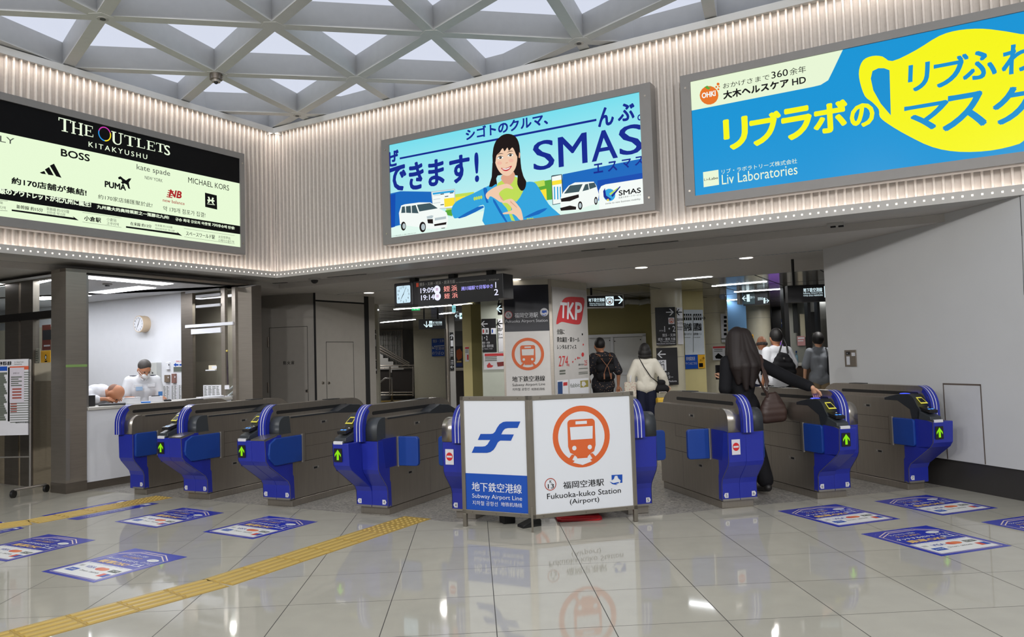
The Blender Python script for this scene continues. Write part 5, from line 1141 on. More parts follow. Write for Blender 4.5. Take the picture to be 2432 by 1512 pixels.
def hand(mb, c, ax, az_, n, ang, L, w, mt):
    a = math.radians(90 - ang); d = ax * math.cos(a) + az_ * math.sin(a); q = ax * -math.sin(a) + az_ * math.cos(a)
    mb.face([c - d * L * 0.15 - q * w + n, c + d * L - q * w * 0.5 + n, c + d * L + q * w * 0.5 + n, c - d * L * 0.15 + q * w + n], mt)
m = MB(); hand(m, pc, ax, az_, nrm * 0.006, 24, cl_r * 0.75, 0.004, K_ink); hand(m, pc, ax, az_, nrm * 0.007, 212, cl_r * 0.5, 0.005, K_ink); m.build('hands', t)
# white cabinet, switches and papers on the office wall
a = PO.uv(359, 861); b = PO.uv(384, 910)
t = thing('wall_cabinet', 'small pale grey key cabinet on the office wall behind the standing staff member', 'cabinet', PO.at(a[0], b[1]))
m = MB(); m.obox(PO.at(a[0], b[1], 0.0), PO.e * (b[0] - a[0]), PO.n * 0.09, Vector((0, 0, a[1] - b[1])), mat('cabinet_grey', (184, 186, 184), 0.5)); m.build('body', t, bevel=0.006)
m = MB(); m.cyl(PO.px(362, 885, 0.09), PO.px(362, 885, 0.10), 0.012, M_black, 10); m.build('lock', t)
m = MB(); q = PO.uv(360, 900); q2 = PO.uv(375, 907); m.obox(PO.at(q[0], q2[1], 0.091), PO.e * (q2[0] - q[0]), PO.n * 0.001, Vector((0, 0, q[1] - q2[1])), mat('label_yellow', (226, 206, 60), 0.6)); m.build('label', t)
for nm, lab, tl, br, mm in (('intercom', 'white intercom handset panel on the office wall', (397, 860), (405, 877), M_bwhite), ('switch_plate', 'brown switch plate on the office wall', (394, 890), (405, 907), mat('switch_brown', (112, 98, 84), 0.5)), ('switch_plate', 'narrow brown alarm plate on the office wall under the arrow poster', (411, 887), (420, 909), mat('alarm_brown', (128, 92, 84), 0.5))):
    a = PO.uv(*tl); b = PO.uv(*br); t = thing(nm, lab, nm.replace('_', ' '), PO.at(a[0], b[1])); m = MB(); m.obox(PO.at(a[0], b[1], 0), PO.e * (b[0] - a[0]), PO.n * 0.03, Vector((0, 0, a[1] - b[1])), mm); m.build('plate', t, bevel=0.003)
    m = MB(); c = PO.px((tl[0] + br[0]) / 2, tl[1] * 0.65 + br[1] * 0.35, 0.031); m.disc(c, PO.e * 0.012, Vector((0, 0, 0.014)), M_black if mm is M_bwhite else M_label, 14); m.build('button', t)
t, ik = poster('poster', 'small poster with two blue arrows on the office wall', 'poster', PO, (411, 855), (440, 883), M_bwhite)
for s, x in ((-1, 418), (1, 432)): ik.poly([(x + s * 6, 866), (x, 861), (x, 864), (x - s * 6, 864), (x - s * 6, 868), (x, 868), (x, 871)], M_signb, 1)
ik.rect((412, 871), (439, 882), K_grey, 1); ik.text('改札口', (418, 860), (430, 859), (418, 856), M_red, 2); ik.mb.build('print', t)
for i, (tl, br) in enumerate((((388, 914), (404, 952)), ((407, 913), (422, 952)), ((424, 912), (438, 952)))):
    t, ik = poster('timetable', 'printed timetable sheet low on the office wall, %s of three' % ('left', 'middle', 'right')[i], 'timetable', PO, tl, br, M_label); paper_lines(ik, (tl[0] + 1, tl[1] + 2), (br[0] - 1, br[1] - 2), 11, K_grey, 2); ik.mb.build('print', t)
# glass door in the office back wall
M_door = mat('door_dim_grey', (150, 142, 132), 0.45)
ud = lambda x: PO.uv(x, 800)[0]
m = MB()
for x0, x1, mm in ((437, 447, M_steel_d), (447, 464, M_steel_d), (532, 541, M_steel), (558, 566, M_steel)): m.obox(PO.at(ud(x0), 0, 0.0), PO.e * (ud(x1) - ud(x0)), PO.n * 0.05, Vector((0, 0, 2.6)), mm)
for y0, y1, x0, x1 in ((769, 776, 449, 562), (780, 792, 463, 533), (700, 706, 475, 532), (724, 730, 475, 532), (688, 693, 450, 530)):
    zt, zb = PO.uv(490, y0)[1], PO.uv(490, y1)[1]; m.obox(PO.at(ud(x0), zb, 0.0), PO.e * (ud(x1) - ud(x0)), PO.n * 0.07, Vector((0, 0, zt - zb)), M_bwhite)
struct('door_4', m)
m = MB(); m.obox(PO.at(ud(300), 0, -0.6), PO.e * (PO.uv(598, 800, -0.6)[0] - ud(300)), PO.n * -0.05, Vector((0, 0, 2.62)), M_door); struct('wall_office_passage', m)
q_ = PO.at(ud(510), 2.5, -0.3); lamp(q_, 14.0, 0.15, (1, 0.97, 0.92), 2.8)  # added lamp that brightens the passage behind the glass door
g = MB(); g.face([PO.at(ud(464), 0, 0.02), PO.at(ud(558), 0, 0.02), PO.at(ud(558), 2.6, 0.02), PO.at(ud(464), 2.6, 0.02)], glass('office_glass')); struct('door_4_pane', g)
t, ik = poster('timetable', 'timetable sheet in the lower part of the office glass door', 'timetable', PO, (487, 914), (530, 945), M_label, 0.03); paper_lines(ik, (489, 916), (528, 944), 8, K_grey, 4); ik.mb.build('print', t)
t, ik = poster('notice', 'small cream card on the office glass door', 'notice', PO, (500, 867), (518, 877), mat('card_cream', (214, 204, 178), 0.6), 0.03); ik.rect((503, 869), (515, 875), M_bwhite, 1); ik.mb.build('print', t)
b = MB(); b.obox(PO.px(492, 880, 0.03), PO.e * 0.21, PO.n * 0.03, Vector((0, 0, 0.015)), M_bwhite); tag(b.build('card_shelf'), 'small white shelf under the cream card on the office glass door', 'shelf')
# lanyards hanging at the post
p = PO.px(539, 833, 0.08); t = thing('lanyard', 'dark lanyards hanging from a yellow hook on the office door post', 'lanyard', p)
m = MB(); m.ball(p, 0.015, mat('hook_yellow', (216, 196, 90), 0.5)); m.build('hook', t)
m = MB(); q = PO.px(541, 912, 0.08)
for dx in (-0.012, 0.0, 0.012): m.tube([p, (p + q) / 2 + PO.e * dx, q + PO.e * dx * 0.6], 0.006, mat('lanyard_dark', (40, 26, 36), 0.7), 6)
m.build('strap', t)
m = MB(); m.obox(PO.px(534, 924, 0.075), PO.e * 0.10, PO.n * 0.004, Vector((0, 0, 0.06)), M_label); m.build('card', t)
# clutter on the counter
zc = 0.986
def onc(x, y, z=zc): return onz(x, y, z)
def clutter(name, label, cat, px, d, m, rz, z=0.0, extra=None, bev=0.004):
    dn = -px[1] if px[1] < 5 else -0.2; p = PB.at(PB.uv(px[0], 950, dn)[0], zc, dn); t = thing(name, label, cat, p + Vector((0, 0, z))); b = MB(); b.box(p + Vector((0, 0, z + d[2] / 2)), d, m, rz); b.build('body', t, bevel=bev)
    if extra: extra(p + Vector((0, 0, z)), t)
    return p
def stack(p, t):
    b = MB(); b.box(p + Vector((0, 0, 0.078)), (0.2, 0.13, 0.006), M_label, 35); b.build('papers', t)
clutter('paper_tray', 'white paper tray on the counter in front of the standing staff member', 'tray', (312, 0.14), (0.20, 0.15, 0.07), M_bwhite, 30, 0, stack)
clutter('folder', 'bright blue folder lying on the counter', 'folder', (346, 0.12), (0.11, 0.1, 0.018), mat('folder_blue', (40, 120, 210), 0.5), 30, 0, lambda p, t: MB().box(p + Vector((0, 0, 0.02)), (0.1, 0.08, 0.003), M_label, 30).build('label', t))
clutter('keyboard', 'black keyboard on the counter in front of the bending staff member', 'keyboard', (266, 0.12), (0.30, 0.13, 0.02), M_black, 30, 0, lambda p, t: MB().box(p + Vector((0, 0, 0.022)), (0.3, 0.1, 0.006), M_char, 30).build('keys', t))
clutter('desk_box', 'dark box on the counter beside the left steel column', 'box', (214, 0.3), (0.09, 0.14, 0.13), M_black, 40, 0, lambda p, t: MB().box(p + Vector((0, 0, 0.132)), (0.09, 0.15, 0.006), M_char, 40).build('lid', t))
clutter('desk_printer', 'small pale ticket printer on the counter right of the blue folder', 'printer', (370, 0.2), (0.16, 0.14, 0.075), M_label, 30, 0, lambda p, t: MB().box(p + Vector((0.01, -0.03, 0.08)), (0.1, 0.05, 0.01), M_black, 30).build('slot', t))
clutter('stamp_pad', 'small black stamp pad on the counter beside the printer', 'stamp pad', (398, 0.14), (0.09, 0.06, 0.02), M_black, 30, 0, lambda p, t: MB().box(p + Vector((0, 0, 0.022)), (0.07, 0.04, 0.004), M_char, 30).build('pad', t))
clutter('blue_box', 'small blue box on the counter behind the standing staff member', 'box', (381, 0.36), (0.05, 0.05, 0.13), mat('box_blue', (52, 108, 170), 0.6), 30, 0, lambda p, t: MB().box(p + Vector((0, 0, 0.132)), (0.045, 0.045, 0.004), M_label, 30).build('top', t))
clutter('brochure_stack', 'low stack of white brochures at the right end of the counter', 'brochures', (500, 0.2), (0.34, 0.2, 0.02), M_label, 40, 0, lambda p, t: MB().box(p + Vector((0.05, 0.02, 0.024)), (0.24, 0.18, 0.008), M_bwhite, 25).build('sheet', t))
p = PB.at(PB.uv(545, 950, -0.2)[0], zc, -0.2); t = thing('brochure_holder', 'white curved brochure holder leaning at the right end of the counter', 'holder', p)
m = MB(); m.tube([p + Vector((-0.02, 0, 0.01)), p + Vector((0.05, 0.03, 0.07)), p + Vector((0.1, 0.06, 0.15)), p + Vector((0.07, 0.04, 0.17)), p + Vector((0.0, 0.0, 0.1))], 0.014, M_bwhite, 8); m.build('loop', t); m = MB(); m.box(p + Vector((0.02, 0.01, 0.006)), (0.16, 0.1, 0.012), M_bwhite, 35); m.build('base', t)
t = thing('monitor', 'pale computer box at the back of the office behind the bending man', 'computer', PO.px(222, 930, 0.15) * 1.0)
b = MB(); q = PO.px(200, 952, 0.5); b.obox(q, PO.e * 0.22, PO.n * -0.25, Vector((0, 0, 0.2)), M_label); b.build('case', t, bevel=0.006); b = MB(); b.obox(q + Vector((0, 0, 0.2)), PO.e * 0.12, PO.n * -0.1, Vector((0, 0, 0.02)), M_black); b.build('cover', t)
# timetable on a wheeled stand
sp = (onz(113, 1168) + onz(35, 1182)) / 2; Ps = Pl(sp, 176)
t = thing('timetable_stand', 'wheeled stand with a printed train timetable at the left edge', 'stand', sp)
ub = Ps.uv(72, 900)[0]
m = MB()
for u in (ub, ub - 0.95): m.tube([Ps.at(u, 0.1), Ps.at(u, Ps.uv(72, 853)[1])], 0.012, M_trim, 8)
m.tube([Ps.at(ub, Ps.uv(72, 1084)[1]), Ps.at(ub - 0.95, Ps.uv(72, 1084)[1])], 0.009, M_trim, 8); m.build('post', t)
for u, nm in ((ub, 'a'), (ub - 0.95, 'b')):
    f = MB(); dv = onz(113, 1168) - onz(35, 1182); A = Ps.at(u, 0.09) - dv * 0.5; B = Ps.at(u, 0.09) + dv * 0.5; f.tube([A, B], 0.016, M_trim, 8); fo = f.build('foot', t)
    for P_ in (A, B):
        w_ = MB(); w_.tube([P_ + Vector((-0.015, 0, -0.045)), P_ + Vector((0.015, 0, -0.045))], 0.045, M_black, 14); w_.build('castor', fo)
z1, z0 = Ps.uv(60, 852)[1], Ps.uv(60, 1032)[1]
m = MB(); m.obox(Ps.at(ub - 0.95, z0, 0.012), Ps.e * 0.94, Ps.n * 0.012, Vector((0, 0, z1 - z0)), M_label); bo = m.build('board', t)
ik = Ink(Ps, 0.0245, 0.001)
ik.text('天神 姪浜 唐津', (-4, 868), (27, 864), (-4, 858), K_ink, 1, 0.025); ik.text('for Hakata/Tenjin', (34, 862), (56, 861), (34, 858), K_grey, 1); ik.text('Meinohama/Karatsu', (34, 866), (52, 865), (34, 863), K_grey, 1)
ik.rect((-60, 872), (17, 880), M_signb, 1); ik.rect((23, 870), (68, 877), mat('notice_orange', (204, 86, 48), 0.6), 1); ik.rect((19, 872), (23, 1000), K_ink, 1)
for i in range(22): ik.rect((-60, 886 + i * 5.2), (17 - (i * 7) % 9, 889 + i * 5.2), K_grey, 1); ik.rect((24, 884 + i * 5.6), (70, 884.6 + i * 5.6), K_grey, 1)
ik.rect((23, 873), (57, 955), mat('notice_lilac', (196, 190, 200), 0.6), 2); ik.text('お知らせ', (31, 888), (46, 887), (31, 884), K_ink, 3)
for i in range(5): ik.rect((26, 894 + i * 5), (52 - (i % 2) * 8, 896 + i * 5), K_grey, 3)
for i in range(4): ik.rect((29, 922 + i * 7), (51, 925 + i * 7), mat('print_dull_red', (150, 70, 60), 0.6), 3)
for i in range(4): ik.rect((25, 958 + i * 6), (40, 960 + i * 6), mat('print_dull_red', (150, 70, 60), 0.6), 2)
ik.text('福岡市交通局', (36, 1005), (68, 1003), (36, 1001), K_ink, 2)
ik.mb.build('print', bo)
# ================================================================ THE CONCOURSE BEHIND THE GATES
M_door_w = mat('fire_door_grey', (150, 146, 140), 0.55, 0, 0.3)
M_cream = mat('cream_tile', (200, 194, 172), 0.35, vary=0.06, scale=14)
M_olive = mat('olive_board', (146, 138, 92), 0.55, vary=0.04)
M_yell = mat('pale_yellow_board', (206, 194, 140), 0.5, vary=0.03)
M_signk = mat('sign_black', (26, 26, 30), 0.4)
M_mirror = mat('polished_column', (196, 192, 178), 0.12, 0.1, 0.6, vary=0.05)
E_lit = emit('sign_lit_white', (225, 248, 255), 1.0); E_litc = emit('sign_lit_cyan', (150, 220, 225), 0.9); E_exit = emit('exit_green', (40, 200, 110), 1.0); E_or = emit('lit_orange', (226, 110, 60), 0.9)
# fire doors
PD = Pl(onz(749, 695, Z_CEIL), 165.0)
def dz(px, py): return PD.uv(px, py)
m = MB(); u0, u1 = dz(600, 800)[0] - 0.4, dz(747, 800)[0]
m.obox(PD.at(u0, 0), PD.e * (u1 - u0), PD.n * -0.1, Vector((0, 0, Z_CEIL)), M_door_w); struct('wall_fire_shutter', m)
m = MB(); m.obox(PD.at(u1, 0, 0.02), PD.e * 0.03, PD.n * -0.12, Vector((0, 0, Z_CEIL)), M_dark); struct('trim_6', m)
def trimbox(pl, tl, br, name, mt=M_dark, w=0.008):
    u0, z1 = pl.uv(*tl); u1, z0 = pl.uv(*br); ik = Ink(pl, 0.001); z0 = max(z0, 0.02)
    for a in ((u0, z0, u0 + w, z1), (u1 - w, z0, u1, z1), (u0, z1 - w, u1, z1)): ik.urect(*a, mt, 1)
    return ik
ik = trimbox(PD, (639, 778), (734, 1010), 'x'); ik.text('防火扉', (673, 866), (699, 865), (673, 857), K_ink, 1, 0.02, 1.5); struct('door_1', ik.mb)
p = PD.px(729, 928); t = thing('door_handle', 'round recessed handle on the fire door marked with three characters', 'door handle', p)
m = MB(); m.tube([p, p + PD.n * 0.012], [0.03, 0.026], M_steel, 16); m.build('ring', t); m = MB(); m.disc(p + PD.n * 0.013, PD.e * 0.017, Vector((0, 0, 0.017)), M_dark, 14); m.build('opening', t)
for y, lb in ((812, 'upper'), (920, 'lower')):
    p = PD.px(637, y); m = MB(); m.tube([p - Vector((0, 0, 0.09)), p + Vector((0, 0, 0.09))], 0.016, M_steel_d, 8); tag(m.build('hinge'), lb + ' hinge on the left edge of the fire door', 'hinge')
PD2 = Pl(PD.at(u1 + 0.03, 0), 57.0)
m = MB(); u2 = PD2.uv(866, 800)[0]; zt = PD2.uv(760, 716)[1]
m.obox(PD2.at(0, 0), PD2.e * u2, PD2.n * -0.08, Vector((0, 0, zt)), M_door_w); m.obox(PD2.at(0, zt, -0.01), PD2.e * (u2 + 0.1), PD2.n * -0.1, Vector((0, 0, 0.03)), M_dark); m.obox(PD2.at(0, zt + 0.03, 0), PD2.e * u2, PD2.n * -0.08, Vector((0, 0, Z_CEIL - zt - 0.03)), M_soffit); struct('wall_fire_shutter_side', m)
ik = trimbox(PD2, (774, 811), (843, 1010), 'x'); struct('door_2', ik.mb)
for x, lab in ((767, 'left'), (781, 'right')):
    p = PD2.px(x, 909); t = thing('door_handle', 'round recessed handle on the angled fire door panel, %s of two' % lab, 'door handle', p); m = MB(); m.tube([p, p + PD2.n * 0.012], [0.028, 0.024], M_steel, 16); m.build('ring', t); m = MB(); m.disc(p + PD2.n * 0.013, PD2.e * 0.015, Vector((0, 0, 0.015)), M_dark, 14); m.build('opening', t)
m = MB(); m.obox(PD2.at(u2, 0, 0.0), PD2.e * 0.12, PD2.n * -0.25, Vector((0, 0, Z_CEIL)), M_dark); m.obox(PD2.at(u2 + 0.12, 0, 0.0), PD2.e * 0.16, PD2.n * -0.25, Vector((0, 0, Z_CEIL)), M_door_w); struct('trim_7', m)

def PY(x, Y, az=3.0): p = ony(x, 850, Y); return Pl((p.x, p.y), az)
def slab(pl, x0, x1, y0, y1, d, m, mb=None, n=0.0):
    """box whose front spans these pixels; y0/y1 None = ceiling/floor"""
    mb = mb or MB(); xm = (x0 + x1) / 2
    za = Z_CEIL if y0 is None else pl.uv(xm, y0, n)[1]; zb = 0.0 if y1 is None else pl.uv(xm, y1, n)[1]
    a, b = pl.uv(x0, 850, n)[0], pl.uv(x1, 850, n)[0]
    mb.obox(pl.at(a, zb, n), pl.e * (b - a), pl.n * -d, Vector((0, 0, za - zb)), m); return mb
def sign(label, pl, tl, br, m, n=0.02, th=0.03, name='wall_sign', cat='sign', group=None):
    u0, z1 = pl.uv(*tl, n); u1, z0 = pl.uv(*br, n); t = thing(name, label, cat, pl.at(u0, z0, n), 0, group)
    b = MB(); b.obox(pl.at(u0, z0, n), pl.e * (u1 - u0), pl.n * -th, Vector((0, 0, z1 - z0)), m); b.build('board', t)
    return t, Ink(pl, n, 0.002)
def arrow(ik, c, s, ang, m, k=2):
    """arrow of half-size s (metres) pointing along ang degrees on the plane"""
    n = ik.n + k * ik.st; u, z = ik.pl.uv(*c, n); a = math.radians(ang); d = Vector((math.cos(a), math.sin(a))); q = Vector((-d.y, d.x)); w = 0.26
    for pts in ([(-1, -w / 2), (0.7, -w / 2), (0.7, w / 2), (-1, w / 2)], [(1, 0), (0.15, 0.85), (-0.2, 0.85), (0.62, 0)], [(1, 0), (0.62, 0), (-0.2, -0.85), (0.15, -0.85)]):
        P_ = [Vector((u, z)) + d * (x * s) + q * (y * s) for x, y in pts]; ik.mb.face([ik.pl.at(p.x, p.y, n) for p in P_], m)
def train(ik, c, r, m, bg, k=2):
    n = ik.n + k * ik.st; u, z = ik.pl.uv(*c, n); ik.mb.ring(ik.pl.at(u, z, n), ik.pl.e * r, Vector((0, 0, r)), 0.8, m, 28)
    R = lambda x0, y0, x1, y1, mm, kk: ik.urect(u + x0 * r, z + y0 * r, u + x1 * r, z + y1 * r, mm, k + kk)
    R(-0.42, -0.55, 0.42, 0.52, m, 0.2); R(-0.32, 0.0, 0.32, 0.32, bg, 0.6); R(-0.2, 0.38, 0.2, 0.46, bg, 0.6)
    for s in (-1, 1):
        ik.mb.disc(ik.pl.at(u + s * 0.25 * r, z - 0.25 * r, n + 0.002), ik.pl.e * 0.08 * r, Vector((0, 0, 0.08 * r)), bg, 10)
        ik.mb.face([ik.pl.at(u + s * x * r, z + y * r, n + 0.0005) for x, y in ((0.2, -0.55), (0.32, -0.55), (0.55, -0.75), (0.42, -0.82))][::s], m)
# ---- departure board hanging from the soffit
Pq = ony(945, 700, 11.2); PBd = Pl((Pq.x, Pq.y), 150.15)
CZ = lambda x, y: (860 + 0.15625 * x, 640 + 0.15625 * y)
ua, z1 = PBd.uv(*CZ(482, 212)); ub_, z0 = PBd.uv(*CZ(2150, 455)); zb_ = PBd.uv(*CZ(520, 568))[1]
t = thing('departure_board', 'black hanging train departure board with a square clock at its left end', 'departure board', PBd.at(ua, zb_))
uc = PBd.uv(*CZ(780, 400))[0]
m = MB(); m.obox(PBd.at(uc, zb_ + 0.012, 0), PBd.e * (ub_ - uc), PBd.n * -0.28, Vector((0, 0, z1 - zb_ - 0.012)), M_signk); m.build('case', t, bevel=0.006)
m = MB(); m.obox(PBd.at(ua, zb_, 0.004), PBd.e * (uc - ua - 0.006), PBd.n * -0.28, Vector((0, 0, z1 - zb_)), M_signk); co = m.build('clock_case', t, bevel=0.02, seg=3)
for u in (ua + 0.25, (ua + ub_) / 2, ub_ - 0.3):
    m = MB(); m.obox(PBd.at(u, z1, -0.06), PBd.e * 0.1, PBd.n * -0.1, Vector((0, 0, Z_CEIL - z1)), M_black); m.build('hanger', t)
ik = Ink(PBd, 0.006, 0.0012)
q = [PBd.uv(*CZ(x, y)) for x, y in ((518, 252), (728, 240), (748, 498), (540, 515))]; cu0 = (q[0][0] + q[3][0]) / 2; cu1 = (q[1][0] + q[2][0]) / 2; cz0 = (q[2][1] + q[3][1]) / 2; cz1 = (q[0][1] + q[1][1]) / 2
E_clock = emit('clock_face_light', (205, 232, 246), 1.0, True)
rr = 0.02; o_ = arc((cu0 + rr, cz0 + rr), rr, 180, 270, 4) + arc((cu1 - rr, cz0 + rr), rr, 270, 360, 4) + arc((cu1 - rr, cz1 - rr), rr, 0, 90, 4) + arc((cu0 + rr, cz1 - rr), rr, 90, 180, 4)
ik.mb.face([PBd.at(a, b, 0.0072) for a, b in o_], E_clock); cc = PBd.at((cu0 + cu1) / 2, (cz0 + cz1) / 2, 0.009); R_ = (cu1 - cu0) / 2
for h in range(1, 13):
    a = math.radians(90 - 30 * h); V, F, asp = glyphs(str(h)); s = 0.032; c = cc + PBd.e * math.cos(a) * R_ * 0.78 + Vector((0, 0, math.sin(a) * R_ * 0.86)); ik.mb.add([c + PBd.e * (x - 0.5) * s * asp + Vector((0, 0, (y - 0.5) * s)) for x, y in V], F, K_ink)
hand(ik.mb, cc, PBd.e, Vector((0, 0, 1)), PBd.n * 0.001, 27, R_ * 0.78, 0.004, K_ink); hand(ik.mb, cc, PBd.e, Vector((0, 0, 1)), PBd.n * 0.002, 213, R_ * 0.62, 0.006, K_ink)
ik.mb.build('clock_face', co)
ik = Ink(PBd, 0.001, 0.0012); E_w = emit('led_white', (225, 225, 255), 1.2); E_p = emit('led_pink', (255, 160, 150), 1.1); E_v = emit('led_violet', (170, 165, 255), 1.1); E_dim = mat('board_grey_print', (150, 148, 144), 0.5)
ik.rect(CZ(845, 232), CZ(2075, 468), mat('led_screen', (34, 34, 38), 0.3), 0.6)
ik.rect(CZ(822, 205), CZ(860, 262), mat('board_orange', (190, 70, 40), 0.5), 2)
T(ik, CZ, '博多・天神・姪浜・唐津方面', 872, 256, 1412, 208, 200, E_dim, 2, 0.01); T(ik, CZ, 'for Hakata/Tenjin/Meinohama/Karatsu', 1426, 210, 1880, 180, 190, E_dim, 2); T(ik, CZ, 'のりば/Track', 1930, 172, 2082, 162, 146, E_dim, 2)
for tx, a in (('19:09', (888, 362, 1090, 350, 282)), ('19:14', (898, 470, 1096, 458, 388))): T(ik, CZ, tx, *a, E_w, 3, 0.02)
for cy, cx_ in ((304, 1138), (408, 1146)): ik.disc(CZ(cx_, cy), 0.058, E_w, 3); T(ik, CZ, '普', cx_ - 22, cy + 18, cx_ + 22, cy + 16, cy - 26, mat('led_red_text', (200, 90, 90), 0.5), 4)
for a in (('姪', 1240, 340, 1338, 334, 250), ('浜', 1358, 332, 1446, 327, 238), ('姪', 1250, 445, 1336, 440, 362), ('浜', 1368, 436, 1455, 430, 350)): T(ik, CZ, a[0], *a[1:], E_p, 3, 0.02)
T(ik, CZ, '洲川端駅で貝塚ゆき', 1505, 322, 1990, 290, 258, E_v, 3, 0.02)
T(ik, CZ, '1', 2012, 280, 2048, 276, 188, E_w, 3, 0.02); T(ik, CZ, '2', 2008, 392, 2072, 388, 296, E_w, 3, 0.02)
ik.mb.build('display', t)
# ---- pillar with the big station panel and the grey advertisement
Pcn = ony(1311, 800, 11.9); PPl = Pl((Pcn.x, Pcn.y), 3.0); PPr = Pl((Pcn.x, Pcn.y), 55.0)
uL = PPl.uv(1196, 850)[0]; uRr = PPr.uv(1399, 850)[0]
A, Bc, Cc = PPl.at(uL, 0), PPl.at(0, 0), PPr.at(uRr, 0)
m = MB(); m.prism([(p.x, p.y) for p in (A, Bc, Cc, Cc + Vector((-0.3, 0.6, 0)), A + Vector((0, 0.7, 0)))], lambda a, b, n: Vector((a, b, n)), 0, Z_CEIL, M_mirror); struct('pillar', m)
t = thing('pillar_panel', 'tall pillar panel with a black head and orange train sign on white', 'sign', A)
zt, zm = PPl.uv(1310, 675)[1], PPl.uv(1300, 785)[1]
m = MB(); m.obox(PPl.at(uL, 0, 0.012), PPl.e * 0.03, PPl.n * -0.01, Vector((0, 0, Z_CEIL)), M_steel); m.obox(PPl.at(-0.035, 0, 0.012), PPl.e * 0.045, PPl.n * -0.01, Vector((0, 0, Z_CEIL)), M_steel); m.build('frame', t)
m = MB(); m.obox(PPl.at(uL + 0.03, zm, 0.008), PPl.e * (-0.065 - uL), PPl.n * -0.006, Vector((0, 0, zt - zm)), mat('panel_navy_black', (22, 24, 36), 0.4)); m.obox(PPl.at(uL + 0.03, 0.3, 0.008), PPl.e * (-0.065 - uL), PPl.n * -0.006, Vector((0, 0, zm - 0.3)), mat('panel_white', (206, 204, 202), 0.5)); m.build('board', t)
CP = lambda x, y: (1080 + 0.22483 * x, 620 + 0.22483 * y)
ik = Ink(PPl, 0.009, 0.0015)
cu, cz = PPl.uv(*CP(568, 568)); ik.ring(CP(568, 568), 0.062, 0.88, M_red, 2); ik.disc(CP(568, 568), 0.055, M_label, 1); T(ik, CP, '13', 550, 582, 588, 580, 562, K_ink, 3); T(ik, CP, 'K', 560, 558, 578, 556, 542, K_ink, 3)
ik.disc(CP(945, 538), 0.065, M_label, 1); ik.poly([CP(*p) for p in ((920, 520), (970, 518), (972, 545), (955, 540), (945, 550), (922, 545))], M_signb, 2); ik.poly([CP(*p) for p in ((915, 562), (945, 570), (972, 556), (960, 572), (935, 578))], M_signb, 2)
T(ik, CP, '福岡空港駅', 632, 600, 880, 588, 545, M_bwhite, 2, 0.01); T(ik, CP, 'Fukuoka Airport Station', 538, 660, 982, 635, 620, M_bwhite, 2)
M_pw = MATS['panel_white']
cu, cz = PPl.uv(*CP(772, 980)); r = abs(PPl.uv(*CP(943, 980))[0] - cu)
ik.mb.ring(PPl.at(cu, cz, ik.n + 0.002), PPl.e * r, Vector((0, 0, r)), 0.82, M_signo, 44)
def pg(pts, mm, n): ik.mb.face([PPl.at(cu + x * r, cz + y * r, ik.n + n) for x, y in pts], mm)
pg(arc((-0.34, 0.42), 0.12, 180, 90, 4) + arc((0.34, 0.42), 0.12, 90, 0, 4) + [(0.46, -0.30), (0.42, -0.48), (0.3, -0.55), (-0.3, -0.55), (-0.42, -0.48), (-0.46, -0.30)], M_signo, 0.003)
pg([(-0.38, 0.3), (0.38, 0.3), (0.36, -0.08), (-0.36, -0.08)], M_pw, 0.005); pg([(-0.2, 0.46), (0.2, 0.46), (0.2, 0.38), (-0.2, 0.38)], M_pw, 0.005)
for s in (-1, 1):
    ik.mb.disc(PPl.at(cu + s * 0.26 * r, cz - 0.33 * r, ik.n + 0.005), PPl.e * r * 0.08, Vector((0, 0, r * 0.08)), M_pw, 14); pg([(s * 0.2, -0.55), (s * 0.34, -0.55), (s * 0.56, -0.78), (s * 0.42, -0.84)][::s], M_signo, 0.003)
pg([(-0.2, -0.55), (0.2, -0.55), (0.22, -0.66), (-0.22, -0.66)], M_signo, 0.0035)
T(ik, CP, '地下鉄空港線', 608, 1276, 955, 1268, 1216, K_ink, 2, 0.015); T(ik, CP, 'Subway Airport Line', 610, 1328, 956, 1318, 1294, K_ink, 2); T(ik, CP, '지하철 공항선', 610, 1370, 790, 1366, 1340, K_ink, 2); T(ik, CP, '地铁机场线', 810, 1366, 950, 1362, 1338, K_ink, 2)
ik.mb.build('print', t)
t = thing('pillar_advertisement', 'tall grey advertisement with a red flag logo on the pillar side', 'poster', Bc)
zt = PPr.uv(1350, 685)[1]; m = MB(); m.obox(PPr.at(0.03, 0.2, 0.008), PPr.e * (uRr - 0.05), PPr.n * -0.006, Vector((0, 0, zt - 0.2)), mat('ad_grey', (186, 184, 182), 0.45)); m.build('sheet', t)
ik = Ink(PPr, 0.009, 0.0015); M_tkp = mat('flag_red', (188, 52, 56), 0.5)
ik.poly([CP(*p) for p in ((1075, 665), (1090, 560), (1120, 460), (1150, 400), (1200, 378), (1290, 378), (1368, 396), (1358, 520), (1335, 640), (1300, 668), (1210, 655), (1130, 640))], M_tkp, 1, 3)
for ch, a in (('T', (1108, 600, 1180, 560, 430)), ('K', (1185, 612, 1262, 575, 430)), ('P', (1268, 620, 1342, 585, 430))): T(ik, CP, ch, *a, M_bwhite, 2, 0.035, slant=0.12)
for tx, a in (('全国に', (1080, 772, 1162, 764, 714)), ('貸会議室・貸ホール', (1080, 855, 1318, 835, 798)), ('レンタルオフィス', (1085, 932, 1286, 912, 880))): T(ik, CP, tx, *a, K_ink, 2, 0.015)
T(ik, CP, '274', 1098, 1112, 1196, 1100, 1000, M_tkp, 2, 0.0, slant=0.12); T(ik, CP, '室', 1196, 1108, 1214, 1104, 1080, M_tkp, 2); T(ik, CP, '25', 1368, 1100, 1398, 1092, 1046, M_tkp, 2, slant=0.12); T(ik, CP, '国内外', 1308, 1102, 1366, 1094, 1082, K_ink, 2)
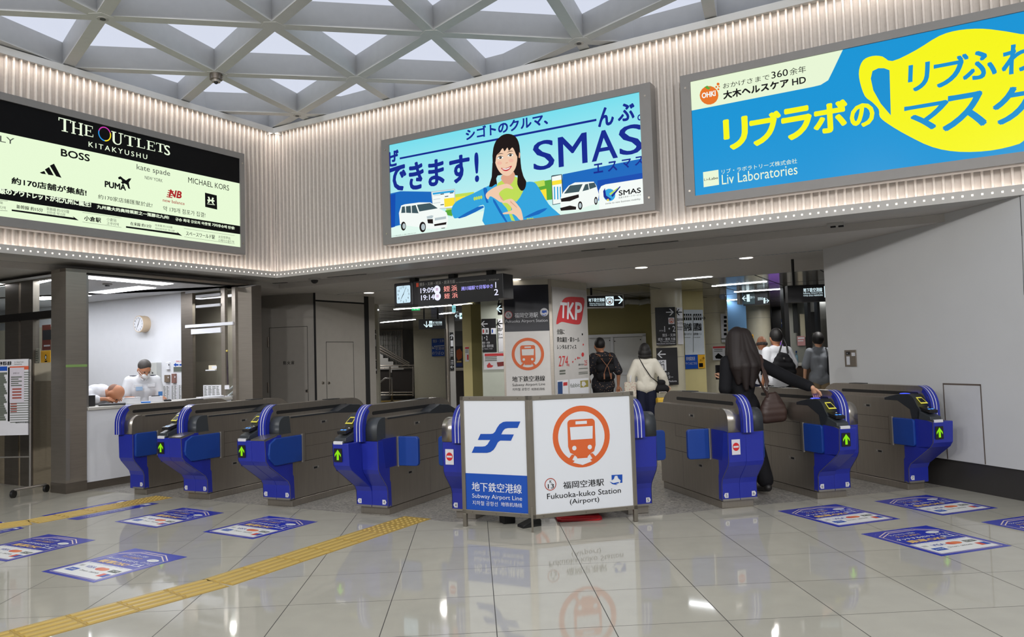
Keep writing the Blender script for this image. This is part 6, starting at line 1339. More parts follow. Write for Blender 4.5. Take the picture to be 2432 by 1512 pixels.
for x, y, rr_ in ((1353, 985, 14), (1358, 880, 7), (1348, 772, 7), (1248, 1062, 6), (1275, 1035, 5), (1302, 1022, 8), (1320, 1022, 6)): ik.poly([CP(x + rr_ * math.cos(a * .7), y + 1.6 * rr_ * math.sin(a * .7)) for a in range(9)], M_tkp if y > 800 else K_ink, 2)
for y in (1155, 1165, 1185, 1192): ik.line(CP(1108, y), CP(1170, y - 5), 0.012, K_grey, 2)
for y in (1135, 1175, 1190): ik.line(CP(1310, y), CP(1405, y - 7), 0.01, K_grey, 2)
ik.poly([CP(*p) for p in ((1082, 1260), (1196, 1250), (1200, 1400), (1085, 1400))], M_bwhite, 2); ik.poly([CP(*p) for p in ((1088, 1275), (1138, 1270), (1140, 1400), (1090, 1400))], mat('ad_navy', (40, 70, 120), 0.5), 3); ik.poly([CP(*p) for p in ((1148, 1280), (1190, 1276), (1190, 1312), (1146, 1316))], M_tkp, 3)
ik.poly([CP(*p) for p in ((1212, 1248), (1412, 1230), (1416, 1400), (1214, 1400))], M_bwhite, 2); T(ik, CP, 'fabbit', 1222, 1335, 1322, 1325, 1292, K_grey, 3, 0.01)
ik.poly([CP(*p) for p in ((1326, 1262), (1410, 1254), (1412, 1325), (1328, 1335))], mat('ad_khaki', (150, 140, 70), 0.6), 3); ik.poly([CP(*p) for p in ((1345, 1270), (1372, 1270), (1390, 1300), (1360, 1325), (1340, 1310))], M_label, 4)
ik.mb.build('print', t)
# ---- left glimpse: thin pillar with sign strips, stairs with a louvred screen, tiled pillar
P16 = PY(888, 16.0)
struct('pillar', slab(P16, 880, 899, None, None, 0.25, M_mirror))
t, ik = sign('narrow black sign with an up arrow on the thin mirrored pillar', P16, (882, 783), (894, 853), M_signk); arrow(ik, (888, 796), 0.07, 100, M_bwhite); ik.rect((884, 806), (893, 822), M_bwhite, 2); ik.rect((886, 809), (891, 818), M_signk, 3)
for i in range(5): ik.rect((885, 828 + i * 5), (892, 829.5 + i * 5), M_label, 2)
ik.mb.build('print', t)
t, ik = sign('narrow black sign with a right arrow low on the thin mirrored pillar', P16, (884, 856), (895, 887), M_signk); arrow(ik, (890, 878), 0.05, 0, M_bwhite)
for i in range(3): ik.rect((886, 860 + i * 4), (893, 861.5 + i * 4), M_label, 2)
ik.mb.build('print', t)
P28 = PY(940, 28.0)
m = MB(); M_louv = mat('louvre_grey', (132, 130, 126), 0.4, 0.3); M_back = mat('stair_back_wall', (150, 150, 150), 0.6)
for r in range(8):
    for i in range(17):
        x = 898 + i * 3.6; y = 784 + r * 12
        if x > 955: continue
        a, zt = P28.uv(x, y); b, zb = P28.uv(x + 1.9 + (i * 7 + r * 3) % 3 * 0.35, y + 11); m.obox(P28.at(a, zb), P28.e * (b - a), P28.n * -0.05, Vector((0, 0, zt - zb)), M_louv)
slab(P28, 896, 958, 783, 786, 0.08, M_steel_d, m); slab(P28, 953, 957, 784, 905, 0.1, M_steel_d, m)
tag(m.build('louvre_screen'), 'grey louvred metal screen beside the stairs in the far left distance', 'screen')
m = MB(); slab(PY(940, 30), 860, 1010, None, None, 0.1, M_back, m); struct('wall_stairs', m)
# stairs: stringer and handrail going down to the right
t = thing('staircase', 'staircase with a sloping handrail descending in front of the louvred screen', 'staircase', P28.at(0, 0))
m = MB()
for d in (0, 7, 13): m.tube([P28.px(898, 818 + d, 0.4), P28.px(972, 862 + d * 0.6, 0.4)], 0.025, M_steel, 6)
m.build('handrail', t)
m = MB(); st = [(900, 838), (912, 842), (912, 850), (924, 850), (924, 858), (936, 858), (936, 866), (948, 866), (948, 874), (960, 874), (960, 884), (896, 884), (896, 838)]
m.prism([P28.uv(*p) for p in st], lambda a, b, n: P28.at(a, b, n), 0.05, 0.3, M_white); m.build('flight', t)
# dark railing panels
t = thing('railing', 'steel railing with dark mesh panels in front of the far staircase', 'railing', P28.at(0, 0))
m = MB()
for x0, x1 in ((899, 924), (930, 980)): slab(P28, x0, x1, 877, 930, 0.03, mat('mesh_dark', (48, 42, 38), 0.6), m, 1.0)
m.build('mesh_panel', t)
m = MB()
for x in (898, 926, 981): m.tube([P28.px(x, 870, 1.02), P28.px(x, 940, 1.02)], 0.03, M_steel, 6)
for y in (868, 874, 932, 938): m.tube([P28.px(896, y, 1.02), P28.px(983, y - 1, 1.02)], 0.02, M_steel, 6)
m.build('rail', t)
t = thing('handrail', 'low steel handrail standing in front of the railing', 'handrail', onz(932, 953)); m = MB(); m.tube([P28.px(899, 910, 2.0), P28.px(915, 898, 2.0), P28.px(931, 898, 2.0), onz(931, 953)], 0.03, M_trim, 8); m.build('rail', t); m = MB(); m.cyl(onz(931, 953), onz(931, 953) + Vector((0, 0, 0.02)), 0.07, M_steel_d, 12); m.build('foot', t)
P27 = PY(1020, 27.5)
struct('pillar', slab(P27, 983, 1059, None, None, 1.2, M_cream))
t, ik = sign('blue sign with white characters and a down arrow on the far tiled pillar', P27, (1025, 804), (1056, 845), M_signb, 0.04); ik.text('博多・天神', (1028, 814), (1054, 813), (1028, 806), M_bwhite, 2); ik.text('空港線', (1034, 831), (1055, 830), (1034, 823), M_bwhite, 2); ik.text('のりば', (1027, 842), (1046, 841), (1027, 834), M_bwhite, 2); arrow(ik, (1030, 825), 0.07, 225, M_bwhite); ik.line((1031, 822), (1055, 820), 0.03, M_bwhite, 2); ik.ring((1050.5, 838.5), 0.05, 0.7, M_bwhite, 2); ik.mb.build('print', t)
P20 = PY(1026, 19.0)
def hanging(label, pl, tl, br, poles, glow=False, th=0.2):
    u0, z1 = pl.uv(*tl); u1, z0 = pl.uv(*br); t = thing('hanging_sign', label, 'hanging sign', pl.at(u0, z0))
    b = MB(); b.obox(pl.at(u0, z0, 0.0), pl.e * (u1 - u0), pl.n * -th, Vector((0, 0, z1 - z0)), M_signk); b.build('case', t)
    p = MB()
    for x in poles: u = pl.uv(x, 850)[0]; p.tube([pl.at(u, z1, -th / 2), pl.at(u, Z_CEIL, -th / 2)], 0.02, M_black, 8)
    p.build('pole', t); return t, Ink(pl, 0.003, 0.002)
t, ik = hanging('far black hanging sign with a down arrow above the tiled pillar', P20, (994, 758), (1058, 780), (1009, 1042)); arrow(ik, (1013, 770), 0.08, 270, E_lit); ik.rect((1019, 762), (1027, 776), E_lit, 2); ik.ring((1023, 769), 0.03, 0.6, M_signk, 3); ik.text('地下鉄空港線', (1028, 769), (1050, 767), (1028, 763), E_lit, 2); ik.text('Subway Airport Line', (1028, 773), (1050, 771), (1028, 770), E_lit, 2); ik.mb.build('print', t)
P18 = PY(985, 17.5)
t, ik = hanging('green lit emergency exit sign under the departure board', P18, (977, 727), (998, 737), (987,), th=0.08); ik.rect((977.5, 727.5), (997.5, 736.5), E_exit, 1); arrow(ik, (985, 732), 0.03, 180, E_lit, 2); ik.text('非', (989, 735), (995, 735), (989, 729), E_lit, 2); ik.mb.build('print', t)
P17 = PY(1090, 16.4)
t, ik = hanging('small pale cyan lit sign with a right arrow beside the green exit sign', P17, (1073, 724), (1083, 742), (1078,), th=0.05); ik.rect((1073.4, 724.6), (1082.6, 741.4), E_litc, 1); arrow(ik, (1078, 733), 0.035, 0, mat('sign_teal', (20, 120, 110), 0.5), 2); ik.mb.build('print', t)
P17d = PY(1090, 17.3)
t, ik = hanging('black hanging sign with a white left arrow left of the yellow pillar', P17d, (1080, 741), (1101, 761), (1085,)); arrow(ik, (1085, 750), 0.05, 180, E_lit); ik.rect((1091, 743), (1100, 757), E_lit, 2); ik.poly([(1093, 752), (1096, 747), (1099, 752)], mat('sign_teal', (20, 120, 110), 0.5), 3); ik.mb.build('print', t)
P22 = PY(1065, 21.0)
m = MB(); a = P22.uv(1062, 850)[0]; m.tube([P22.at(a, 0), P22.at(a, Z_CEIL)], 0.06, M_steel, 12); tag(m.build('steel_pole'), 'slim steel pole between the tiled pillar and the black arrow signs', 'pole')
struct('pillar', slab(P22, 1068, 1081, None, None, 0.3, M_white))
t, ik = sign('narrow black sign with a curved up arrow beside the steel pole', P22, (1068, 789), (1078, 850), M_signk); arrow(ik, (1073, 799), 0.07, 75, M_bwhite); ik.rect((1070, 808), (1076.5, 822), M_bwhite, 2)
for i in range(5): ik.rect((1070, 828 + i * 4), (1076, 829.3 + i * 4), M_label, 2)
ik.mb.build('print', t)
t, ik = sign('narrow black sign with a left arrow low beside the steel pole', P22, (1069, 851), (1079, 879), M_signk); arrow(ik, (1074, 871), 0.05, 180, M_bwhite)
for i in range(3): ik.rect((1071, 855 + i * 4), (1077, 856.3 + i * 4), M_label, 2)
ik.mb.build('print', t)
P23 = PY(1090, 24.0)
m = MB(); slab(P23, 1079, 1104, 786, 880, 0.1, mat('booth_grey', (96, 96, 100), 0.5), m); slab(P23, 1079, 1104, 880, None, 0.3, mat('mesh_dark', (48, 42, 38), 0.6), m, 0.05); slab(P23, 1079, 1104, 873, 880, 0.3, M_steel, m, 0.1); slab(P23, 1060, 1110, None, 786, 0.1, M_back, m); struct('wall_kiosk', m)
t, ik = sign('colourful film poster on the far wall between the black sign and the yellow pillar', P23, (1082, 822), (1099, 872), mat('poster_dark', (44, 44, 50), 0.6), 0.03, name='poster', cat='poster'); ik.poly([(1084, 832), (1092, 827), (1098, 836), (1097, 850), (1088, 856), (1084, 846)], mat('poster_flame', (170, 80, 40), 0.6), 2); ik.rect((1083, 862), (1098, 870), mat('poster_navy', (30, 50, 110), 0.5), 2); ik.rect((1085, 857), (1096, 860), mat('sticker_gold', (214, 178, 110), 0.4), 2); ik.mb.build('print', t)
# yellow pillar, white site hoarding with signs
Pyl = PY(1120, 16.2, -35.0); Pyr = Pl(Pyl.at(Pyl.uv(1121, 850)[0], 0), 40.0)
a = Pyl.uv(1100, 850)[0]; b = Pyl.uv(1121, 850)[0]; c = Pyr.uv(1149, 850)[0]
m = MB(); zt = Pyl.uv(1110, 722)[1]
m.prism([(p.x, p.y) for p in (Pyl.at(a, 0), Pyl.at(b, 0), Pyr.at(c, 0), Pyr.at(c, 0) + Vector((-0.3, 0.6, 0)))], lambda x, y, n: Vector((x, y, n)), 0, min(zt, Z_CEIL), M_yell); struct('pillar', m)
m = MB(); m.face([Pyr.at(0.0, 0.0, 0.002), Pyr.at(c, 0, 0.002), Pyr.at(c, zt, 0.002), Pyr.at(0, zt, 0.002)], M_olive); struct('pillar_face', m)
t, ik = sign('small white notice with a red head on the yellow pillar', Pyl, (1104, 823), (1114, 858), M_label, 0.006, 0.004, 'notice', 'notice'); ik.rect((1104.5, 824), (1113.5, 828), M_tkp, 1)
for i in range(3): ik.rect((1105, 830 + i * 3), (1112, 831 + i * 3), K_grey, 1)
ik.rect((1109, 842), (1113, 854), M_tkp, 1); ik.mb.build('print', t)
P15 = PY(1172, 15.5)
m = MB(); slab(P15, 1145, 1215, None, None, 0.1, mat('hoarding_white', (190, 196, 184), 0.4), m); struct('wall_hoarding', m)
t, ik = sign('black sign with a left arrow and pictograms on the white hoarding', P15, (1144, 757), (1180, 835), M_signk); arrow(ik, (1150, 769), 0.07, 180, M_bwhite)
for i, x in enumerate((1144.6, 1153, 1166)): ik.rect((x, 779), (x + 8 + (4 if i == 2 else 0), 793), M_bwhite, 2); ik.rect((x + 2, 782), (x + 5, 790), (M_red, M_signk, M_signb)[i], 3)
ik.text('1・2', (1145, 808), (1158, 807), (1145, 797), M_bwhite, 2, 0.01); ik.text('博多・天神', (1145, 817), (1163, 815), (1145, 811), M_bwhite, 2); ik.text('姪浜・唐津方面', (1145, 825), (1172, 823), (1145, 818), M_bwhite, 2); ik.text('for Hakata, Tenjin', (1145, 830), (1170, 828), (1145, 827), M_bwhite, 2); ik.mb.build('print', t)
t, ik = sign('tall white sign with a left arrow and stacked characters on the hoarding', P15, (1182, 757), (1205, 835), M_label); arrow(ik, (1188, 768), 0.07, 180, K_ink); ik.text('国内線', (1183, 786), (1204, 785), (1183, 778), K_ink, 2); ik.text('ターミナル', (1183, 797), (1210, 796), (1183, 790), K_ink, 2); ik.text('Domestic', (1183, 803), (1205, 802), (1183, 799), K_ink, 2); ik.mb.build('print', t)
t, ik = sign('white safety notice with a red head on the hoarding under the black sign', P15, (1148, 838), (1205, 876), M_label, 0.02, 0.004, 'notice', 'notice'); ik.rect((1151, 839.5), (1205, 844), M_tkp, 1)
for i in range(3): ik.rect((1152, 847 + i * 4), (1180, 848 + i * 4), K_grey, 1)
ik.poly([(1156, 868), (1162, 860), (1166, 866), (1172, 868), (1168, 872), (1158, 873)], M_tkp, 1); ik.poly([(1180, 860), (1200, 858), (1200, 868), (1182, 870)], mat('print_dark_red', (120, 40, 40), 0.6), 1); ik.mb.build('print', t)
P155 = PY(1190, 14.9)
t, ik = hanging('black lit sign with a white left arrow left of the pillar panel', P155, (1182, 719), (1206, 746), (1190,)); arrow(ik, (1188, 733), 0.08, 180, E_lit); ik.mb.build('print', t)
# ---- right glimpse: olive hoarding with white doors
P165 = PY(1480, 16.5)
m = MB(); slab(P165, 1380, 1585, None, None, 0.1, M_olive, m); struct('wall_olive', m)
M_wd = mat('site_door_white', (206, 208, 210), 0.5)
t = thing('sliding_door', 'white double site door in the olive hoarding behind the backpack man', 'door', P165.px(1470, 940))
m = MB(); slab(P165, 1400, 1455, 800, None, 0.03, M_wd, m, 0.03); m.build('leaf', t); m = MB(); slab(P165, 1456, 1528, 800, None, 0.03, M_wd, m, 0.06); lf = m.build('leaf', t)
m = MB(); slab(P165, 1400, 1536, 793, 800, 0.06, M_bwhite, m, 0.08); slab(P165, 1528, 1536, 793, None, 0.06, M_bwhite, m, 0.08); slab(P165, 1452, 1458, 800, None, 0.02, M_bwhite, m, 0.08); slab(P165, 1456, 1530, 884, 889, 0.02, M_bwhite, m, 0.075); m.build('frame', t)
m = MB()
for x, y in ((1448, 808), (1460, 810), (1521, 806), (1461, 880)): m.cyl(P165.px(x, y, 0.08), P165.px(x, y, 0.09), 0.012, M_dark, 8)
m.build('bolt', t)
m = MB()
for i in range(7): m.tube([P165.at(P165.uv(1400 + i * 24, 850)[0], Z_CEIL - 0.08 - 0.03 * (i % 2), 0.09), P165.at(P165.uv(1424 + i * 24, 850)[0], Z_CEIL - 0.09 + 0.02 * (i % 2), 0.09)], 0.06, mat('plastic_sheet', (170, 172, 172), 0.3), 8)
tag(m.build('plastic_sheeting'), 'crumpled translucent plastic sheeting along the top of the olive hoarding', 'sheeting')
P14 = PY(1440, 13.6)
t, ik = hanging('black lit sign with a right arrow hanging before the olive hoarding', P14, (1380, 702), (1484, 728), (1412,)); ik.text('地下鉄空港線', (1398, 717), (1436, 713), (1398, 708), E_lit, 2, 0.01); ik.text('Subway Airport Line', (1400, 722), (1436, 718), (1400, 719), E_lit, 2); ik.text('지하철 공항선 地铁机场线', (1400, 726), (1436, 722.5), (1400, 723), E_lit, 2); ik.rect((1438, 704), (1458, 725), E_lit, 2); train(ik, (1448, 714.5), 0.062, M_signo, E_lit, 3); arrow(ik, (1470, 712), 0.08, 0, E_lit); ik.mb.build('print', t)
m = MB(); slab(P14, 1380, 1487, 700, 702, 0.2, M_trim, m, 0.004); slab(P14, 1484, 1487, 700, 730, 0.2, M_trim, m, 0.004); slab(P14, 1380, 1487, 728, 730.5, 0.2, M_trim, m, 0.004); m.build('trim', t)
# round polished pillar with black direction signs
def round_pillar(px, Y, r, m_, y_lines=()):
    p = ony(px, 850, Y); p.z = 0; m = MB(); m.tube([p, p + Vector((0, 0, Z_CEIL))], r, m_, 40, cap=False); struct('pillar', m)
    if y_lines:
        m = MB()
        for z in y_lines: m.tube([p + Vector((0, 0, z)), p + Vector((0, 0, z + 0.006))], r + 0.002, M_frame, 40, cap=False)
        struct('pillar_joint', m)
    return p
round_pillar(1588, 14.6, 0.30, M_cream, (1.35, 0.45, 2.2))
P143 = PY(1582, 14.25)
t, ik = sign('black sign with a right arrow and large numbers on the round pillar', P143, (1556, 730), (1607, 819), M_signk); arrow(ik, (1591, 741), 0.075, 0, M_bwhite); ik.rect((1587, 754), (1602, 769), M_bwhite, 2); train(ik, (1594.5, 761.5), 0.048, M_signo, M_bwhite, 3); ik.text('1・2', (1578, 788), (1604, 787), (1578, 774), M_bwhite, 2, 0.01); ik.text('のりば', (1566, 787), (1576, 786), (1566, 783), M_bwhite, 2); ik.text('博多・天神', (1573, 800), (1604, 799), (1573, 792), M_bwhite, 2); ik.text('姪浜・唐津 方面', (1563, 809), (1604, 807), (1563, 802), M_bwhite, 2); ik.text('for Hakata, Tenjin,', (1568, 813), (1604, 812), (1568, 810), M_bwhite, 2); ik.text('Meinohama and Karatsu', (1560, 817.5), (1604, 816), (1560, 814.5), M_bwhite, 2); ik.mb.build('print', t)
t, ik = sign('black sign with a left arrow and a lift pictogram low on the round pillar', P143, (1559, 826), (1612, 913), M_signk); arrow(ik, (1571, 841), 0.08, 180, M_bwhite); ik.rect((1561, 855), (1583, 880), M_bwhite, 2); ik.rect((1566, 865), (1578, 878), M_signk, 3); ik.rect((1567.5, 867), (1576.5, 876), M_bwhite, 4); ik.rect((1571.6, 867), (1572.4, 876), M_signk, 5); arrow(ik, (1569, 860), 0.03, 270, M_signk, 3); arrow(ik, (1575, 860), 0.03, 90, M_signk, 3); ik.text('のりばゆき', (1561, 891), (1590, 890), (1561, 884), M_bwhite, 2); ik.text('エレベーター', (1561, 900), (1599, 898), (1561, 892), M_bwhite, 2); ik.text('Elevator to Platform', (1561, 908), (1607, 905), (1561, 903.5), M_bwhite, 2); ik.mb.build('print', t)
P144 = PY(1615, 14.35, 25.0)
t, ik = sign('narrow white sign with a left arrow on the side of the round pillar', P144, (1607, 730), (1624, 817), M_label); arrow(ik, (1613, 741), 0.07, 180, K_ink); ik.text('国内線', (1608, 762), (1623, 762), (1608, 755), K_ink, 2); ik.text('ターミナル', (1608, 771), (1623, 771), (1608, 764), K_ink, 2); ik.text('Domestic', (1608, 778), (1622, 778), (1608, 774), K_ink, 2); ik.text('국내선', (1608, 784), (1620, 784), (1608, 780), K_ink, 2); ik.mb.build('print', t)
P150 = PY(1650, 15.2, 28.0)
m = MB(); slab(P150, 1620, 1676, None, None, 0.6, M_yell, m); struct('pillar', m)
t, ik = sign('large white direction poster for two terminals on the yellow pillar', P150, (1623, 735), (1674, 841), mat('poster_paper', (206, 214, 222), 0.5), 0.02, 0.004, 'poster', 'poster')
for i, (x, tx) in enumerate(((1623.5, '国内線'), (1647, '国際線'))):
    ik.text(tx, (x, 786), (x + 20, 787), (x, 766), K_ink, 2, 0.02)
    for j in range(4): ik.rect((x + j * 5, 745), (x + j * 5 + 4, 760), K_ink, 2); ik.rect((x + j * 5 + 1, 749), (x + j * 5 + 3, 754), M_label, 3)
    ik.text(('連絡バスのりば', '国際線バス')[i], (x, 796), (x + 19, 797), (x, 790), K_ink, 2); ik.text('Terminal', (x, 802), (x + 16, 802.5), (x, 799), K_grey, 2)
arrow(ik, (1671, 755), 0.05, 0, K_ink); ik.line((1646, 746), (1647, 836), 0.01, K_grey, 2); ik.mb.build('print', t)
t, ik = sign('navy and yellow sign under the white poster on the yellow pillar', P150, (1627, 842), (1675, 874), M_signb, 0.02, 0.004); ik.rect((1657, 842), (1675, 874), mat('sign_amber', (226, 170, 40), 0.5), 1); ik.text('駅地図放送', (1630, 856), (1651, 857), (1630, 847), M_bwhite, 2); ik.text('サインはこちら', (1628, 866), (1655, 867), (1628, 860), M_bwhite, 2); ik.text('出口', (1662, 858), (1670, 858), (1662, 852), K_ink, 2); arrow(ik, (1670, 850), 0.035, 0, K_ink); ik.rect((1660, 862), (1670, 871), K_ink, 2); ik.mb.build('print', t)
round_pillar(1700, 17.3, 0.30, M_cream, (0.5, 1.6, 2.3))
P17b = PY(1712, 16.98, 6.0)
t, ik = sign('tall white poster on the second round pillar', P17b, (1711, 745), (1727, 812), M_label, 0.02, 0.004, 'poster', 'poster')
for i in range(5): ik.rect((1719, 750 + i * 10), (1726, 756 + i * 10), K_ink, 1)
ik.rect((1713, 803), (1725, 806), K_grey, 1); ik.mb.build('print', t)
t, ik = sign('white safety notice with a red head on the second round pillar', P17b, (1692, 822), (1727, 854), M_label, 0.02, 0.004, 'notice', 'notice'); ik.rect((1693, 822.5), (1727, 826), M_tkp, 1); ik.poly([(1698, 846), (1706, 838), (1714, 844), (1720, 848), (1712, 852), (1700, 851)], K_ink, 1)
for i in range(2): ik.rect((1696, 829 + i * 4), (1716, 830 + i * 4), K_grey, 1)
ik.mb.build('print', t)
# blue pillar wrapped in a sea-and-sky print
def sea_material():
    m = emit_grad('sea_print', (10, 70, 130), (110, 150, 190), 0.9, 1.95, 0.0, False); b = m.node_tree.nodes['Principled BSDF']; b.inputs['Emission Strength'].default_value = 0.0
    l = [x for x in m.node_tree.links if x.to_socket == b.inputs['Emission Color']][0].from_socket; m.node_tree.links.new(l, b.inputs['Base Color']); return m
P18b = PY(1750, 18.2, 8.0)
m = MB(); slab(P18b, 1724, 1777, None, None, 0.6, sea_material(), m); struct('pillar', m)
t, ik = sign('small yellow square sign beside the blue pillar', P18b, (1778, 794), (1790, 808), mat('sign_amber', (226, 170, 40), 0.5), 0.02, 0.01); ik.rect((1780, 797), (1788, 799), K_ink, 1); ik.rect((1780, 801), (1786, 803), K_ink, 1); ik.mb.build('print', t)
round_pillar(1802, 19.5, 0.33, M_cream, (0.6, 1.5, 2.25))
round_pillar(1852, 23.5, 0.42, M_cream, (0.7, 1.6, 2.3))
P23b = PY(1862, 22.8)
t, ik = sign('blue sign with a white left arrow on the far pillar', P23b, (1852, 757), (1872, 777), M_signb); arrow(ik, (1862, 767), 0.1, 180, M_bwhite); ik.mb.build('print', t)
P21 = PY(1845, 21.5)
m = MB(); slab(P21, 1838, 1860, None, 796, 0.1, M_black, m, -0.02); struct('trim_9', m)
t, ik = sign('purple lit screen glowing behind the men in white shirts', P21, (1824, 796), (1874, 832), M_signk, 0.05, 0.1, 'screen', 'screen'); ik.rect((1826, 798), (1872, 830), emit('screen_purple', (96, 40, 200), 1.0), 1); ik.rect((1834, 806), (1866, 812), emit('screen_pink', (220, 150, 240), 1.0), 2); ik.rect((1830, 816), (1868, 826), emit('screen_violet', (150, 90, 230), 1.0), 2); ik.mb.build('print', t)
# hanging two-sided lit sign seen obliquely
P16c = PY(1790, 16.0, -28.0)
t, ik = hanging('pale lit hanging sign with arrows at both ends, seen at an angle', P16c, (1764, 694), (1824, 722), (1785, 1808), th=0.22); ik.rect((1765, 696), (1793, 721), mat('lit_slate', (60, 84, 90), 0.4), 1); arrow(ik, (1769, 708), 0.06, 180, E_lit); ik.rect((1773, 699), (1781, 716), E_lit, 2); ik.text('国内線ターミナル', (1782, 709), (1793, 711), (1782, 703), E_lit, 2); ik.text('国際線', (1800, 713), (1812, 716), (1800, 706), E_lit, 2); ik.rect((1813, 707), (1818, 720), E_lit, 2); arrow(ik, (1821, 714), 0.05, 0, E_lit); ik.mb.build('print', t)
b = MB(); u = P16c.uv(1760, 850)[0]; zz = P16c.uv(1762, 686)[1]; z2 = P16c.uv(1762, 722)[1]; b.obox(P16c.at(u - 0.02, z2, 0.03), P16c.e * 0.06, P16c.n * -0.28, Vector((0, 0, zz - z2)), M_trim); b.build('end_cap', t)
# black hanging sign near the right wall
P95 = PY(1920, 10.2, -6.0)
t, ik = hanging('black hanging sign partly hidden by the right white wall', P95, (1870, 678), (2010, 713), (1897,), th=0.14); ik.text('地下鉄空港線', (1908, 694), (1953, 692), (1908, 684), E_lit, 2, 0.015); ik.text('Subway Airport Line', (1908, 699), (1954, 697), (1908, 694.5), E_lit, 2); ik.text('지하철 공항선 地铁机场线', (1908, 704), (1954, 701.5), (1908, 700), E_lit, 2); ik.rect((1957, 679), (1985, 705), E_lit, 2); train(ik, (1971, 692), 0.06, M_signo, E_lit, 3); ik.mb.build('print', t)
# second ticket office with glass and a dark counter
P13 = PY(1900, 14.8)
t = thing('ticket_counter', 'dark brown ticket counter with a glass screen beside the right wall', 'counter', onz(1900, 950))
m = MB(); slab(P13, 1878, 1935, 868, None, 0.7, mat('counter_brown', (52, 40, 32), 0.4), m); m.build('front_panel', t); m = MB(); slab(P13, 1874, 1937, 862, 868, 0.8, mat('counter_pale_top', (150, 148, 140), 0.3), m, 0.04); m.build('worktop', t)
m = MB(); g = [P13.uv(1880, 720), P13.uv(1924, 862)]; m.face([P13.at(g[0][0], g[1][1], -0.1), P13.at(g[1][0], g[1][1], -0.1), P13.at(g[1][0], g[0][1], -0.1), P13.at(g[0][0], g[0][1], -0.1)], glass('office_glass')); m.build('screen', t)
m = MB()
for x0, x1, mm in ((1868, 1879, M_black), (1924, 1931, M_black), (1948, 1953, M_black)): slab(P13, x0, x1, None, None, 0.15, mm, m)
struct('trim_8', m)
P18r = PY(1920, 19.0)
m = MB(); slab(P18r, 1872, 2050, None, None, 0.1, mat('office_dim_wall', (140, 138, 132), 0.6), m); slab(P18r, 1890, 1900, 720, 790, 0.05, M_dark, m, 0.3); slab(P18r, 1925, 1945, 740, 790, 0.05, M_dark, m, 0.4); slab(P18r, 1905, 1922, 745, 800, 0.05, mat('office_beige', (170, 160, 140), 0.6), m, 0.2); struct('wall_ticket_office', m)
t, ik = sign('pinkish notice stuck on the glass of the far ticket counter', P13, (1893, 798), (1913, 820), mat('notice_pink', (176, 130, 130), 0.6), -0.095, 0.004, 'notice', 'notice'); ik.rect((1895, 801), (1910, 804), M_label, 1); ik.rect((1895, 808), (1908, 810), M_label, 1); ik.mb.build('print', t)
zk = P13.uv(1900, 862)[1]
def bottle(label, x, h, r, mt, cap):
    u = P13.uv(x, 850)[0]; p = P13.at(u, zk, -0.35); t = thing('bottle', label, 'bottle', p); m = MB(); m.tube([p, p + Vector((0, 0, h * 0.6)), p + Vector((0, 0, h * 0.75)), p + Vector((0, 0, h * 0.85))], [r, r, r * 0.4, r * 0.4], mt, 12); m.build('body', t); m = MB(); m.tube([p + Vector((0, 0, h * 0.85)), p + Vector((0, 0, h))], r * 0.5, cap, 10); m.build('cap', t)
bottle('clear pump bottle on the far ticket counter', 1888, 0.2, 0.04, mat('bottle_clear', (170, 186, 190), 0.2), M_black); bottle('green pump bottle on the far ticket counter', 1899, 0.17, 0.04, mat('bottle_green', (120, 150, 90), 0.3), M_label); bottle('tall pale spray bottle on the far ticket counter', 1910, 0.24, 0.03, mat('bottle_blue', (140, 170, 190), 0.25), M_signb)
# fluorescent strips and downlights in the concourse ceiling
def strip(p0, p1, w=0.09, z=None, lab=''):
    z = z or Z_CEIL - 0.006
    a, b = onz(*p0, z), onz(*p1, z); d = (b - a).normalized(); q = Vector((-d.y, d.x, 0)) * w / 2
    m = MB(); m.face([a - q, a + q, b + q, b - q], E_tube); t = tag(m.build('strip_light'), 'long white fluorescent strip in the concourse ceiling' + lab, 'ceiling light')
for p0, p1, lab in (((937, 735), (1120, 722), ' above the green exit sign'), ((905, 766), (985, 759), ' above the louvred stair screen'), ((1045, 746), (1085, 742), ' behind the small cyan sign'), ((1080, 768), (1100, 766), ' low beside the yellow pillar'), ((1692, 680), (1820, 669), ' above the oblique lit sign, nearest'), ((1744, 694), (1868, 686), ' behind the oblique lit sign'), ((1722, 714), (1762, 711), ' left of the oblique lit sign'), ((1720, 741), (1741, 740), ' low beside the blue pillar'), ((1830, 742), (1890, 738), ' low above the far blue arrow sign'), ((1935, 713), (1968, 711), ' under the hanging sign by the right wall'), ((1605, 664), (1690, 657), ' ending above the round pillar')):
    strip(p0, p1, 0.10, None, lab)
for (x, y), lab in (((1523, 635), 'left'), ((1772, 612), 'right')):
    p = onz(x, y, Z_CEIL); t = thing('downlight', 'round recessed downlight in the soffit behind the blue frieze, %s of two' % lab, 'downlight', p); m = MB(); m.disc(p + Vector((0, 0, -0.004)), Vector((0.09, 0, 0)), Vector((0, -0.09, 0)), emit('downlight_glow', (255, 246, 236), 4.0, True), 24); m.build('lamp', t); m = MB(); m.ring(p + Vector((0, 0, -0.005)), Vector((0.11, 0, 0)), Vector((0, -0.11, 0)), 0.8, M_trim, 24); m.build('rim', t)
for (x, y), lab in (((876, 695), 'left of the departure board'), ((1283, 672), 'above the station pillar panel'), ((1224, 663), 'just right of the departure board')):
    p = onz(x, y, Z_CEIL); t = thing('downlight', 'small oval downlight in the concourse ceiling ' + lab, 'downlight', p); m = MB(); m.disc(p + Vector((0, 0, -0.004)), Vector((0.09, 0, 0)), Vector((0, -0.09, 0)), MATS['downlight_glow'], 24); m.build('lamp', t); m = MB(); m.ring(p + Vector((0, 0, -0.005)), Vector((0.11, 0, 0)), Vector((0, -0.11, 0)), 0.8, M_trim, 24); m.build('rim', t)
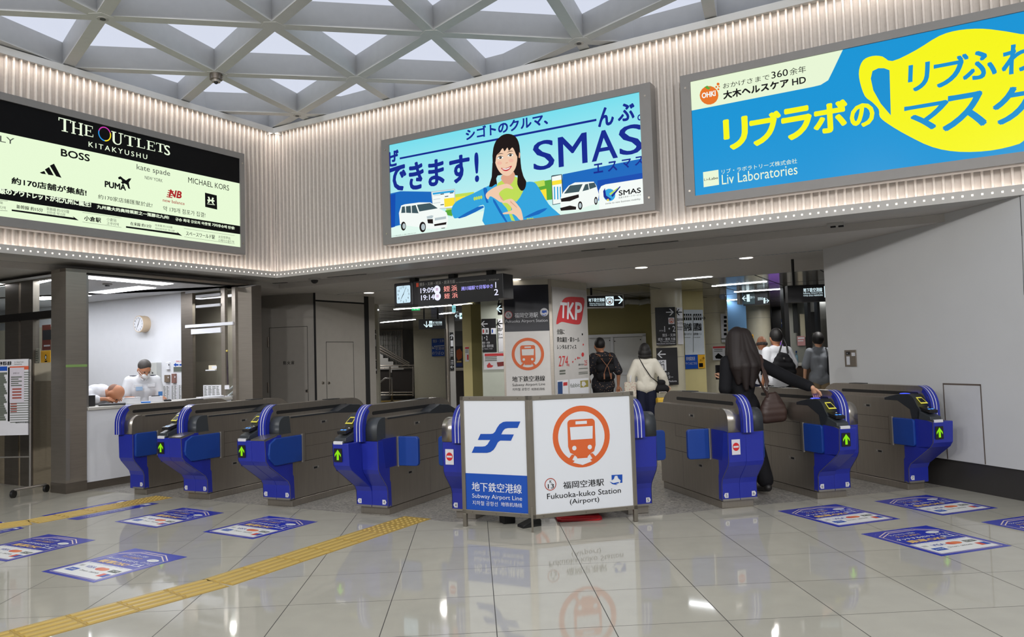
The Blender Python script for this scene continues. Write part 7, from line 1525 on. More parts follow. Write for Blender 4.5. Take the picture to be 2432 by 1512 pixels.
for x, Y in ((-1.2, 12.6), (1.6, 11.4), (3.6, 11.2), (0.2, 15.0), (3.0, 14.5), (5.6, 13.5), (-3.0, 16.5), (-4.5, 22.0), (-1.0, 20.0), (2.5, 19.0), (6.5, 18.0), (-5.0, 26.5), (8.0, 21.5)):
    lamp((x, Y, Z_CEIL - 0.03), P_FILL_CONC, 0.2, (1.0, 0.98, 0.95), 2.9)  # extra lamps without fittings, added to brighten the concourse
# fittings under the soffit
def cam_dome(px, z, lab):
    p = onz(*px, z); t = thing('dome_camera', lab, 'camera', p); m = MB(); m.cyl(p + Vector((0, 0, -0.025)), p, 0.09, M_white, 20); m.build('base', t); m = MB(); m.ball(p + Vector((0, 0, -0.03)), (0.055, 0.055, 0.05), M_black, 14, 8); m.build('dome', t)
cam_dome((747, 661), Z_SOF, 'dome camera under the soffit near the frieze corner'); cam_dome((1308, 608), Z_SOF, 'dome camera under the soffit below the light blue billboard')
p = onz(1715, 688, Z_CEIL); t = thing('pan_camera', 'white pan camera hanging from the ceiling left of the oblique lit sign', 'camera', p); m = MB(); m.cyl(p + Vector((0, 0, -0.1)), p, 0.05, M_white, 14); m.build('mount', t); m = MB(); m.ball(p + Vector((0, 0, -0.13)), 0.065, mat('camera_blue_grey', (120, 130, 150), 0.3)); m.build('dome', t)
def vent(a, b, w, lab, z=Z_SOF):
    A, B = onz(*a, z), onz(*b, z); d = (B - A).normalized(); q = Vector((-d.y, d.x, 0)) * w; t = thing('air_vent', lab, 'vent', A); m = MB(); m.obox(A + Vector((0, 0, -0.004)), B - A, q, Vector((0, 0, 0.004)), M_dark); m.build('slot', t); m = MB(); m.obox(A - q * 0.15 + Vector((0, 0, -0.003)), B - A, q * 0.12, Vector((0, 0, 0.003)), M_frame); m.build('rim', t)
vent((646, 672), (680, 670), 0.05, 'short dark vent slot under the soffit near the frieze corner'); vent((776, 658), (868, 650), 0.03, 'long vent slot under the soffit left of the departure board'); vent((1380, 595), (1436, 590), 0.03, 'vent slot under the soffit below the light blue billboard, left'); vent((1467, 585), (1610, 571), 0.03, 'long vent slot under the soffit between the two right billboards'); 
p = onz(1985, 530, Z_SOF); t = thing('emergency_lamp', 'white twin sensor box under the soffit by the right wall', 'sensor', p); m = MB(); m.box(p + Vector((0, 0, -0.015)), (0.16, 0.1, 0.03), M_white, -30); m.build('base', t); m = MB(); m.box(p + Vector((-0.03, 0, -0.035)), (0.05, 0.03, 0.02), M_dark, -30); m.box(p + Vector((0.04, -0.03, -0.035)), (0.05, 0.03, 0.02), M_dark, -30); m.build('lens', t)
# far end of the concourse
m = MB(); m.obox((-22, 36, 0), (44, 0, 0), (0, 0.2, 0), (0, 0, 2.66), mat('far_wall', (150, 148, 142), 0.6)); struct('wall_far', m)
m = MB(); slab(PY(1000, 33), 860, 1210, None, None, 0.1, mat('far_wall_grey', (120, 118, 114), 0.5), m); struct('wall_far_kiosk', m)
# yellow guide line on the far floor
m = MB(); m.face([onz(900, 955) + Vector((0, 0, 0.003)), onz(980, 955) + Vector((0, 0, 0.003)), onz(980, 951) + Vector((0, 0, 0.003)), onz(900, 951) + Vector((0, 0, 0.003))], M_tac)
tag(m.build('tactile_line'), 'thin far tactile line on the concourse floor before the tiled pillar', 'tactile paving')
# ================================================================ PEOPLE
M_skin = mat('skin', (206, 158, 128), 0.5, 0, 0.35, vary=0.04); M_skin_t = mat('skin_tanned', (176, 122, 92), 0.5, 0, 0.35, vary=0.04)
M_hairk = mat('hair_black', (18, 15, 15), 0.6, vary=0.3, scale=60, stretch=(6, 6, 0.6)); M_hairb = mat('hair_dark_brown', (30, 20, 17), 0.62, vary=0.3, scale=60, stretch=(6, 6, 0.6)); M_hairg = mat('hair_grey', (66, 62, 60), 0.6, vary=0.3, scale=60)
M_shirt = mat('shirt_white', (206, 208, 214), 0.75, 0, 0.2, vary=0.03, bump=0.1); M_blackc = mat('cloth_black', (24, 24, 27), 0.8, 0, 0.2, vary=0.15)
M_jacket = mat('jacket_ivory', (206, 202, 190), 0.75, 0, 0.2, vary=0.05, bump=0.3, scale=14); M_navy = mat('trousers_navy', (26, 30, 48), 0.8, 0, 0.2); M_greyt = mat('tshirt_grey', (120, 124, 130), 0.8, 0, 0.2); M_beige = mat('trousers_beige', (128, 112, 88), 0.8, 0, 0.2); M_shoe = mat('shoe_dark', (30, 28, 28), 0.5)
M_brownl = mat('leather_brown', (62, 44, 38), 0.5, vary=0.15); M_mask = mat('mask_white', (226, 228, 232), 0.8); M_eye = mat('eye_dark', (24, 18, 16), 0.3); M_lip = mat('lip', (150, 84, 76), 0.5)
def floral():
    m = bpy.data.materials.new('floral_shirt'); m.use_nodes = True; nt = m.node_tree; b = nt.nodes['Principled BSDF']; v = nt.nodes.new('ShaderNodeTexVoronoi'); v.inputs['Scale'].default_value = 26; tc = nt.nodes.new('ShaderNodeTexCoord'); nt.links.new(tc.outputs['Object'], v.inputs['Vector'])
    r = nt.nodes.new('ShaderNodeValToRGB'); r.color_ramp.interpolation = 'CONSTANT'; r.color_ramp.elements[0].color = lin((150, 120, 96)) + [1]; r.color_ramp.elements[1].position = 0.2; r.color_ramp.elements[1].color = lin((24, 24, 32)) + [1]
    nt.links.new(v.outputs['Distance'], r.inputs[0]); nt.links.new(r.outputs[0], b.inputs['Base Color']); b.inputs['Roughness'].default_value = 0.8; return m
def flower_print():
    m = bpy.data.materials.new('flower_tote'); m.use_nodes = True; nt = m.node_tree; b = nt.nodes['Principled BSDF']; v = nt.nodes.new('ShaderNodeTexVoronoi'); v.inputs['Scale'].default_value = 40; tc = nt.nodes.new('ShaderNodeTexCoord'); nt.links.new(tc.outputs['Object'], v.inputs['Vector'])
    r = nt.nodes.new('ShaderNodeValToRGB'); r.color_ramp.elements[0].color = lin((150, 60, 60)) + [1]; r.color_ramp.elements[1].position = 0.5; r.color_ramp.elements[1].color = lin((190, 184, 170)) + [1]
    nt.links.new(v.outputs['Distance'], r.inputs[0]); nt.links.new(r.outputs[0], b.inputs['Base Color']); b.inputs['Roughness'].default_value = 0.8; return m
def V3(*a): return Vector(a)
class Blob:
    """union of tapered capsules and ellipsoids, fused into one skin"""
    def __init__(s): s.mb = MB()
    def cap(s, a, ra, b, rb, seg=14):
        a, b = Vector(a), Vector(b); d = b - a; L = d.length
        if L < 1e-6: return s.ell(a, (ra,) * 3)
        d.normalize(); pts = []; rs = []
        for t in (88, 65, 40, 15): q = math.radians(t); pts.append(a - d * ra * math.sin(q)); rs.append(ra * math.cos(q))
        pts.append(a); rs.append(ra); pts.append(b); rs.append(rb)
        for t in (15, 40, 65, 88): q = math.radians(t); pts.append(b + d * rb * math.sin(q)); rs.append(rb * math.cos(q))
        s.mb.tube(pts, rs, M_skin, seg); return s
    def chain(s, pts, rs):
        for i in range(len(pts) - 1): s.cap(pts[i], rs[i], pts[i + 1], rs[i + 1])
        return s
    def ell(s, c, r, M=None): s.mb.ball(c, r, M_skin, 18, 12, M); return s
    def mesh(s, m, voxel=0.012, it=3, extra=None):
        me = bpy.data.meshes.new('b'); me.from_pydata([tuple(v) for v in s.mb.v], [], s.mb.f); ob = bpy.data.objects.new('b', me); COL.objects.link(ob)
        r = ob.modifiers.new('r', 'REMESH'); r.mode = 'VOXEL'; r.voxel_size = voxel
        q = ob.modifiers.new('s', 'SMOOTH'); q.factor = 0.5; q.iterations = it
        dg = bpy.context.evaluated_depsgraph_get(); ev = ob.evaluated_get(dg); em = ev.to_mesh()
        out = MB(); out.add([v.co.copy() for v in em.vertices], [tuple(p.vertices) for p in em.polygons], m, True)
        ev.to_mesh_clear(); bpy.data.objects.remove(ob); bpy.data.meshes.remove(me)
        if extra:
            b = len(out.v); out.v += extra.mb.v; out.f += [[b + i for i in f] for f in extra.mb.f]; out.mi += [0] * len(extra.mb.f); out.sm += [True] * len(extra.mb.f)
        return out
J0 = dict(hipL=V3(-.085, 0, .90), hipR=V3(.085, 0, .90), kneeL=V3(-.095, .02, .49), kneeR=V3(.095, .02, .49), ankL=V3(-.10, -.02, .085), ankR=V3(.10, -.02, .085), toeL=V3(-.115, .15, .035), toeR=V3(.115, .15, .035),
          shL=V3(-.16, -.01, 1.375), shR=V3(.16, -.01, 1.375), elL=V3(-.215, -.04, 1.10), elR=V3(.215, -.04, 1.10), wrL=V3(-.235, .05, .87), wrR=V3(.235, .05, .87), hdL=V3(-.235, .07, .79), hdR=V3(.235, .07, .79),
          pel=V3(0, 0, .94), wai=V3(0, .0, 1.08), che=V3(0, 0, 1.25), nk=V3(0, .0, 1.43), head=V3(0, .02, 1.575))
def hand(body, extra, w, h, side, curl=0.5, sp=1.0):
    """palm in the body skin, five separate fingers rooted in it"""
    d = (h - w).normalized(); palm = w + d * 0.055; up = V3(0, 0, 1) if abs(d.z) < 0.85 else V3(0, 1, 0)
    x = d.cross(up).normalized(); n = x.cross(d).normalized()
    body.cap(w, 0.024, w + d * 0.03, 0.026); body.ell(palm, (0.036 * sp,) * 3 if False else (0.033, 0.033, 0.033)); body.cap(w + d * 0.03 - x * 0.015, 0.017, w + d * 0.085 - x * 0.022, 0.014); body.cap(w + d * 0.03 + x * 0.015, 0.017, w + d * 0.085 + x * 0.022, 0.014)
    for i, (off, L) in enumerate(((-0.03, 0.066), (-0.010, 0.076), (0.010, 0.072), (0.029, 0.056))):
        a = w + d * 0.075 + x * off; b = a + d * L * 0.5 - n * L * 0.12 * curl * 2; c = b + d * L * 0.45 * (1 - curl * 0.5) - n * L * 0.5 * curl
        extra.chain([a, b, c], [0.0095, 0.0088, 0.0072])
    a = w + d * 0.03 - x * 0.028 * side; b = a + d * 0.03 - x * 0.025 * side - n * 0.012; c = b + d * 0.028 - x * 0.006 * side - n * 0.012; extra.chain([a, b, c], [0.0115, 0.0105, 0.008])
def figure(label, loc, rz, h=1.7, pose=None, skin=None, slim=1.0, parts=(), headrot=(0, 0), hair=None, voxel=0.011, curl=(0.5, 0.5), name='person'):
    """standing figure facing +y of its own frame; returns root and joints"""
    t = thing(name, label, 'person', loc, rz); k = h / 1.7; J = {a: b.copy() for a, b in J0.items()}
    for a, b in (pose or {}).items(): J[a] = Vector(b)
    J = {a: b * k for a, b in J.items()}; skin = skin or M_skin
    B = Blob(); X = Blob(); w = slim * k
    k0 = k; kh = k * 1.13
    HR = Matrix.Rotation(math.radians(headrot[1]), 3, 'Z') @ Matrix.Rotation(math.radians(headrot[0]), 3, 'X'); hd = J['head']
    hd = hd + HR @ V3(0, 0, .012) * k
    def H(x, y, z): return hd + HR @ (V3(x, y, z) * kh)
    B.cap(J['nk'], .056 * k, hd + HR @ V3(0, -.015, -.07) * k, .05 * k); B.ell(hd, (.074 * kh, .094 * kh, .113 * kh), HR); B.ell(H(0, .045, -.06), (.05 * kh, .048 * kh, .05 * kh), HR)
    B.cap(H(0, .088, .01), .012 * k, H(0, .108, -.022), .014 * k); B.cap(H(-.03, .08, .03), .012 * k, H(.03, .08, .03), .012 * k)
    for s in (-1, 1): B.ell(H(s * .076, -.005, -.01), (.012 * kh, .022 * kh, .034 * kh), HR)
    torso(B, J, w, 0.0)
    for s in 'LR':
        B.chain([J['sh' + s], J['el' + s], J['wr' + s]], [.048 * w, .036 * w, .025 * k]); B.chain([J['hip' + s], J['knee' + s], J['ank' + s]], [.078 * w, .052 * w, .036 * k]); B.cap(J['ank' + s], .036 * k, J['toe' + s], .026 * k)
        hand(B, X, J['wr' + s], J['hd' + s], 1 if s == 'L' else -1, curl[0 if s == 'L' else 1])
    bo = B.mesh(skin, voxel, 3, X).build('body', t, local=True)
    e = MB()
    for s in (-1, 1): e.ball(H(s * .031, .083, .012), .011 * k, M_eye, 8, 6); 
    e.build('eyes', t, local=True); m = MB(); m.ball(H(0, .091, -.066), (.022 * k, .008 * k, .007 * k), M_lip, 10, 6, HR); m.build('mouth', t, local=True)
    return t, J, H, k
def torso(B, J, w, inf):
    B.cap(J['pel'] + V3(-.065, 0, 0) * w, .105 * w + inf, J['pel'] + V3(.065, 0, 0) * w, .105 * w + inf); B.cap(J['pel'], .12 * w + inf, J['wai'], .115 * w + inf); B.cap(J['wai'] + V3(-.035, 0, 0) * w, .10 * w + inf, J['che'] + V3(-.06, 0, 0) * w, .105 * w + inf); B.cap(J['wai'] + V3(.035, 0, 0) * w, .10 * w + inf, J['che'] + V3(.06, 0, 0) * w, .105 * w + inf)
    B.cap(J['che'] + V3(-.06, 0, 0) * w, .105 * w + inf, J['shL'].lerp(J['nk'], .25) + V3(0, 0, -.03) * w, .062 * w + inf); B.cap(J['che'] + V3(.06, 0, 0) * w, .105 * w + inf, J['shR'].lerp(J['nk'], .25) + V3(0, 0, -.03) * w, .062 * w + inf); B.cap(J['shL'], .052 * w + inf, J['shR'], .052 * w + inf); B.cap(J['nk'] + V3(-.05, 0, -.03) * w, .055 * w + inf, J['nk'] + V3(.05, 0, -.03) * w, .055 * w + inf)
def top_(t, J, w, m, inf=.014, sleeve=1.0, hem=0.0, puff=0.0, name='shirt', voxel=.011):
    B = Blob(); torso(B, J, w, inf)
    for s in 'LR':
        sh, el, wr = J['sh' + s], J['el' + s], J['wr' + s]
        if sleeve > 1: B.chain([sh, el, el.lerp(wr, sleeve - 1)], [.056 * w + inf, .044 * w + inf + puff, .032 * w + inf + puff])
        else: B.chain([sh, sh.lerp(el, sleeve)], [.058 * w + inf, .056 * w + inf])
    if hem >= 0: B.cap(J['pel'] + V3(-.065, 0, -hem), .116 * w + inf, J['pel'] + V3(.065, 0, -hem), .116 * w + inf)
    return B.mesh(m, voxel, 4).build(name, t, local=True)
def legs_(t, J, w, m, inf=.014, name='trousers', wide=0.0):
    B = Blob(); B.cap(J['pel'] + V3(-.065, 0, -.02) * w, .108 * w + .008, J['pel'] + V3(.065, 0, -.02) * w, .108 * w + .008)
    for s in 'LR':
        a = J['ank' + s]; B.chain([J['hip' + s], J['knee' + s], a + (J['knee' + s] - a) * .08], [.088 * w + inf, .062 * w + inf + wide, .046 * w + inf + wide])
    B.mesh(m, .012, 3).build(name, t, local=True)
    for s in 'LR':
        S = Blob(); S.cap(J['ank' + s] + V3(0, -.03, -.04), .042, J['toe' + s] + V3(0, .02, .005), .036); o = S.mesh(M_shoe, .01, 2)
        for v in o.v: v.z = max(v.z, 0.0)
        o.build('shoe', t, local=True)
def hair_cap(t, H, k, m, extra=None, r=(.084, .104, .115), c=(0, -.014, .022), name='hair', cut=None):
    B = Blob(); B.ell(H(*c), tuple(q * k * 1.13 for q in r))
    if extra: extra(B)
    o = B.mesh(m, .008, 2); o.build(name, t, local=True)
def fwd(az): return az - 90.0
# ---- woman tapping her card at the gate
gloc = gH; azr = math.radians(AZR); gx = V3(math.cos(azr), math.sin(azr), 0); gy = V3(-math.sin(azr), math.cos(azr), 0)
pad = gH + gx * 0.0 + gy * 0.112 + V3(0, 0, 0.985)
wl = onz(1772, 1166); wl.z = 0; rz = fwd(100)
Minv = (Matrix.Translation(wl) @ Matrix.Rotation(math.radians(rz), 4, 'Z')).inverted(); k_ = 1.63 / 1.7
padl = (Minv @ pad) / k_
wr = padl + V3(-.075, -.05, .075); dirh = (padl - wr).normalized()
phl = (Minv @ ony(1712, 888, wl.y + 0.16)) / k_
pose = dict(elR=V3(.30, .06, 1.16), wrR=wr, hdR=wr + dirh * .09, shR=V3(.18, .0, 1.365), elL=V3(-.225, -.08, 1.09), wrL=V3(phl.x + .02, phl.y - .06, phl.z - .07), hdL=V3(phl.x, phl.y, phl.z), kneeR=V3(.09, -.06, .50), ankR=V3(.10, -.25, .12), toeR=V3(.10, -.10, .035), kneeL=V3(-.09, .10, .49), ankL=V3(-.09, .08, .085), toeL=V3(-.1, .25, .035), head=V3(-.01, .035, 1.575))
pose['elR'] = pose['shR'].lerp(wr, .5) + V3(.05, -.05, -.05)
t, J, H, k = figure('person in black with long dark brown hair, reaching her right hand to the gate reader', wl, rz, 1.63, pose, M_skin, .93, headrot=(-8, 6), curl=(0.8, 0.35))
top_(t, J, .93 * k, M_blackc, .016, 1.85, .04, .008, 'top'); legs_(t, J, .93 * k, M_blackc, .02, 'trousers', .02)
def lh(B):
    for x, y, z, r1, r0 in ((-.075, -.05, -.40, .04, .065), (-.03, -.09, -.46, .045, .075), (.03, -.09, -.44, .045, .075), (.08, -.05, -.38, .035, .06)):
        B.chain([H(x * .5, -.05, .04), H(x * 1.0, -.075, -.12), H(x * 1.25, y - .045, -.25), H(x * 1.1, y - .02, z)], [.095 * k, .088 * k, .075 * k, .026 * k])
    for s in (-1, 1): B.chain([H(s * .06, .01, .03), H(s * .09, .0, -.1), H(s * .115, -.01, -.24), H(s * .12, .0, -.33)], [.05 * k, .05 * k, .045 * k, .018 * k])
hair_cap(t, H, k, M_hairb, lh, (.088, .107, .12))
# her phone and her bag
def wpt(t, p): return INV[t.name].inverted() @ p
ph = wpt(t, J['hdL'] + V3(-.005, .035, .02)); tp = thing('phone', 'dark smartphone in the left hand of the long-haired woman', 'phone', ph); b = MB(); b.box(ph, (.075, .012, .15), M_black, rz); q = b.build('case', tp, bevel=.005); b = MB(); b.box(ph + gx * .0075, (.066, .001, .135), M_char, rz); b.build('screen', tp)
sh = wpt(t, J['shR'] + V3(.0, -.01, .06)); bc = ony(1834, 966, wl.y - .15); tb = thing('shoulder_bag', 'soft dark brown shoulder bag hanging at the right side of the long-haired woman', 'bag', bc)
B = Blob(); ex = V3(math.cos(math.radians(rz)), math.sin(math.radians(rz)), 0); ey = V3(-ex.y, ex.x, 0)
[B.cap(bc - ex * a_ + V3(0, 0, z_), r_, bc + ex * (a_ + .01) + V3(0, 0, z_ + .01), r_) for a_, z_, r_ in ((.085, -.11, .055), (.085, -.06, .06), (.075, -.01, .055), (.06, .04, .045), (.045, .085, .035), (.03, .12, .025))]
o = B.mesh(M_brownl, .009, 14); o.build('bag_body', tb)
b = MB(); sx = sh + ex * .0
for s in (-.012, .0, .012): b.tube([bc + V3(0, 0, .1) - ex * .06 - ey * .02, bc - ex * .075 + V3(0, 0, .2) - ey * .045, (sh + bc) / 2 - ex * .03 - ey * .115 + ex * s, sh - ey * .085 + ex * s, sh + V3(0, 0, .022) + ex * s, sh + ey * .075 + ex * s - V3(0, 0, .03), (sh + bc) / 2 + ey * .10, bc + V3(0, 0, .1) - ex * .03 + ey * .02], .011, M_brownl, 6)
b.build('strap', tb); b = MB(); c = bc - ex * .078 + V3(0, 0, .19) - ey * .058; b.ring(c, ex * .024, V3(0, 0, .03), .7, M_trim, 4); b.build('buckle', tb)
# ---- walking man with a backpack
p = ony(1430, 850, 13.4); p.z = 0
t, J, H, k = figure('person in a dark floral shirt carrying a black backpack, walking away past the grey advertisement', p, fwd(98), 1.72, dict(elL=V3(-.25, .05, 1.12), wrL=V3(-.2, .22, 1.0), hdL=V3(-.18, .29, .96), elR=V3(.27, -.05, 1.12), wrR=V3(.28, .03, .87), hdR=V3(.28, .05, .79), head=V3(-.03, .04, 1.565), kneeR=V3(.09, .1, .5), ankR=V3(.09, .12, .085), toeR=V3(.1, .29, .035), ankL=V3(-.1, -.22, .12), kneeL=V3(-.09, -.06, .5), toeL=V3(-.1, -.06, .035)), M_skin_t, 1.08)
top_(t, J, 1.08 * k, floral(), .02, .95, .05, 0, 'shirt'); legs_(t, J, 1.05 * k, M_blackc, .02)
hair_cap(t, H, k, M_hairk, None, (.082, .1, .1), (0, -.018, .032))
bp = wpt(t, V3(0, -.2, 1.2) * k); tb = thing('backpack', 'black backpack with tan leather straps on the man in the floral shirt', 'backpack', bp)
ex = V3(math.cos(math.radians(8)), math.sin(math.radians(8)), 0); ey = V3(-ex.y, ex.x, 0)
B = Blob(); 
for z, r in ((-.16, .075), (-.02, .08), (.12, .07)): B.cap(bp - ex * .09 + V3(0, 0, z), r, bp + ex * .09 + V3(0, 0, z), r)
B.cap(bp - ex * .07 - ey * .06 + V3(0, 0, -.14), .05, bp + ex * .07 - ey * .06 + V3(0, 0, -.14), .05); B.mesh(M_blackc, .011, 3).build('pack', tb)
M_tan = mat('leather_tan', (116, 72, 46), 0.5)
for s in (-1, 1):
    b = MB(); b.tube([bp + ex * s * .06 - ey * .06 + V3(0, 0, .14), bp + ex * s * .10 + ey * .03 + V3(0, 0, .21), bp + ex * s * .13 + ey * .17 + V3(0, 0, .24), bp + ex * s * .14 + ey * .27 + V3(0, 0, .1), bp + ex * s * .13 + ey * .15 + V3(0, 0, -.15)], .014, M_tan, 8); b.build('shoulder_strap', tb)
b = MB(); b.tube([bp + ex * -.10 - ey * .09 + V3(0, 0, .16), bp + ex * .02 - ey * .115 + V3(0, 0, .0), bp + ex * .05 - ey * .13 + V3(0, 0, -.16)], .007, M_tan, 6); b.tube([bp + ex * .10 - ey * .09 + V3(0, 0, .16), bp - ex * .02 - ey * .115 + V3(0, 0, .0), bp - ex * .06 - ey * .13 + V3(0, 0, -.1)], .007, M_tan, 6); b.build('cord', tb)
b = MB()
for s in (-1, 1): b.obox(bp + ex * (s * .06 - .012) - ey * .125 + V3(0, 0, -.2), ex * .024, -ey * .006, V3(0, 0, .1), M_tan)
b.build('buckle_strap', tb)
bg = wpt(t, J['hdR'] + V3(.03, .0, -.16)); tb = thing('shopping_bag', 'pale shopping bag with red marks hanging from the right hand of the backpack man', 'bag', bg); B = Blob(); B.cap(bg + V3(-.06, 0, -.09), .07, bg + V3(.06, 0, -.09), .07); B.cap(bg + V3(-.04, 0, .04), .045, bg + V3(.04, 0, .04), .045); B.mesh(mat('bag_grey', (150, 140, 140), .6), .011, 3).build('bag_body', tb); b = MB(); b.tube([bg + V3(-.05, 0, .06), bg + V3(-.01, 0, .15), bg + V3(.05, 0, .06)], .006, M_label, 6); b.build('handle', tb)
b = MB(); b.tube([bg + V3(-.09, -.05, .03), bg + V3(0, -.068, .035), bg + V3(.09, -.05, .03)], .014, mat('bag_red', (150, 50, 60), .6), 8); b.build('red_mark', tb)
# ---- young woman with a bob and an ivory jacket
p = ony(1532, 850, 13.0); p.z = 0
t, J, H, k = figure('person with a black bob in an ivory jacket and navy trousers, walking away with bags', p, fwd(82), 1.58, dict(elL=V3(-.27, .0, 1.12), wrL=V3(-.28, .02, .88), hdL=V3(-.28, .03, .80), elR=V3(.30, .03, 1.12), wrR=V3(.36, .1, .95), hdR=V3(.38, .13, .88)), M_skin, .95)
top_(t, J, .93 * k, M_jacket, .024, 1.9, -.0, .016, 'jacket'); legs_(t, J, .95 * k, M_navy, .018, 'trousers', .01)
def bob(B): B.ell(H(0, -.02, -.03), (.125 * k, .12 * k, .12 * k)); B.ell(H(0, -.03, -.085), (.13 * k, .10 * k, .06 * k))
hair_cap(t, H, k, M_hairk, bob, (.09, .11, .115))
b = MB(); b.tube([J['shL'] + V3(.05, -.02, .075), J['che'] + V3(-.03, -.155, .05), J['wai'] + V3(.08, -.16, .03), J['pel'] + V3(.2, -.06, .06)], .008, M_blackc, 6); b.build('bag_strap', t, local=True)
bg = ony(1570, 912, 12.95); tb = thing('handbag', 'black handbag at the right arm of the woman in the ivory jacket', 'bag', bg); B = Blob(); B.cap(bg + V3(-.05, 0, -.08), .07, bg + V3(.07, 0, -.08), .07); B.cap(bg + V3(-.02, 0, .03), .05, bg + V3(.03, 0, .03), .05); B.mesh(M_blackc, .011, 12).build('bag_body', tb); b = MB(); b.tube([bg + V3(-.05, 0, .05), bg + V3(-.03, 0, .19), bg + V3(.03, 0, .19), bg + V3(.06, 0, .05)], .008, M_black, 6); b.build('handle', tb)
bg = ony(1497, 925, 12.9); tb = thing('tote_bag', 'flower patterned tote bag at the left hand of the woman in the ivory jacket', 'bag', bg); b = MB(); b.box(bg, (.06, .2, .26), flower_print(), 80); b.build('bag_body', tb, bevel=.02); b = MB(); b.tube([bg + V3(0, -.05, .13), bg + V3(0.02, -.02, .24), bg + V3(.02, .02, .24), bg + V3(0, .05, .13)], .006, M_label, 6); b.build('handle', tb)
sc = ony(1577, 965, 12.7); sc.z = 0; tb = thing('suitcase', 'yellow suitcase partly hidden behind the gate, right of the woman in the ivory jacket', 'suitcase', sc); b = MB(); b.box(sc + V3(0, 0, .38), (.24, .2, .62), mat('suitcase_yellow', (196, 158, 40), .4), 0); b.build('shell', tb, bevel=.03, seg=3)
for s in (-.09, .09): b = MB(); b.tube([sc + V3(s, -.06, .035), sc + V3(s, -.03, .035)], .035, M_black, 12); b.build('wheel', tb)
b = MB(); b.tube([sc + V3(-.06, .05, .69), sc + V3(-.06, .05, .78), sc + V3(.06, .05, .78), sc + V3(.06, .05, .69)], .008, M_trim, 6); b.build('handle', tb)
# ---- man in a white shirt with a black shoulder bag, and the bald man beside him
p = ony(1846, 850, 11.9); p.z = 0
t, J, H, k = figure('person in a white short-sleeved shirt with a black bag on the right shoulder', p, fwd(96), 1.73, dict(elR=V3(.26, -.02, 1.12), wrR=V3(.2, .2, 1.1)), M_skin_t, 1.06)
top_(t, J, 1.08 * k, M_shirt, .02, .8, .0, 0, 'shirt'); legs_(t, J, 1.05 * k, M_blackc, .016); hair_cap(t, H, k, M_hairk, None, (.084, .103, .108), (0, -.016, .028))
bg = ony(1862, 855, 11.7); tb = thing('shoulder_bag', 'black nylon shoulder bag on the man in the white shirt', 'bag', bg); B = Blob(); [B.cap(bg + V3(-.13 + a_, 0, z_), r_, bg + V3(.11 - a_, 0, z_ - .02), r_) for a_, z_, r_ in ((.0, -.16, .075), (.02, -.08, .085), (.05, .0, .075), (.08, .07, .06))]; B.mesh(M_blackc, .011, 12).build('bag_body', tb)
b = MB(); b.tube([bg + V3(-.08, -.02, .1), bg + V3(-.02, .0, .26), bg + V3(.02, .06, .36), bg + V3(.05, .0, .24), bg + V3(.06, -.02, .1)], .014, M_black, 8); b.build('strap', tb); b = MB(); b.disc(bg + V3(-.03, -.085, .03), V3(.016, 0, 0), V3(0, 0, .016), M_trim, 12); b.build('badge', tb)
p = ony(1812, 850, 13.2); p.z = 0
t, J, H, k = figure('balding person in a white shirt, left of the one with the black bag', p, fwd(100), 1.66, None, M_skin_t, 1.05, headrot=(-5, -15))
top_(t, J, 1.06 * k, M_shirt, .02, .8, .0, 0, 'shirt'); legs_(t, J, 1.05 * k, M_navy, .016)
B = Blob()
for a in range(-100, 101, 25): q = math.radians(a - 90); B.ell(H(math.cos(q) * .074, math.sin(q) * .088 - .004, -.012), (.02 * k, .02 * k, .034 * k))
B.mesh(M_hairg, .008, 2).build('hair', t, local=True)
b = MB(); b.tube([J['shL'] + V3(.04, -.06, .03), J['che'] + V3(-.1, -.15, .0), J['wai'] + V3(-.12, -.14, -.05)], .014, M_black, 6); b.build('bag_strap', t, local=True)
# ---- man in a grey t-shirt by the far ticket counter
p = ony(1946, 850, 13.6); p.z = 0
t, J, H, k = figure('person in a grey t-shirt and beige trousers standing by the right white wall', p, fwd(78), 1.69, dict(elL=V3(-.25, -.02, 1.1), wrL=V3(-.27, .0, .86), hdL=V3(-.27, .01, .78)), M_skin, 1.0, headrot=(0, -20))
top_(t, J, 1.02 * k, M_greyt, .022, .85, .04, 0, 't_shirt'); legs_(t, J, 1.0 * k, M_beige, .024, 'trousers', .015); hair_cap(t, H, k, M_hairk, None, (.09, .106, .112), (0, -.014, .026))
bg = wpt(t, V3(.16, -.16, 1.15) * k); tb = thing('sling_bag', 'dark sling bag on the back of the man in the grey t-shirt', 'bag', bg); B = Blob(); B.cap(bg + V3(0, 0, -.14), .07, bg + V3(0, 0, .12), .06); B.mesh(M_blackc, .011, 12).build('bag_body', tb); b = MB(); b.tube([bg + V3(-.02, 0, .14), bg + V3(-.03, .1, .29), bg + V3(-.08, .24, .2)], .012, M_black, 6); b.build('strap', tb)
# ---- station staff in the office
q = PB.px(338, 900, -0.82); hz = PB.uv(338, 864, -0.82)[1]; p = V3(q.x, q.y, 0)
ps = dict(pel=V3(0, -.04, .93), wai=V3(0, -.03, 1.07), che=V3(0, .01, 1.23), nk=V3(0, .04, 1.41), head=V3(0, .115, 1.525), shL=V3(-.18, .02, 1.365), shR=V3(.18, .02, 1.365), elL=V3(-.25, .03, 1.09), wrL=V3(-.20, .26, 1.12), hdL=V3(-.19, .34, 1.11), elR=V3(.25, .03, 1.11), wrR=V3(.2, .26, 1.12), hdR=V3(.19, .34, 1.11))
t, J, H, k = figure('person in a white uniform shirt with glasses and a face mask standing behind the counter', p, fwd(-52), 1.7 * hz / 1.62, ps, M_skin_t, 1.05, headrot=(-32, 12), curl=(.4, .4))
top_(t, J, 1.08 * k, M_shirt, .02, .8, .02, 0, 'uniform_shirt'); legs_(t, J, 1.05 * k, M_navy, .016)
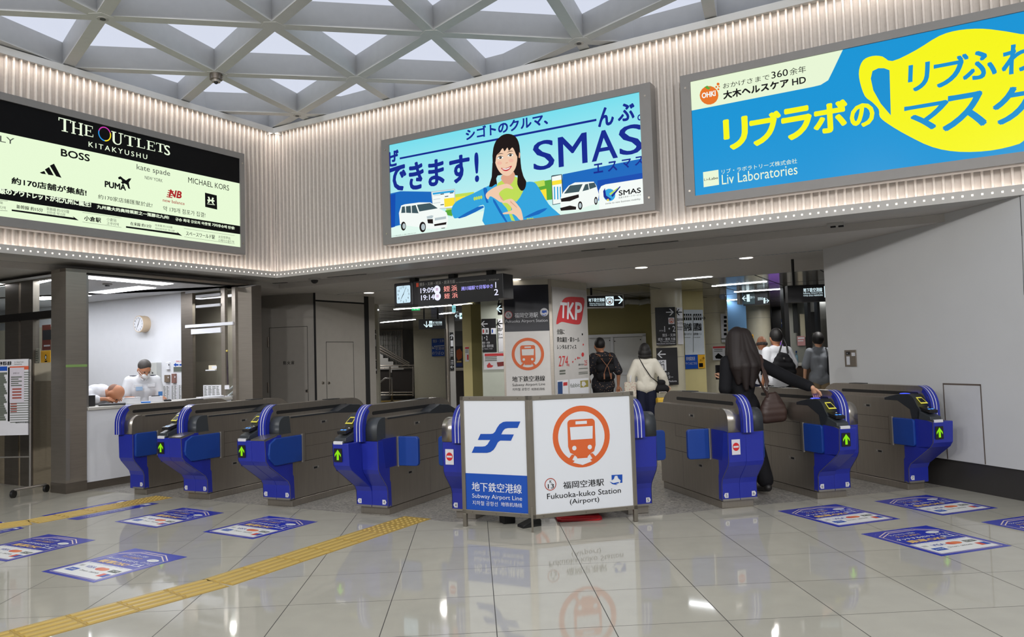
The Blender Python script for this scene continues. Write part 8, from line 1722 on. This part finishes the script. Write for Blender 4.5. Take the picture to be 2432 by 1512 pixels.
hair_cap(t, H, k, M_hairg, None, (.083, .098, .085), (0, -.022, .05))
B = Blob()
for s in (-1, 1): B.chain([J['nk'] + V3(s * .06, -.02, .03), J['nk'] + V3(s * .055, .05, .012), J['nk'] + V3(s * .015, .085, -.03)], [.016, .017, .014])
B.mesh(M_shirt, .006, 2).build('collar', t, local=True)
B = Blob(); B.ell(H(0, .075, -.05), (.056 * k, .045 * k, .05 * k)); B.mesh(M_mask, .006, 2).build('face_mask', t, local=True)
b = MB()
for s in (-1, 1): b.tube([H(s * .052, .085, -.035), H(s * .076, .03, -.015), H(s * .08, .0, .0)], .003, M_mask, 5); b.tube([H(s * .052, .08, -.065), H(s * .078, .03, -.04), H(s * .082, .0, -.02)], .003, M_mask, 5)
b.build('mask_loop', t, local=True)
b = MB()
for s in (-1, 1): b.ring(H(s * .034, .104, .012), V3(.026 * k, 0, 0), V3(0, .0, .02 * k), .86, M_trim, 16); b.tube([H(s * .06, .1, .014), H(s * .079, .01, .014)], .002, M_trim, 5)
b.build('glasses', t, local=True)
for s in (-1, 1): b = MB(); c = J['shL' if s < 0 else 'shR'].lerp(J['nk'], .25) + V3(0, .0, .062); b.box(c, (.09, .045, .012), M_navy); b.build('epaulette', t, local=True, bevel=.004)
b = MB(); b.box(J['che'] + V3(.07, .133, .02), (.085, .008, .055), mat('badge_blue', (150, 176, 206), .5)); b.build('name_badge', t, local=True)
for s in (-1, 1): b = MB(); b.box(J['che'] + V3(s * .085, .13, .06), (.1, .012, .045), M_shirt); b.build('pocket_flap', t, local=True, bevel=.004)
# bending colleague, head down over the counter
q = PB.px(268, 950, -0.5); hc = PB.px(271, 934, -0.50); bk_ = PB.px(222, 946, -0.75); ax = V3(hc.x - bk_.x, hc.y - bk_.y, 0).normalized(); azh = math.degrees(math.atan2(ax.y, ax.x)); hp = bk_ - ax * .14; hp.z = 0
hL = ((Matrix.Translation(hp) @ Matrix.Rotation(math.radians(fwd(azh)), 4, 'Z')).inverted() @ hc)
ps = dict(pel=V3(0, -.12, .86), wai=V3(0, .02, .95), che=V3(0, .2, 1.12), nk=V3(0, hL.y - .16, 1.13), head=V3(0, hL.y, hL.z), shL=V3(-.17, hL.y - .24, 1.12), shR=V3(.17, hL.y - .24, 1.12), elL=V3(-.24, hL.y - .22, 1.05), wrL=V3(-.16, hL.y - .04, 1.06), hdL=V3(-.10, hL.y + .0, 1.05), elR=V3(.24, hL.y - .22, 1.05), wrR=V3(.17, hL.y - .03, 1.06), hdR=V3(.11, hL.y + .01, 1.05), hipL=V3(-.085, -.14, .84), hipR=V3(.085, -.14, .84), kneeL=V3(-.09, -.08, .46), kneeR=V3(.09, -.08, .46), ankL=V3(-.1, -.14, .085), ankR=V3(.1, -.14, .085), toeL=V3(-.11, .03, .035), toeR=V3(.11, .03, .035))
t, J, H, k = figure('person with a shaved head in a white shirt bending low over the counter', hp, fwd(azh), 1.7, ps, M_skin_t, .95, headrot=(-70, 0))
top_(t, J, 1.05 * k, M_shirt, .022, 1.55, 0, 0, 'uniform_shirt'); legs_(t, J, 1.0 * k, M_navy, .016)
B = Blob(); B.ell(H(0, -.03, .0), (.078 * k, .08 * k, .09 * k)); B.mesh(mat('hair_stubble', (128, 92, 76), .7), .008, 2).build('hair', t, local=True)
